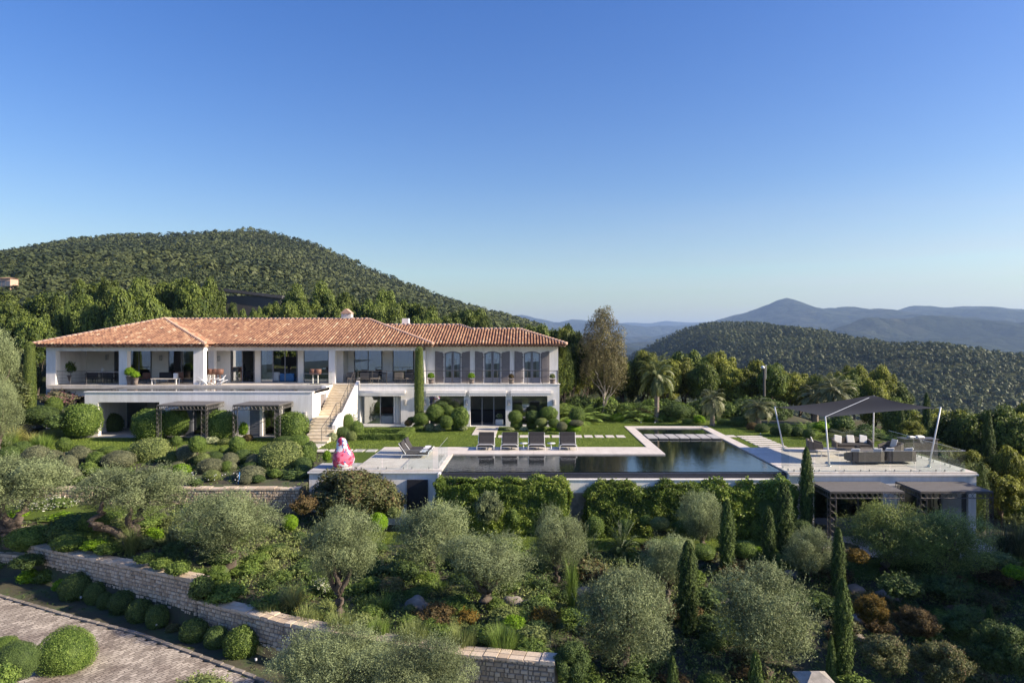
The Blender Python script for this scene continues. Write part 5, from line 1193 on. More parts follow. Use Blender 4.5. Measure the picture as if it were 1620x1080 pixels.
# white driftwood-like table at the upper pool
m = MB(); random.seed(5)
for k in range(14):
    a = random.uniform(-1.2, 1.2); m.tube([(a, random.uniform(-.2, .2), .02), (a+random.uniform(-.5, .5), 0, .3), (a+random.uniform(-.8, .8), random.uniform(-.1, .1), random.uniform(.35, .75))], [.04, .03, .02], 6)
tag(m.build('driftwood_sculpture', M['whitemetal'], None, True, (ux(336, 51.4), 51.4, FZ)), 'tangled white branch sculpture at the edge of the upper pool', 'sculpture')
# living room furniture
def block(name, px, Y, w, d, h, m1, label, cat, back=True):
    root = empty(name, (ux(px, Y), Y, FZ), label, cat); MB().bbox(-w/2, w/2, -d/2, d/2, .05, h*.55, .05).build('seat', M[m1], root)
    if back: MB().bbox(-w/2, w/2, -d/2-.02, -d/2+.22, .06, h, .05).build('backrest', M[m1], root)
block('sofa', 435, 55.4, 1.05, .9, .78, 'whitecushion', 'white sofa inside the living room, seen from behind', 'sofa'); block('sofa', 457, 55.1, 1.15, .9, .7, 'blue', 'bright blue sofa inside the living room', 'sofa'); block('sofa', 485, 55.6, .8, .9, .8, 'blue', 'blue armchair behind the glass by the brown bar stools', 'armchair')
m = MB(); m.bbox(-.65, .65, -.04, .04, 1.2, 1.95, .02); m.box(-.05, .05, 0, .05, .0, 1.2); tag(m.build('television', M['blackmetal'], None, False, (ux(457, 58), 58, FZ)), 'black flat screen standing at the back of the living room', 'television')
tbl(384, 56.5, 2.4, .9, .8, 'dark table in the room left of the living room', 'room', 'blackmetal'); chair(378, 55.6, 'black chair at the indoor table, the left one', R(180), 'blackmetal'); chair(394, 55.6, 'black chair at the indoor table, the right one', R(180), 'blackmetal')
o = MB().lathe([(.1, 0), (.16, .15), (.06, .5), (.09, .6)], 12).build('vase', M['blackmetal'], None, True, (ux(386, 56.5), 56.5, FZ+.8)); tag(o, 'tall black vase on the indoor table', 'vase')
for k, px in enumerate((556, 578, 592, 632, 648)): chair(px, 53.3, ['dark woven terrace chair nearest the top of the stairs', 'dark woven terrace chair in front of the large glass pane', 'dark woven terrace chair left of the pale pier', 'dark woven terrace chair right of the pale pier', 'dark woven terrace chair beside the clipped column'][k], R(180 if k % 2 else 20), 'wicker', .7, .85)
tbl(585, 54.3, 2.6, 1.0, .75, 'long dark table on the covered terrace behind the railing', 'blackmetal')
# ground floor rooms
def lowblock(px, Y, w, d, h, m1, name, label, cat):
    root = empty(name, (ux(px, Y), Y, .05), label, cat); MB().bbox(-w/2, w/2, -d/2, d/2, .0, h, .04).build('body', M[m1], root)
    if cat == 'bed': MB().bbox(-w/2-.1, w/2+.1, d/2, d/2+.1, 0, 1.1, .03).build('headboard', M['brown'], root)
lowblock(606, 55.2, 2.0, 2.0, .6, 'whitecushion', 'bed', 'white bed behind the sliding glass doors near the stairs', 'bed'); lowblock(772, 55.5, 3.0, 1.0, .95, 'blackmetal', 'kitchen_island', 'dark island unit inside the open central doorway', 'kitchen island')
lowblock(790, 53.1, .6, .4, .45, 'whitecushion', 'flower_table', 'small white table just inside the open doorway', 'table')
o = link('flower_bouquet', bpy.data.meshes['bush'], None, (ux(790, 53.1), 53.1, .75)); o.scale = (.3, .3, .25); setmat(o, L['flower']); tag(o, 'bunch of white flowers on the small table in the doorway', 'flowers')
lowblock(840, 55, 2.6, .9, .8, 'blackmetal', 'sofa', 'dark sofa behind the right-hand ground floor window', 'sofa'); lowblock(712, 55.3, 2.2, .9, .8, 'blackmetal', 'sofa', 'dark sofa behind the left-hand ground floor window', 'sofa')

# ------------------------------------------------------------------ car, lamp post, pillar, far houses
cx0, cy0 = ux(8, 47.5), 47.5; zc_ = gz(cx0, cy0)+.0
car = empty('parked_car', (cx0, cy0, zc_), 'dark blue car parked under the trees at the far left', 'car', None, R(8))
m = MB(); pr = [(-2.1, .35), (-2.15, .62), (-1.95, .82), (-1.2, .9), (-.7, 1.32), (.75, 1.38), (1.5, .98), (2.05, .86), (2.2, .6), (2.15, .35)]
n = len(pr); vs = []
for y_, k_ in ((-.82, 1), (-.88, 1), (.88, 1), (.82, 1)):
    for x_, z_ in pr: vs.append((x_*(.985 if abs(y_) < .85 else 1), y_*(1 if z_ < 1.0 else .8), z_))
m.add(vs, [(r*n+i, r*n+(i+1) % n, (r+1)*n+(i+1) % n, (r+1)*n+i) for r in range(3) for i in range(n)]+[tuple(range(n)), tuple(range(3*n, 4*n))[::-1]]); o = m.build('body', M['carpaint'], car); o.modifiers.new('b', 'BEVEL').width = .05
m = MB(); m.hexa([(-1.12, -.84, .93), (1.35, -.84, .98), (1.35, .84, .98), (-1.12, .84, .93), (-.68, -.73, 1.28), (.75, -.73, 1.34), (.75, .73, 1.34), (-.68, .73, 1.28)]); m.build('window', M['darkglass'], car)
for x_ in (-1.35, 1.4):
    for y_ in (-.82, .82):
        m = MB(); m.tube([(x_, y_-.1, .33), (x_, y_+.1, .33)], .33, 18); t = m.build('wheel', M['rubber'], car, False); m = MB(); m.tube([(x_, y_-.11, .33), (x_, y_+.11, .33)], .2, 12); m.build('rim', M['steel'], t)
for y_ in (-.6, .6): MB().bbox(2.1, 2.2, y_-.2, y_+.2, .62, .76, .02).build('headlight', M['steel'], car)
x, y, z = at(1209, 640, 60); zg = gz(x, 60); lp = empty('mast', (x, 60, zg), 'slim dark mast with a small white camera head rising above the trees', 'mast')
zt_ = H-(583-CY)*60/F-zg; MB().tube([(0, 0, 0), (0, 0, zt_)], [.14, .11], 8).build('pole', M['darkmetal'], lp); MB().lathe([(.03, 0), (.16, .02), (.18, .12), (.1, .24), (.02, .27)], 12, (-.12, 0, zt_)).build('head', M['whitemetal'], lp, True); MB().tube([(.16, 0, zt_-.9), (.16, 0, zt_+.35)], .03, 5).build('aerial', M['steel'], lp)
gp = empty('gate_pillar', (ux(1290, 14.6), 14.6, -6), 'stone gate pillar with a shallow pyramid cap at the bottom edge', 'pillar')
zt_ = H-(1062-CY)*14.6/F+6
MB().bbox(-.27, .27, -.27, .27, 0, zt_-.22, .02).build('shaft', M['rock'], gp); m = MB(); m.bbox(-.36, .36, -.36, .36, zt_-.22, zt_-.15, .015); m.hexa([(-.34, -.34, zt_-.15), (.34, -.34, zt_-.15), (.34, .34, zt_-.15), (-.34, .34, zt_-.15), (-.1, -.04, zt_), (.1, -.04, zt_), (.1, .04, zt_), (-.1, .04, zt_)]); m.build('cap', surf('pale_cap_stone', (.22, .2, .17), (.4, .36, .31), 5, .9, .3), gp)
def farhouse(px, py, Y, w, d, h, mw, mr, label, wins=3, name='house', pitched=True):
    x = ux(px, Y); zt_ = H-(py-CY)*Y/F; z = zt_-h; root = empty(name, (x, Y, z), label, 'house'); zz0 = min(-6, gz(x, Y)-z)
    MB().box(-w/2, w/2, 0, d, zz0, h*.72).build('wall', mw, root); m = MB(); e = .4
    if pitched: m.hexa([(-w/2-e, -e, h*.72), (w/2+e, -e, h*.72), (w/2+e, d+e, h*.72), (-w/2-e, d+e, h*.72), (-w/2+d*.4, d*.45, h), (w/2-d*.4, d*.45, h), (w/2-d*.4, d*.55, h), (-w/2+d*.4, d*.55, h)])
    else: m.hexa([(-w/2-e, -e, h*.9), (w/2+e, -e, h*.62), (w/2+e, d+e, h*.62), (-w/2-e, d+e, h*.9), (-w/2-e, -e, h), (w/2+e, -e, h*.72), (w/2+e, d+e, h*.72), (-w/2-e, d+e, h)])
    m.build('roof', mr, root)
    for k in range(wins):
        a = -w/2+w*(k+.5)/wins; f = MB().box(a-.5, a+.5, -.04, .05, h*.72-2.2, h*.72-.8).build('window', M['greyframe'], root)
farhouse(6, 438, 190, 3.6, 3, 1.3, M['mortar'], M['tile'], 'small orange house among the trees at the far left edge')
farhouse(268, 471, 108, 7.5, 5, 4.2, M['rock'], M['rock'], 'low grey stone-roofed hut half hidden between the oaks', 1)
farhouse(392, 454, 100, 9.5, 6, 4.5, M['darkmetal'], M['darkmetal'], 'dark modern house with a long sloping flat roof behind the villa', 0, 'house', False)
# ------------------------------------------------------------------ planting
random.seed(21)
# olives: crown left/right/top and trunk base in the photo
def olive(key, px, ptop, pbase, hw, label, Y=None, m=None, z=None):
    if Y is None: x, Y, zg = hit(px, pbase)
    else: x = ux(px, Y); zg = gz(x, Y)
    top = H-(ptop-CY)*Y/F; hf = {'olive3': 2.15, 'olivebig': 2.35}.get(key, 2.42)
    return put(key, x, Y, zg, hw*Y/F/1.06, (top-zg)/hf, label, 'olive tree', None, m)
olive('olive1', 362, 768, 968, 84, 'large round olive tree rising behind the step in the stone wall', 26)
olive('olive3', 212, 738, 862, 92, 'olive tree with a low spreading crown and twisting forked limbs', 27.6)
olive('olive3', 22, 722, 868, 92, 'spreading olive with a thick leaning dark trunk at the far left', 29.4)
olive('olive2', 538, 803, 978, 68, 'olive tree with a clear gnarled trunk just behind the curved stone wall')
olive('olive4', 682, 788, 940, 70, 'rounded olive tree below the black service door', 27)
olive('olive2', 768, 846, 992, 88, 'broad olive tree in mid slope, its trunk among dark shrubs', 23.6)
olive('olive4', 880, 795, 940, 47, 'narrow silvery olive in front of the wall hedge', 27.8)
olive('olive1', 986, 884, 1110, 88, 'tall silvery olive in the foreground right of the stone wall end', 21.8)
olive('olive4', 1212, 888, 1110, 92, 'broad olive in the right foreground between slim cypresses', 22.6)
olive('olive2', 1056, 846, 948, 50, 'small olive beside a slender cypress in mid slope', 26.6)
olive('olive1', 1112, 770, 905, 46, 'grey olive standing close against the pool wall', 31)
olive('olive4', 1283, 832, 935, 43, 'small pale olive below the guest rooms', 28.5)
olive('olive1', 1402, 786, 925, 74, 'olive in front of the guest rooms with a yellow-green sunlit crown', 29.2, 'olive2')
olive('olive4', 1490, 800, 940, 82, 'bushy greenish olive at the corner of the guest rooms', 28.4, 'olive2')
olive('olivebig', 528, 988, 1240, 112, 'big silvery olive at the bottom edge, the left one of two overlapping the wall', 18.4)
olive('olivebig', 665, 1000, 1260, 100, 'big silvery olive at the bottom edge, the right one of two overlapping the wall', 17.9)
olive('olive2', -22, 520, 690, 58, 'tall light green tree at the left edge beside the villa', 42)
olive('olive4', -2, 590, 706, 34, 'lower pale green tree under the taller one at the left edge', 39.5)
# cypresses
def cyp(px, ptop, pbase, hw, label, Y=None, key='cyp1', m=None):
    return tall(key, px, ptop, pbase, hw, label, 'cypress', None, m, Y)
cyp(663, 548, 672, 7.8, 'tall clipped green column tree against the villa facade', 51.2, 'cypclip')
cyp(1276, 707, 850, 10, 'slim dark cypress rising past the deck edge beside the guest pergola', 33.0)
cyp(1150, 790, 935, 11, 'straight cypress between the grey olive and the low round shrubs', 29)
cyp(1215, 800, 915, 9.5, 'slender cypress to the left of the dark double one by the wall', 29.3)
cyp(1240, 764, 905, 13, 'broader dark cypress against the right end of the pool wall', 31, 'cyp2')
cyp(1088, 855, 1075, 15, 'tall cypress in the foreground immediately right of the tall silvery olive', 24.5)
cyp(1326, 834, 965, 9.5, 'dark slim cypress below the guest pergola', 27.2)
cyp(1333, 914, 1090, 13, 'bright-edged cypress in the right foreground', 22.5)
cyp(1315, 1005, 1190, 8, 'young cypress with only its tip showing beside the gate pillar', 19.5)
cyp(1195, 1030, 1190, 12, 'young cypress cut off at the bottom below the right foreground olive', 18.5, 'cyp2')
cyp(1064, 1038, 1180, 9, 'short young cypress at the bottom edge near the tall foreground cypress', 18.8, 'cyp2')
cyp(1566, 955, 1110, 8, 'thin shaded cypress in the lower right corner', 23)
cyp(1552, 732, 880, 9, 'cypress standing behind the right corner of the guest rooms', 36)
cyp(47, 540, 652, 9, 'sunlit cypress column between the left trees and the villa', 49, 'cypclip')
cyp(106, 468, 540, 5, 'thin cypress rising behind the left tip of the roof', 70)
cyp(291, 462, 525, 3.5, 'thin cypress behind the roof peak', 82)
cyp(1466, 622, 735, 7, 'dark cypress among the trees behind the sail', 52)
cyp(1563, 650, 770, 9, 'tall dark cypress among the oaks on the right', 44)
cyp(1499, 684, 750, 5, 'short cypress just beyond the glass balustrade', 47)
cyp(1425, 640, 735, 6, 'dark cypress right behind the sail poles', 49)
# palms and the eucalyptus
def palm(key, px, ptop, pbase, hw, label, Y=None, m=None): return tall(key, px, ptop, pbase, hw, label, 'palm', None, m, Y, 2.1, 1.0)
palm('palm', 1039, 556, 660, 35, 'tall palm with a thick grey trunk and drooping crown behind the lawn', 55.5)
palm('palm2', 1127, 596, 672, 28, 'palm with a shaggy shaded grey trunk right of the tallest palm', 53)
palm('palm2', 1200, 616, 672, 36, 'bushy silver palm left of the first sail pole', 52)
palm('palm', 1318, 588, 690, 38, 'silvery palm showing above the left half of the sail', 53, 'silver')
palm('palm2', 1290, 590, 690, 36, 'pale fan palm left of the silvery one above the sail', 55)
for a in ((920, 600, 668, 44, 'feathery green palm shrub beside the right corner of the villa', 55), (1008, 598, 668, 40, 'feathery palm shrub between the eucalyptus and the tall palm', 56), (880+8, 612, 662, 26, 'low feathery palm partly behind the villa corner', 57.5), (1275, 640, 702, 26, 'palm shrub in shade behind the left sail poles', 48), (1345, 655, 708, 48, 'arching silver cycad fronds behind the sofas', 45.5), (1410, 660, 712, 34, 'dark palm shrub to the right behind the sofas', 45.5)):
    palm('palmlow', *a[:5], a[5], 'silver' if 'silver' in a[4] else None)
tall('euca', 955, 482, 668, 45, 'tall loose grey-brown eucalyptus with pale stems at the end of the villa', 'eucalyptus', None, None, 58, 4.35, 1.05)
# oaks of the wood: behind the villa, behind the lawn, at the right
random.seed(4)
def wood_row(lst, label, group, keys=('oak1', 'oak2', 'oak3', 'oak4'), m=None):
    for (px, ptop, Y, hw) in lst:
        x = ux(px, Y); zg = gz(x, Y); top = H-(ptop-CY)*Y/F; k = random.choice(keys); hf = 2.4 if k != 'oak4' else 2.72
        if top-zg < 1.5: top = zg+1.5
        put(k, x, Y, zg-.2, hw*Y/F, (top-zg+.2)/hf, label, 'tree', group, m if m is None or random.random() < .6 else None)
prof_back = ([-150, 0, 60, 130, 175, 200, 260, 310, 345, 380, 420, 470, 520, 560, 600, 650, 700, 760, 820, 860, 890, 930], [455, 462, 455, 452, 432, 428, 430, 428, 448, 486, 468, 450, 448, 445, 448, 465, 476, 484, 503, 512, 512, 540])
lst = []
for Y, n, dy in ((92, 25, 0), (80, 24, 16), (71, 24, 32)):
    for i in range(n):
        px = -140+i*(1060/n)+random.uniform(-14, 14)+(Y % 3)*8; t = np.interp(px, *prof_back)+dy*(1 if px < 600 else .5)+random.uniform(-7, 12)
        if Y > 85 and 335 < px < 425: continue
        if Y == 80 and (350 < px < 420 or 250 < px < 285): continue
        if Y == 71 and 355 < px < 430: t = 497
        if Y == 71 and 250 < px < 290: t = 490
        lst.append((px, t, Y*random.uniform(.96, 1.05), random.uniform(27, 40)))
lst += [(340, 462, 84, 22), (368, 476, 78, 14), (432, 470, 84, 24), (405, 484, 76, 14), (385, 480, 80, 12)]
wood_row(lst, 'leafy green oak in the wood close behind the villa', 'oaks behind the villa')
prof_r = ([880, 905, 935, 985, 1010, 1060, 1090, 1130, 1180, 1230, 1270, 1310, 1350, 1380, 1400, 1430, 1470, 1500, 1540, 1580, 1620, 1700], [520, 528, 560, 568, 560, 572, 565, 568, 578, 588, 592, 602, 590, 585, 600, 640, 650, 645, 636, 640, 632, 630])
lst = []
for Y, n, dy in ((70, 17, 0), (63, 17, 12)):
    for i in range(n):
        px = 885+i*(560/n)+random.uniform(-10, 10)+(Y % 3)*10; lst.append((px, np.interp(px, *prof_r)-13+dy*.6+random.uniform(-6, 9), Y*random.uniform(.97, 1.03), random.uniform(27, 38)))
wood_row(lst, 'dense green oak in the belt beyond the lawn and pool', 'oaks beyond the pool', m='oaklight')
lst = [(1508, 652, 47, 40), (1545, 640, 46, 46), (1590, 642, 45.5, 48), (1635, 640, 46, 50), (1680, 635, 47, 50)]
for Y, n, dy in ((56, 7, 0), (49, 7, 25), (43, 6, 70), (38, 4, 105)):
    for i in range(n+1):
        px = 1420+i*(300/n)+random.uniform(-12, 12)+(Y % 4)*8+(45 if Y < 50 else 0)+(40 if Y < 40 else 0); lst.append((px, np.interp(px, *prof_r)+dy+random.uniform(-6, 10), Y*random.uniform(.98, 1.03), random.uniform(30, 46)))
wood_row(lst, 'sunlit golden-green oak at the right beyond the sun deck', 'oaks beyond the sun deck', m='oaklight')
wood_row([(905, 520, 60, 30), (893, 545, 57.5, 20)], 'green tree crowding the right-hand end of the villa roof', 'trees at the roof end')
# trees standing just outside the view on the right that shade the lower garden
for (x, Y, hw, h) in ((26, 27, 3.4, 9), (24, 21.5, 3.2, 8.5), (21.0, 17.0, 3.0, 8), (30, 31, 3.5, 8.5), (20, 13, 3, 8), (27, 24, 3, 9)):
    put(random.choice(('oak1', 'oak2')), x, Y, gz(x, Y)-.2, hw, h/2.4, 'dark oak at the right edge shading the lower garden', 'tree', 'oaks at the right edge')
for (px, Y, hw) in ((-10, 47.5, 60), (30, 52, 34), (-50, 43, 50), (20, 57, 40)):
    x = ux(px, Y); put('oak2', x, Y, gz(x, Y)-.2, hw*Y/F, 6.2/2.4 if Y > 50 else 4.6/2.4, 'dark shady tree behind the parked car at the far left', 'tree', 'shady trees by the car', 'pine')

# clipped shrubs near the villa : key, px, py, rx, ry, material, label
SH = [
 ('block', 130, 664, 25, 24, 'box', 'big rounded clipped bush at the left pillar of the lower terrace', 46.3),
 ('ball', 178, 671, 15, 17, 'darkbox', 'dark ball shrub in the shade inside the covered terrace', 49.5),
 ('block', 240, 672, 25, 24, 'box', 'clipped bush left of the first lattice pergola post', 45.6),
 ('block', 278, 668, 18, 20, 'box', 'smaller clipped bush behind the first lattice pergola post', 45.9),
 ('block', 350, 673, 21, 23, 'box', 'dense clipped bush between the two left pergolas', 45.6),
 ('bush', 385, 680, 9, 15, 'bright', 'upright bright yellow-green shrub inside the second pergola', 45.4),
 ('ball', 392, 693, 8, 6, 'red', 'small dark reddish mound beside the second pergola post', 45.2),
 ('block', 462, 677, 23, 24, 'box', 'square-clipped bush right of the second pergola by the stairs', 45.6),
 ('block', 474, 698, 14, 10, 'box', 'low clipped bush beside the bottom stair', None),
 ('block', 450, 697, 14, 7, 'darkbox', 'low dark clipped bush left of the bottom stair', None),
 ('bush', 335, 697, 14, 8, 'var', 'low pale-flowering plants under the lower terrace wall', None),
 ('bush', 356, 699, 13, 7, 'sage', 'low grey-green plants between the two pergolas', None),
 ('dome', 66, 656, 26, 14, 'darkbox', 'wide dark dome shrub at the left corner of the villa', 47),
 ('ball', 85, 642, 12, 14, 'box', 'yellow-green ball under the bougainvillea', 49.5),
 ('bush', 98, 668, 30, 16, 'darkbox', 'dark soft shrub filling the shade left of the terrace pillar', 46),
 ('bush2', 95, 632, 26, 18, 'boug', 'straggling bougainvillea with purple flowers on the villa wall', 50.8),
 ('bush', 118, 655, 18, 16, 'darkbox', 'dark loose shrub behind the big rounded bush', 48.5),
 ('tuft', 24, 688, 26, 22, 'dry', 'fountain of tall pale grasses at the far left lawn', None),
 ('tuft', 50, 694, 22, 15, 'dry', 'lower pale grass clump right of the grass fountain', None),
 ('mound', 12, 702, 26, 12, 'grasst', 'soft green grass mound at the left edge', None),
 ('mound', 66, 702, 24, 10, 'grasst', 'soft green grass mound at the edge of the left lawn', None),
 ('dome', 57, 700, 8, 8, 'grey', 'tiny grey dome at the start of the left lawn', None),
 ('block', 240, 716, 28, 22, 'sage', 'big soft-topped light green bush in the middle of the left bank', 39.5),
 ('block', 445, 729, 33, 29, 'sage', 'largest round grey-green clipped bush left of the sculpture', 38.3),
 ('ball', 483, 728, 15, 24, 'box', 'leafy green bush tucked behind the largest round bush', 38.8),
 ('ball', 491, 712, 10, 14, 'darkbox', 'dark ball shrub beside the stepping slabs', 40.2),
 ('bush', 517, 722, 8, 12, 'bright', 'bright yellow-green shrub just left of the sculpture', 37.4),
 ('dome', 58, 722, 20, 17, 'grey', 'pale grey dome at the left end of the clipped bank', None),
 ('dome', 84, 724, 14, 12, 'grey', 'smaller pale grey dome behind the leftmost olive', None),
 ('ball', 35, 708, 14, 10, 'darkbox', 'dark green ball left of the pale grey domes', None),
 ('ball', 15, 717, 14, 11, 'darkbox', 'dark rounded shrub at the left edge below the grasses', None),
 ('dome', 127, 722, 17, 16, 'grey', 'grey-topped dome right of the first lollipop shrub', None),
 ('ball', 152, 728, 14, 14, 'box', 'green ball between two grey domes on the left bank', None),
 ('dome', 188, 728, 24, 15, 'grey', 'long smooth grey dome above the spreading olive', None),
 ('dome', 108, 734, 13, 14, 'grey', 'shaded grey dome below the grey-topped one', None),
 ('dome', 112, 752, 14, 13, 'grey', 'low shaded grey dome just above the terrace wall', 34.6),
 ('bush', 140, 742, 16, 15, 'box', 'leafy dark green shrub between the domes', None),
 ('ball', 123, 712, 9, 8, 'darkbox', 'small dark ball behind the grey-topped dome', None),
 ('ball', 171, 713, 14, 7, 'box', 'low green cushion at the lawn edge on the left', None),
 ('ball', 203, 714, 13, 7, 'box', 'low green cushion beside the big soft-topped bush', None),
 ('ball', 272, 725, 9, 12, 'darkbox', 'dark ball right behind the big soft-topped bush', None),
 ('dome', 295, 720, 17, 16, 'grey', 'tall tan-grey dome under the second lollipop shrub', None),
 ('dome', 320, 727, 12, 11, 'sage', 'pale sage dome with a lit top left of the bank centre', None),
 ('dome', 333, 738, 20, 13, 'grey', 'broad grey dome catching light on its top', None),
 ('dome', 335, 752, 13, 9, 'sage', 'small sage ball above the white flowers', 35.0),
 ('dome', 364, 728, 13, 12, 'grey', 'half-shaded grey dome under the third lollipop shrub', None),
 ('ball', 359, 738, 10, 9, 'box', 'small green dome in front of the half-shaded one', None),
 ('ball', 384, 723, 13, 12, 'darkbox', 'dark green round shrub at the centre of the bank', None),
 ('dome', 403, 729, 13, 11, 'grey', 'grey dome between the dark shrub and the largest bush', None),
 ('dome', 398, 752, 24, 15, 'grey', 'wide low grey-green dome near the blue hose', 35.5),
 ('ball', 340, 722, 12, 8, 'darkbox', 'low dark shrub between the lollipop shrubs', None),
 ('bush', 287, 744, 16, 13, 'bright', 'bright leafy shrub at the right of the spreading olive', 36),
 ('bush', 470, 752, 34, 12, 'darkbox', 'dark shrubs in the shade of the largest round bush', 36),
 ('ball', 352, 712, 5, 5, 'box', 'very small ball on a thin stem on the lawn edge', None),
 # villa front, left cluster
 ('ball', 688, 653, 13.5, 13.5, 'box', 'large ball shrub under the left ground floor window', 50.5),
 ('ball', 709, 650, 10, 9, 'box', 'mid-size ball shrub behind the left window cluster', 51),
 ('ball2', 728, 660, 14, 16, 'box', 'broad leafy ball at the right end of the left cluster', 50.0),
 ('ball', 706, 667, 10, 10, 'box', 'round green ball in the middle of the left cluster', 49.3),
 ('ball', 667, 662, 13, 10, 'box', 'ball shrub at the foot of the clipped column', 50.2),
 ('ball', 662, 676, 9, 7.5, 'box', 'low green ball in front of the clipped column', None),
 ('ball', 680, 676, 8.5, 7, 'var', 'white-flecked variegated ball, the left one of the pair', None),
 ('ball', 696, 677, 8.5, 6.5, 'var', 'white-flecked variegated ball, the right one of the pair', None),
 ('ball', 723, 675, 9, 8, 'box', 'green ball in front of the broad leafy one', None),
 ('bush', 733, 677, 8, 7, 'var', 'low pale shrub at the right end of the left cluster', None),
 ('ball', 646, 669, 6, 5, 'red', 'small brownish ball left of the clipped column', 50),
 ('ball', 652, 664, 8, 5, 'darkbox', 'small dark ball behind the brownish one', 51),
 ('bush', 697, 640, 13, 7, 'darkbox', 'dark foliage in front of the left ground floor window', 51.5),
 # right cluster
 ('ball', 815, 659, 11, 10, 'box', 'upper ball at the left of the right-hand cluster', 50.3),
 ('ball', 817, 672, 9.5, 9.5, 'box', 'bright round ball directly left in the right-hand cluster', None),
 ('ball', 841, 673, 8, 7, 'box', 'small olive-green ball in the right-hand cluster', None),
 ('ball', 857, 668, 9.5, 7, 'sage', 'flat pale sage ball in the right-hand cluster', 49.6),
 ('ball', 868, 654, 14, 11, 'box', 'large ball under the right ground floor window', 50.8),
 ('ball', 843, 658, 12, 9, 'darkbox', 'dark ball between the large ones of the right-hand cluster', 50.9),
 ('ball', 858, 678, 8, 5, 'box', 'low bright ball at the front of the right-hand cluster', None),
 ('ball', 876, 669, 9, 7, 'box', 'green ball below the large window ball', 49.4),
 ('ball', 889, 674, 8, 7, 'grey', 'greyish ball toward the right of the cluster', 48.5),
 ('ball', 877, 679, 8, 4.5, 'bright', 'flat yellow-green cushion at the front of the cluster', None),
 ('ball', 907, 678, 12, 6.5, 'bright', 'wide yellow-green cushion at the right of the cluster', None),
 ('ball', 913, 657, 12.5, 13, 'box', 'large leafy ball at the corner of the villa', 50.6),
 ('ball', 911, 669, 12, 5, 'grey', 'flat olive-brown cushion behind the yellow-green one', 49.8),
 ('ball', 899, 668, 7, 5, 'bright', 'small bright cushion in the corner cluster', 49.9),
 ('bush', 829, 679, 8, 5, 'var', 'low white-flecked plant at the front of the right-hand cluster', None),
 ('bush', 806, 679, 9, 4, 'var', 'low pale plant beside the path to the open door', None),
 # by the stairs
 ('ball', 564, 679, 11, 13, 'box', 'tall leafy clipped ball right of the stairs', 47.2),
 ('ball', 551, 668, 8, 13, 'box', 'upright clipped shrub next to the stair cheek', 48),
 ('ball', 541, 684, 12, 9, 'darkbox', 'dark rounded shrub at the foot of the stairs', 46.5),
 ('ball', 526, 692, 7, 8, 'var', 'small pale variegated ball at the stair foot', None),
 ('ball', 556, 691, 8, 9, 'sage', 'small round shrub behind the sculpture', None),
 ('cycad', 559, 664, 12, 12, None, 'small dark palm between stairs and glass doors', 49.6),
 # beyond the lawn
 ('ball', 932, 661, 10, 5, 'darkbox', 'low dark cushion just beyond the villa corner', None),
 ('ball', 957, 660, 12, 6, 'box', 'low green cushion in the row beyond the lawn', None),
 ('ball', 978, 661, 12, 7, 'bright', 'yellow-green cushion left in the row beyond the lawn', None),
 ('ball', 998, 660, 12, 8, 'box', 'rounded shrub between two yellow-green ones', None),
 ('ball', 1025, 661, 10, 7.5, 'bright', 'yellow-green ball at the foot of the tallest palm', None),
 ('ball', 1014, 652, 14, 7, 'red', 'dull brown cushion behind the row beyond the lawn', 56.5),
 ('ball', 1046, 661, 10, 8, 'box', 'green shrub right of the tallest palm trunk', None),
 ('ball', 1066, 663, 10, 6.5, 'box', 'small ball shrub at the far end of the pool', None),
 ('ball', 1072, 650, 18, 11, 'darkbox', 'wide dark shrub behind the far end of the pool', 55.5),
 ('ball', 1088, 667, 9, 5.5, 'box', 'low shrub left of the shaggy palm', None),
 ('bush', 1106, 664, 11, 9, 'bright', 'leafy light green shrub at the far pool corner', None),
 ('ball', 1146, 668, 12, 6, 'box', 'low shrub right of the shaggy palm trunk', None),
 ('ball', 1170, 668, 14, 9, 'darkbox', 'dark round shrub in the shade of the silver palm', None),
 ('ball', 1190, 675, 9, 7, 'red', 'brownish ball right of the dark round shrub', None),
 ('ball', 1205, 678, 11, 8, 'darkbox', 'dark ball near the lawn lamps', None),
 ('ball', 1230, 682, 11, 9, 'darkbox', 'dark ball behind the first sail pole', None),
 ('ball', 1243, 678, 9, 9, 'darkbox', 'second dark ball behind the first sail pole', 47),
 ('ball', 1262, 684, 11, 9, 'darkbox', 'clipped dark green ball between the two left sail poles', None),
 ('ball', 1280, 686, 9, 8, 'darkbox', 'dark ball just left of the wicker armchair', 46),
 ('bush', 1298, 674, 14, 9, 'bright', 'light green shrub under the silvery palm', 47),
 ('bush', 1365, 690, 20, 10, 'darkbox', 'dark foliage right behind the back sofa', 44.5),
 ('bushfine', 1440, 682, 24, 20, 'oaklight', 'light green tree crown by the right sail pole', 45.5),
 # lower garden
 ('bushfine', 773, 804, 24, 30, 'olive', 'silvery rounded shrub in front of the wall hedge', 31.9),
 ('bush', 810, 818, 13, 17, 'box', 'dark leafy shrub right of the silvery rounded one', 32.2),
 ('ball', 790, 832, 14, 9, 'bright', 'bright low shrub at the foot of the silvery rounded one', None),
 ('ball', 822, 834, 13, 9, 'bright', 'bright low shrub at the right end of the lower lawn edge', None),
 ('ball', 598, 826, 15, 15, 'bright', 'vivid lime-green ball left of the black service door', 32),
 ('bush', 623, 812, 14, 12, 'sage', 'light green shrub beside the lime-green ball', 32.4),
 ('ball', 459, 826, 12, 12, 'bright', 'small vivid lime ball right of the large round olive', 31),
 ('bush2', 478, 800, 20, 20, 'red', 'brownish red-tinted shrub between two olives', 31.6),
 ('bushfine', 552, 782, 70, 46, 'shrubdark', 'huge dark purple-green bush hiding the end of the white wall', 33.4),
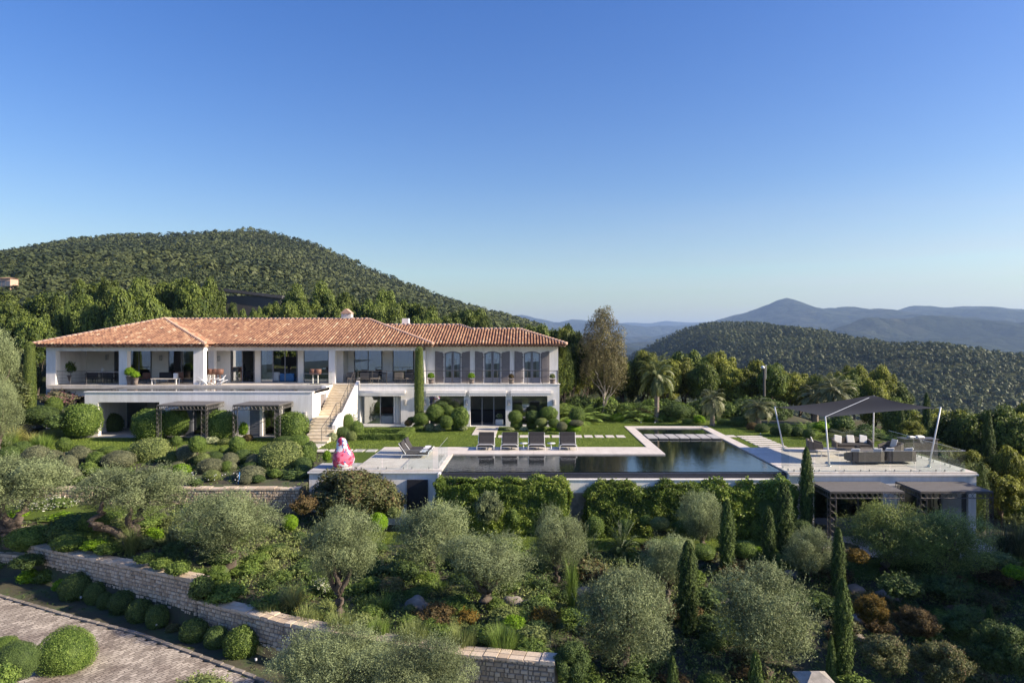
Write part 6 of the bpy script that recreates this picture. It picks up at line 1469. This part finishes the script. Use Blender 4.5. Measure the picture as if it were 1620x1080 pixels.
 ('bush2', 612, 796, 30, 32, 'shrubdark', 'dark twiggy shrub left of the black service door', 33.6),
 ('ball', 941, 833, 14, 16, 'box', 'egg-shaped bright clipped shrub in the lower garden', 31.3),
 ('ball', 989, 829, 12, 8, 'box', 'small clipped ball above the dark cycad', 31.6),
 ('cycad', 985, 848, 30, 28, None, 'dark cycad with arching fronds in the lower garden', 30.2),
 ('cycad', 932, 862, 24, 24, None, 'dark cycad at the left of the clipped egg shrub', 29.4),
 ('ball', 1044, 828, 15, 10, 'sage', 'pale-topped flat ball shrub below the pool wall', 31.2),
 ('bush', 1044, 842, 13, 9, 'shrubdark', 'woody base of shrub under the pale-topped ball', 31.4),
 ('bush', 1022, 824, 12, 12, 'box', 'dark leafy shrub between the two clipped shrubs', 32),
 ('ball', 1075, 836, 13, 12, 'box', 'green rounded shrub left of the grey olive', 31.5),
 ('block', 1110, 872, 20, 10, 'box', 'low clipped block below the grey olive', 28.5),
 ('dome', 1086, 863, 13, 12, 'sage', 'pale shaggy dome right of the small olive', 27.5),
 ('ball', 1178, 868, 18, 13, 'box', 'flat-topped green ball between two slim cypresses', 29.3),
 ('bush', 1200, 872, 8, 9, 'bright', 'bright yellow-green shrub behind the slender cypress', 30.2),
 ('ball', 1266, 832, 16, 11, 'darkbox', 'dark ball at the foot of the deck-edge cypress', 32.2),
 ('bush', 1356, 880, 22, 14, 'autumn', 'rust-coloured leafy shrub below the paved guest terrace', 27.8),
 ('bush2', 1425, 928, 34, 24, 'darkbox', 'shaded dark bush under the right-hand olives', 26),
 ('bush2', 1500, 930, 34, 26, 'darkbox', 'dark shaded bush right of the olives', 26.5),
 ('bushfine', 1380, 965, 30, 26, 'autumn', 'yellow-tinged shrub in the shaded lower right', 23.5),
 ('bushfine', 1450, 985, 34, 28, 'red', 'reddish shrub in the shaded lower right', 22.8),
 ('bushfine', 1530, 990, 36, 34, 'darkbox', 'dull green shrub at the lower right', 23),
 ('bushfine', 1400, 1035, 42, 34, 'shrubdark', 'large dark shrub at the bottom right', 19.5),
 ('bushfine', 1490, 1050, 44, 40, 'shrubdark', 'wide dark shrub at the bottom right beside the slim cypress', 19.5),
 ('bushfine', 1590, 1030, 50, 50, 'darkbox', 'dark shrub filling the bottom right corner', 20),
 ('tuft', 1588, 850, 34, 34, 'silver', 'silvery plume grasses at the right edge, the left clump', 31),
 ('tuft', 1612, 845, 30, 30, 'silver', 'silvery plume grasses at the right edge, the right clump', 30.5),
 ('bush', 1580, 885, 30, 14, 'sage', 'low grey-green shrubs under the plume grasses', 29),
 ('bush', 1606, 905, 20, 14, 'bright', 'light green shrub at the right edge below the grasses', 27.5),
 # behind the stone wall, left garden
 ('bush2', 90, 798, 34, 15, 'flower', 'white-flowering rose bush behind the forked olive', 32.8),
 ('bush2', 55, 800, 24, 18, 'flower', 'pink-white rose bush left of the flowering one', 32.6),
 ('bush', 30, 818, 18, 15, 'bright', 'bright green leafy shrub between the left trunk and the roses', 31),
 ('bush', 96, 820, 26, 11, 'bright', 'bright green leafy shrub under the roses', 30.8),
 ('bush', 68, 828, 18, 14, 'darkbox', 'dark green shrub behind the patch of stone path', 30.5),
 ('ball', 118, 838, 40, 24, 'darkbox', 'wide dark shrub in shade left of the forked olive', 28.8),
 ('ball', 148, 826, 20, 16, 'box', 'green leafy rounded shrub beside the forked olive', 28.4),
 ('ball', 50, 850, 34, 17, 'box', 'low dark green mound behind the upper stone wall', 28.7),
 ('ball', 118, 856, 30, 13, 'box', 'low green mound on top of the upper stone wall', 27.6),
 ('bush', 150, 862, 22, 10, 'bright', 'small yellow-green ground shrub near the wall top', 27.0),
 ('bush', 172, 868, 22, 11, 'box', 'low leafy shrub trailing to the upper stone wall', 26.6),
 ('tuft', 208, 853, 24, 32, 'sage', 'blue-grey spiky tuft in front of the forked olive trunk', 26.6),
 ('agave', 272, 848, 18, 20, 'silver', 'pale agave rosette near the large round olive', 27.2),
 ('bush', 242, 848, 18, 16, 'bright', 'bright round-leafed shrub left of the agave', 28),
 ('bush', 228, 884, 18, 10, 'box', 'low green shrub at the step end of the upper wall, the left one', 25),
 ('bush', 254, 892, 20, 11, 'box', 'low green shrub at the step end of the upper wall, the middle one', 24.4),
 ('bush', 280, 900, 20, 14, 'box', 'low green shrub at the step end of the upper wall, the right one', 23.9),
 ('bush', 318, 932, 22, 26, 'darkbox', 'dark hanging shrub right of the step in the stone wall', 23.4),
 ('bush', 338, 948, 22, 20, 'darkbox', 'dark rounded shrub between the wall step and the leafy lit shrub', 24.3),
 ('bushfine', 343, 913, 20, 20, 'box', 'dense green shrub standing on the bank just right of the wall step', 24.7),
 ('bush2', 355, 940, 34, 20, 'box', 'leafy green shrub with lit tips behind the lower wall', 23.6),
 ('tuft', 462, 944, 34, 30, 'dry', 'pale arching grass clump behind the lower wall', 23.2),
 ('bush2', 512, 925, 18, 14, 'flower', 'white-flowered shrub left of the gnarled olive trunk', 24.5),
 ('tuft', 608, 958, 28, 26, 'grasst', 'fresh green grass clump right of the gnarled olive trunk', 23.4),
 ('bush2', 690, 975, 34, 20, 'red', 'reddish brown shrub with white flowers in mid slope', 22.4),
 ('bush2', 735, 980, 20, 18, 'autumn', 'yellow-brown shrub left of the broad olive trunk', 22.2),
 ('bush', 812, 985, 22, 13, 'bright', 'vivid yellow-green shrub right of the broad olive', 21.5),
 ('bush2', 862, 980, 26, 22, 'autumn', 'orange-brown shrub left of the tall silvery olive', 22.4),
 ('tuft', 905, 900, 18, 34, 'grasst', 'upright green reeds below the narrow silvery olive', 25.4),
 ('bushfine', 905, 1050, 34, 40, 'darkbox', 'dark bushes at the right end of the stone wall', 19.3),
 ('mound', 540, 995, 34, 18, 'sage', 'grey lavender mound under the gnarled olive', 21.4),
 ('mound', 490, 985, 30, 18, 'sage', 'grey lavender mound behind the pale grass clump', 22.2),
 ('mound', 425, 970, 30, 16, 'sage', 'grey lavender mound above the curved wall on the left', 22.8),
 ('mound', 600, 1000, 26, 14, 'grasst', 'green grassy mound above the big bottom olive', 21),
 ('mound', 655, 1010, 34, 18, 'sage', 'grey mound on the wall top right of the big bottom olive', 20.6),
 ('mound', 730, 1020, 34, 20, 'sage', 'wide grey mound spilling over the lower wall', 20.3),
 ('mound', 795, 1020, 34, 20, 'grasst', 'dark grassy mound spilling over the lower wall', 20.2),
 ('tuft', 790, 1010, 30, 22, 'sage', 'silvery grass tuft near the end of the lower wall', 20.6),
 ('bush', 640, 905, 26, 20, 'darkbox', 'dark green shrub in the hollow between olives', 25.6),
 ('bush', 620, 925, 24, 14, 'shrubdark', 'shaded shrub right of the gnarled olive', 24.8),
 ('cycad', 700, 938, 24, 16, None, 'dark spiky plant left of the broad olive', 24.3),
 # along the drive
 ('dome', 122, 930, 25, 21, 'darkbox', 'largest dark oval ball in the row along the stone wall', None),
 ('ball', 152, 940, 17, 17, 'darkbox', 'dark ball right of the largest oval one', None),
 ('ball', 167, 951, 12, 13, 'darkbox', 'small dark ball nestled in front of its neighbour', None),
 ('ball', 195, 954, 21, 18, 'darkbox', 'fourth dark ball of the row along the stone wall', None),
 ('ball', 221, 968, 19, 18, 'darkbox', 'fifth dark ball, darker and rounder, by the stone wall', None),
 ('ball', 249, 977, 17, 18, 'darkbox', 'sixth dark ball, last before the gap in the row', None),
 ('bush', 273, 994, 13, 9, 'shrubdark', 'low shaggy plant in the gap of the ball row', None),
 ('ball', 307, 999, 21, 18, 'darkbox', 'dark ball right after the gap in the row', None),
 ('ball', 342, 1010, 18, 18, 'darkbox', 'dark ball second from the right end of the row', None),
 ('ball', 381, 1019, 25, 25, 'box', 'biggest round green ball at the right end of the row', None),
 ('bush', 12, 893, 24, 13, 'box', 'bright green shrub at the far left drive edge', None),
 ('bush', 45, 888, 28, 14, 'darkbox', 'dark shrub behind the left drive edge', 27.2),
 ('bush', 48, 912, 22, 14, 'bright', 'yellow-green mound by the drive, left of the ball row', None),
 ('bush', 78, 912, 24, 17, 'box', 'green mound by the drive, nearest the ball row', None),
 ('bush', 96, 926, 14, 12, 'bright', 'small yellow-green mound touching the largest oval ball', None),
 ('ballhi', 104, 1034, 41, 39, 'box', 'big round clipped ball in the lower left corner of the drive', None),
 ('ballhi', 26, 1045, 30, 30, 'darkbox', 'dark round bush left of the big clipped ball', 18.2),
 ('bush2', 0, 1075, 26, 30, 'box', 'green shrub in the bottom left corner', 16.8),
 ('ballhi', 4, 1022, 22, 14, 'box', 'pale round bush at the lower left edge', 19),
 ('bush2', 318, 1090, 46, 22, 'sage', 'grey-green shrub top at the bottom edge left of the big olive', 15.5),
]
for key, px, py, rx, ry, m_, lb, Y in SH:
    if key in ('ball', 'dome') and px < 400 and py > 920: ry *= 1.1
    cat = {'tuft': 'grass', 'mound': 'lavender' if m_ == 'sage' else 'grass', 'agave': 'agave', 'cycad': 'cycad'}.get(key, 'shrub')
    if key in ('tuft', 'mound', 'agave', 'cycad'):
        Yb = Y or hit(px, py+ry*.9)[1]; x = ux(px, Yb); zt_ = H-(py-ry-CY)*Yb/F; zb_ = H-(py+ry-CY)*Yb/F
        zg = gz(x, Yb); zb_ = min(zb_, zg)
        put(key, x, Yb, zb_, rx*Yb/F/1.0, (zt_-zb_)/{'tuft': .95, 'mound': .55, 'agave': .85, 'cycad': .8}[key], lb, cat, None, m_)
    else: ball(key, px, py, rx, ry, lb, cat, None, m_, Y)
for px, py, r, pb, lb in ((101, 703, 11, 724, 'lollipop shrub with a loose round head left of the bank centre'), (279, 697, 8, 722, 'slim lollipop shrub with the smallest head'), (312, 702, 12.5, 736, 'tall lollipop shrub with a bare white stem over the tan dome'), (375, 702, 12, 722, 'round-headed lollipop shrub right of the second pergola opening'), (893, 648, 10.5, 668, 'lollipop shrub on a pale stem at the villa corner')):
    x, Y, zg = hit(px, pb); k = Y/F; root = copyt(PR['lolli'], (x, Y, zg), (r*k,)*3, 0, lb, 'shrub'); zc_ = H-(py-CY)*k
    root.scale.z = (zc_-zg)/2.3; 
    for c_ in root.children:
        if c_.name.startswith('crown'): c_.scale.z = r*k/root.scale.z; setmat(c_, L['box'])

# small filler shrubs of the slope: several kinds, each a group of look-alikes
random.seed(33)
def scatter(n, xr, test, kinds, smin, smax, label, group, flat=.7):
    got = 0
    for t in range(n*6):
        if got >= n: break
        x = random.uniform(*xr[:2]); y = random.uniform(*xr[2:])
        if not test(x, y): continue
        key, m_ = random.choice(kinds); s = random.uniform(smin, smax); h = s*random.uniform(.7, 1)*flat
        put(key, x, y, gz(x, y)+(h*.55 if key in ('ball', 'ball2', 'dome', 'bush', 'bush2') else 0), s, h, label, 'shrub', group, m_); got += 1
def slope1(x, y): return y > np.interp(x, WX, WY)+.8 and y < 30.6 and x < 1
def slope2(x, y): return x > 1 and y > 19+.0*x and y < 30.4
scatter(150, (-20, 1, 19, 31), slope1, [('bush', 'box'), ('bush', 'sage'), ('bush', 'darkbox'), ('bush2', 'box')], .3, .6, 'low dark green filler shrub on the bank above the stone wall', 'dark filler shrubs above the stone wall')
scatter(60, (-20, 1, 19, 31), slope1, [('mound', 'sage'), ('mound', 'grasst'), ('bush2', 'sage')], .35, .6, 'soft grey-green tuft on the bank above the stone wall', 'grey tufts above the stone wall')
scatter(130, (1, 24, 18, 30.5), slope2, [('bush', 'darkbox'), ('bush2', 'shrubdark'), ('bush2', 'red'), ('bush', 'box')], .4, .85, 'dark filler shrub on the shaded slope right of the stone wall', 'dark filler shrubs right of the stone wall')
scatter(40, (1, 24, 17, 30.5), slope2, [('mound', 'sage'), ('bush2', 'sage'), ('mound', 'dry')], .35, .7, 'grey-green tuft on the shaded slope right of the stone wall', 'grey tufts right of the stone wall')
scatter(45, (-24, -11.8, 34.2, 40.6), lambda x, y: True, [('ball', 'darkbox'), ('bush', 'darkbox'), ('dome', 'grey'), ('bush', 'box')], .3, .5, 'small low shrub between the clipped domes of the left bank', 'low shrubs between the domes', .8)
scatter(60, (1.5, 22, 57, 60.5), lambda x, y: y > 57+.0*x, [('bush', 'darkbox'), ('bushfine', 'darkbox'), ('bush', 'box')], .9, 1.5, 'dark undergrowth shrub below the oaks beyond the lawn', 'undergrowth beyond the lawn', 1.0)
scatter(26, (17, 28, 42.5, 50), lambda x, y: y > 52.6-.9*(x-16.5)+0 or x > 22.6, [('bush', 'darkbox'), ('bush', 'box'), ('palmlow', 'grasst')], .6, 1.1, 'dark undergrowth shrub behind the sail deck', 'undergrowth behind the sail deck', 1.0)

scatter(30, (23.5, 36, 33, 47), lambda x, y: True, [('bush', 'darkbox'), ('bush', 'box'), ('bush2', 'sage')], .7, 1.3, 'undergrowth shrub below the oaks to the right of the sun deck', 'undergrowth right of the sun deck', 1.0)

# hedges
def hedge(x0, x1, y0, y1, z0, z1, m, label, leaf=.05, dens=900, ztop=None, rough=.07, name='hedge', seed=1):
    rng = np.random.default_rng(seed); pts = []; nrm = []
    ax, ay, az = x1-x0, y1-y0, z1-z0
    for (n_, A, o, u, v) in (((0, -1, 0), ax*az, (x0, y0, z0), (ax, 0, 0), (0, 0, az)), ((0, 1, 0), ax*az*.3, (x0, y1, z0), (ax, 0, 0), (0, 0, az)), ((0, 0, 1), ax*ay*1.2, (x0, y0, z1), (ax, 0, 0), (0, ay, 0)), ((-1, 0, 0), ay*az, (x0, y0, z0), (0, ay, 0), (0, 0, az)), ((1, 0, 0), ay*az, (x1, y0, z0), (0, ay, 0), (0, 0, az))):
        k = int(A*dens)+4; a, b = rng.random((k, 1)), rng.random((k, 1)); P = np.array(o)+a*np.array(u)+b*np.array(v); N = np.tile(np.array(n_, float), (k, 1)); pts.append(P); nrm.append(N)
    P = np.vstack(pts); N = np.vstack(nrm)
    if ztop is not None:
        hh = ztop(P[:, 0]); P[:, 2] = z0+(P[:, 2]-z0)*(hh-z0)/az
    dsp = fbm(P[:, 0]+P[:, 1]*.7, P[:, 2]*1.3+P[:, 1]*.3, .55, seed+5, 3)*rough*2.2+rng.normal(0, rough*.35, len(P)); P = P+N*dsp[:, None]
    V, Fq = leafquads(P, N, leaf, .55, 1.0); tone = np.clip(.35+.5*rng.random(len(P))+.5*(fbm(P[:, 0], P[:, 2], .9, seed+9, 2)), 0, 1)
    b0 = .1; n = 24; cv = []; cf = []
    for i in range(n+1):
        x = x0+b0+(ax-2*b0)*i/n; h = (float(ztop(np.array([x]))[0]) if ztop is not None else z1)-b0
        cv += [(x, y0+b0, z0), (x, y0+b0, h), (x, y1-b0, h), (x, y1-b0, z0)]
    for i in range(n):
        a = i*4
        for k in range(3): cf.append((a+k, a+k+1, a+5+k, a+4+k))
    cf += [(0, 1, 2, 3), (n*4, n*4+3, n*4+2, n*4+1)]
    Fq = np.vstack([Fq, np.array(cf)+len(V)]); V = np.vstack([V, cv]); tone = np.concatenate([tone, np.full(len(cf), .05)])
    return tag(link(name, npmesh(name, V, Fq, L[m], tone)), label, 'hedge')
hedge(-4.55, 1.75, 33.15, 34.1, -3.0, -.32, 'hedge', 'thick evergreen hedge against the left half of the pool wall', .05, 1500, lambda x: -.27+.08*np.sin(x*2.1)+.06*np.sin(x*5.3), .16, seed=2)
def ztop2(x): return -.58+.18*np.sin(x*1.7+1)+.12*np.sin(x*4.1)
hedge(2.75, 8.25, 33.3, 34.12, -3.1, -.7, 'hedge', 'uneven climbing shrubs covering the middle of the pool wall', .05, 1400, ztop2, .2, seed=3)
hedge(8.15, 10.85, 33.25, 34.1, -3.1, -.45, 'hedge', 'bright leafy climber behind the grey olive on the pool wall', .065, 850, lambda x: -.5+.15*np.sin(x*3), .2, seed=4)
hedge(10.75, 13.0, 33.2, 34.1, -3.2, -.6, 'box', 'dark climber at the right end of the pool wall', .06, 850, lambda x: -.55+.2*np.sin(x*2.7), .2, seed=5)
hedge(-12.1, -9.2, 48.6, 49.1, 0, .34, 'box', 'low clipped hedge in front of the glass doors, farther one', .04, 1300, None, .02, seed=6)
hedge(-11.6, -9.0, 45.3, 45.9, 0, .40, 'box', 'low clipped hedge in front of the glass doors, nearer one', .04, 1300, None, .02, seed=7)
hedge(-9.0, -8.3, 45.3, 48.9, 0, .42, 'box', 'short low hedge joining the two in front of the glass doors', .04, 1300, None, .02, seed=8)
single('path_slab', MB().box(-12.2, -9.1, 46.6, 47.4, -.01, .055), M['deckstone'], 'pale paved strip between the two low hedges', 'paving')
o = MB().box(1.6, 3.1, 34.05, 34.16, -3.3, -.95).build('wall_panel', M['rock'], None); tag(o, 'bare dark stone panel of the pool wall between hedge and climbers', 'wall panel')

# ground cover
def cover(name, n, m, seed, test, label, leaf=.05, hmax=.25, cat='ground cover'):
    rng = np.random.default_rng(seed); x = rng.uniform(-32, 30, n); y = rng.uniform(12, 42, n); k = test(x, y) & (fbm(x, y, 2.2, seed, 3) > -.16); x, y = x[k], y[k]
    z = gz_near(x, y)+fbm(x, y, 1.6, 5, 3)*.07; d = np.clip(fbm(x, y, 2.2, seed, 3)*2+.3, .1, 1)*hmax; q = 5
    P = np.repeat(np.stack([x, y, z], 1), q, 0)+rng.normal(0, .05, (len(x)*q, 3)); P[:, 2] = np.repeat(z, q)+rng.random(len(P))*np.repeat(d, q)
    N = unit(rng.normal(0, .6, (len(P), 3))+np.array([0, 0, .9])); V, Fq = leafquads(P, N, leaf, .4, 1.2, .8)
    return tag(link(name, npmesh(name, V, Fq, L[m], rng.random(len(P)))), label, cat, None, 'stuff')
slope_t = lambda x, y: (y > np.interp(x, WX, WY)+.4) & (y < 33.4) & ~((y > 30.9) & (x > -9.5) & (x < 22)) & ~((x > -30) & (x < -17) & (y > 30) & (y < 33))
below = lambda x, y: (x > 1) & (y > 12) & (y < 30)
cover('ground_cover', 60000, 'sage', 61, lambda x, y: slope_t(x, y) | below(x, y), 'low grey-green ground plants over the planted slope', .06, .35)
cover('ground_cover', 60000, 'darkbox', 62, lambda x, y: slope_t(x, y) | below(x, y), 'low dark green ground plants over the planted slope', .06, .4)
cover('ground_cover', 30000, 'box', 63, lambda x, y: (x < -11.6) & (y > 33.9) & (y < 40.8), 'short dark ground plants between the clipped domes', .05, .2)
cover('ground_cover', 9000, 'darkbox', 66, lambda x, y: (x > np.interp(y, [12, 30], [-60, -60])) & (y > np.interp(x, RE[0], RE[1])+.15) & (y < np.interp(x, WX, WY)-.1) & (x < -6), 'dark ground plants along the foot of the drive wall', .04, .12)
def lawnblades(x0, x1, y0, y1, n, seed, test=None):
    rng = np.random.default_rng(seed); x = rng.uniform(x0, x1, n); y = rng.uniform(y0, y1, n)
    if test is not None: k = test(x, y); x, y = x[k], y[k]
    P = np.stack([x, y, gz_near(x, y)+.055], 1); n = len(P); N = unit(rng.normal(0, 1, (n, 3))*np.array([1, 1, .2])); V, Fq = leafquads(P, N, .04, .3, .3, 3); return V, Fq, rng.random(n)
Vs = []; Fs = []; Ts = []; off = 0
for a in ((-9.05, 7.1, 42.25, 52, 26000, 1), (-34, -9.2, 41.6, 46.8, 24000, 2), (-12, -9.1, 44, 48, 3000, 3, lambda x, y: y < 45.2), (2.5, 22, 52.5, 56, 7000, 4, lambda x, y: (x < 14) | (y < 57-.45*(x-14))), (13.6, 22.5, 42.2, 52, 12000, 5, lambda x, y: y < 52.2-.9*np.clip(x-17.5, 0, 10)), (-9.8, 13.3, 31.3, 33.2, 9000, 6)):
    V, Fq, t = lawnblades(*a); Vs.append(V); Fs.append(Fq+off); Ts.append(t); off += len(V)
tag(link('grass', npmesh('grass', np.vstack(Vs), np.vstack(Fs), leafmat('lawn_blades', (.06, .10, .018), (.17, .23, .05), .3, .7), np.concatenate(Ts))), 'short mown green grass of the lawns', 'grass', None, 'stuff')
# boulders
random.seed(9)
for px, py, r, lb in ((1352, 930, 16, 'pale rounded boulder below the rust-coloured shrub, the upper one'), (1376, 944, 12, 'boulder behind the yellow-tinged shrub'), (1360, 975, 14, 'shaded boulder right of the bright-edged cypress'), (1406, 938, 20, 'long flat boulder in the shaded slope'), (1358, 1006, 11, 'lower boulder beside the bright-edged cypress'), (1512, 962, 16, 'shaded boulder left of the thin dark cypress'), (843, 955, 20, 'rounded boulder behind the vivid yellow-green shrub'), (812, 948, 18, 'flat pale rock in the slope right of the broad olive'), (1250, 905, 16, 'low pale rock below the small pale olive'), (660, 952, 22, 'flat pale rock in the middle of the slope'), (1150, 955, 20, 'pale rock between foreground cypress and olive'), (925, 935, 18, 'pale rock above the tall silvery olive')):
    x, Y, zg = hit(px, py+r*.5); k = Y/F; m = MB(); nu, nv = 12, 8
    def f_(u, v, s0=random.random()*9):
        d = Vector((math.cos(2*math.pi*u)*math.sin(math.pi*v), math.sin(2*math.pi*u)*math.sin(math.pi*v), math.cos(math.pi*v))); e = 1+.35*mnoise.noise(d*1.3+Vector((s0, s0, 0))); return (d.x*e, d.y*e*.8, d.z*e*.6)
    m.grid(f_, nu, nv); o = m.build('boulder', M['rock'], None, True, (x, Y, zg+r*k*.2)); o.scale = (r*k,)*3; tag(o, lb, 'boulder')
# white blossoms and a blue hose
m = MB()
for k in range(24):
    px = random.choice((random.uniform(303, 332), random.uniform(340, 362), random.uniform(370, 382))); x, Y, zg = hit(px, random.uniform(757, 768), 30); m.lathe([(.0, 0), (.026, .02), (.022, .04), (0, .05)], 5, (x, Y-.1, zg+random.uniform(.2, .45)), random.random())
tag(m.build('white_roses', M['whitecushion'], None), 'scattered white roses above the low terrace wall', 'flowers', None, 'stuff')
x, Y, zg = hit(377, 766, 30); m = MB(); m.tube([(0, 0, 0), (.02, .05, .3), (.03, .07, .6)], .03, 6); tag(m.build('garden_hose', M['blue'], None, True, (x, Y, zg)), 'short length of blue pipe standing by the white roses', 'hose')
# small white garden lights on the far lawn and by the drive
for px, py, lb in ((1203, 686, 'small white garden light near the brownish ball'), (1014, 668, 'tiny white garden light left of the tallest palm'), (1036, 668, 'tiny white garden light at the foot of the tallest palm'), (128, 948, 'small garden spotlight by the drive under the oval ball'), (248, 993, 'small garden spotlight by the drive at the gap in the balls'), (405, 1048, 'small garden spotlight by the drive beyond the biggest ball')):
    x, Y, zg = hit(px, py+3); r0 = empty('garden_light', (x, Y, zg), lb, 'garden light'); r0.scale = (.6, .6, .7); MB().tube([(0, 0, -.05), (0, 0, .16)], .014, 6).build('stake', M['darkmetal'], r0); MB().lathe([(.02, .16), (.06, .18), (.06, .27), (.02, .28)], 10).build('head', M['whitemetal'], r0)
# ------------------------------------------------------------------ camera, sun, sky, air
cam = bpy.data.cameras.new('camera'); co = bpy.data.objects.new('camera', cam); COL.objects.link(co); co.location = (0, 0, H); co.rotation_euler = (R(90), 0, 0)
cam.lens = 24; cam.sensor_width = 36; cam.shift_x = (810-CX)/1620; cam.shift_y = -(540-CY)/1620; cam.clip_end = 60000; cam.clip_start = .5; sc.camera = co
EL, AZ = 27.5, 9.0     # sun above the right-hand side, slightly towards the camera
d = Vector((math.cos(R(EL))*math.cos(R(AZ)), -math.cos(R(EL))*math.sin(R(AZ)), math.sin(R(EL))))
sl = bpy.data.lights.new('sun', 'SUN'); sl.energy = 4.4; sl.angle = R(.5); sl.color = (1.0, .86, .68); so_ = bpy.data.objects.new('sun', sl); COL.objects.link(so_)
so_.rotation_euler = (-d).to_track_quat('-Z', 'Y').to_euler()
wd = bpy.data.worlds.new('World'); sc.world = wd; wd.use_nodes = True; nt = wd.node_tree; bg = nt.nodes['Background']
sk = nt.nodes.new('ShaderNodeTexSky'); sk.sky_type = 'NISHITA'; sk.sun_disc = False; sk.sun_elevation = R(EL); sk.sun_rotation = math.atan2(d.x, d.y)
sk.air_density = 1.3; sk.dust_density = 1.0; sk.ozone_density = 3; sk.altitude = 100
hs = nd(nt, 'ShaderNodeHueSaturation', {'Color': sk.outputs[0], 'Saturation': 1.38, 'Hue': .523}); tc = nd(nt, 'ShaderNodeTexCoord'); mp = nd(nt, 'ShaderNodeMapping', {'Vector': tc.outputs['Generated'], 'Scale': (1.6, 1.6, 13)})
nz = nd(nt, 'ShaderNodeTexNoise', {'Vector': mp, 'Scale': 2.2, 'Detail': 7, 'Roughness': .6}); sz = nd(nt, 'ShaderNodeSeparateXYZ', {0: tc.outputs['Generated']})
bnd = nd(nt, 'ShaderNodeMapRange', {'Value': sz.outputs['Z'], 'From Min': .0, 'From Max': .22, 'To Min': .62, 'To Max': 0}); ea = nd(nt, 'ShaderNodeMapRange', {'Value': sz.outputs['X'], 'From Min': -.1, 'From Max': .6, 'To Min': .25, 'To Max': 1})
th = nd(nt, 'ShaderNodeMapRange', {'Value': nz.outputs['Fac'], 'From Min': .15, 'From Max': .75}); ml = nd(nt, 'ShaderNodeMath', {0: th.outputs[0], 1: bnd.outputs[0]}, operation='MULTIPLY'); ml = nd(nt, 'ShaderNodeMath', {0: ml.outputs[0], 1: ea.outputs[0]}, operation='MULTIPLY')
cl = nd(nt, 'ShaderNodeMix', {0: ml.outputs[0], 6: hs.outputs[0], 7: (4.3, 4.0, 4.9, 1)}, data_type='RGBA')      # thin wisps, plus pale horizon haze painted into the sky colour
nt.links.new(cl.outputs[2], bg.inputs['Color']); bg.inputs['Strength'].default_value = .081
sc.view_settings.view_transform = 'Standard'; sc.view_settings.look = 'None'; sc.view_settings.exposure = 1.12; sc.view_settings.gamma = 1
m, nt, out = mat('haze_air'); v = nd(nt, 'ShaderNodeVolumePrincipled', {'Color': (.44, .64, 1, 1), 'Density': 8.8e-5, 'Anisotropy': .2}); nt.links.new(v.outputs[0], out.inputs['Volume'])
hz = MB().box(-26000, 26000, -19500, 19500, -420, 400).build('haze', m); tag(hz, 'thin blue summer haze lying over the hills', 'haze', None, 'stuff')
sc.cycles.volume_bounces = 0; sc.cycles.max_bounces = 8; sc.cycles.transparent_max_bounces = 16; sc.cycles.diffuse_bounces = 3; sc.cycles.glossy_bounces = 3; sc.cycles.transmission_bounces = 4
sc.cycles.use_denoising = True; sc.cycles.use_adaptive_sampling = True
for p in PROTOS:        # the never-placed pattern plants go
    for c_ in list(p.children_recursive): bpy.data.objects.remove(c_)
    bpy.data.objects.remove(p)
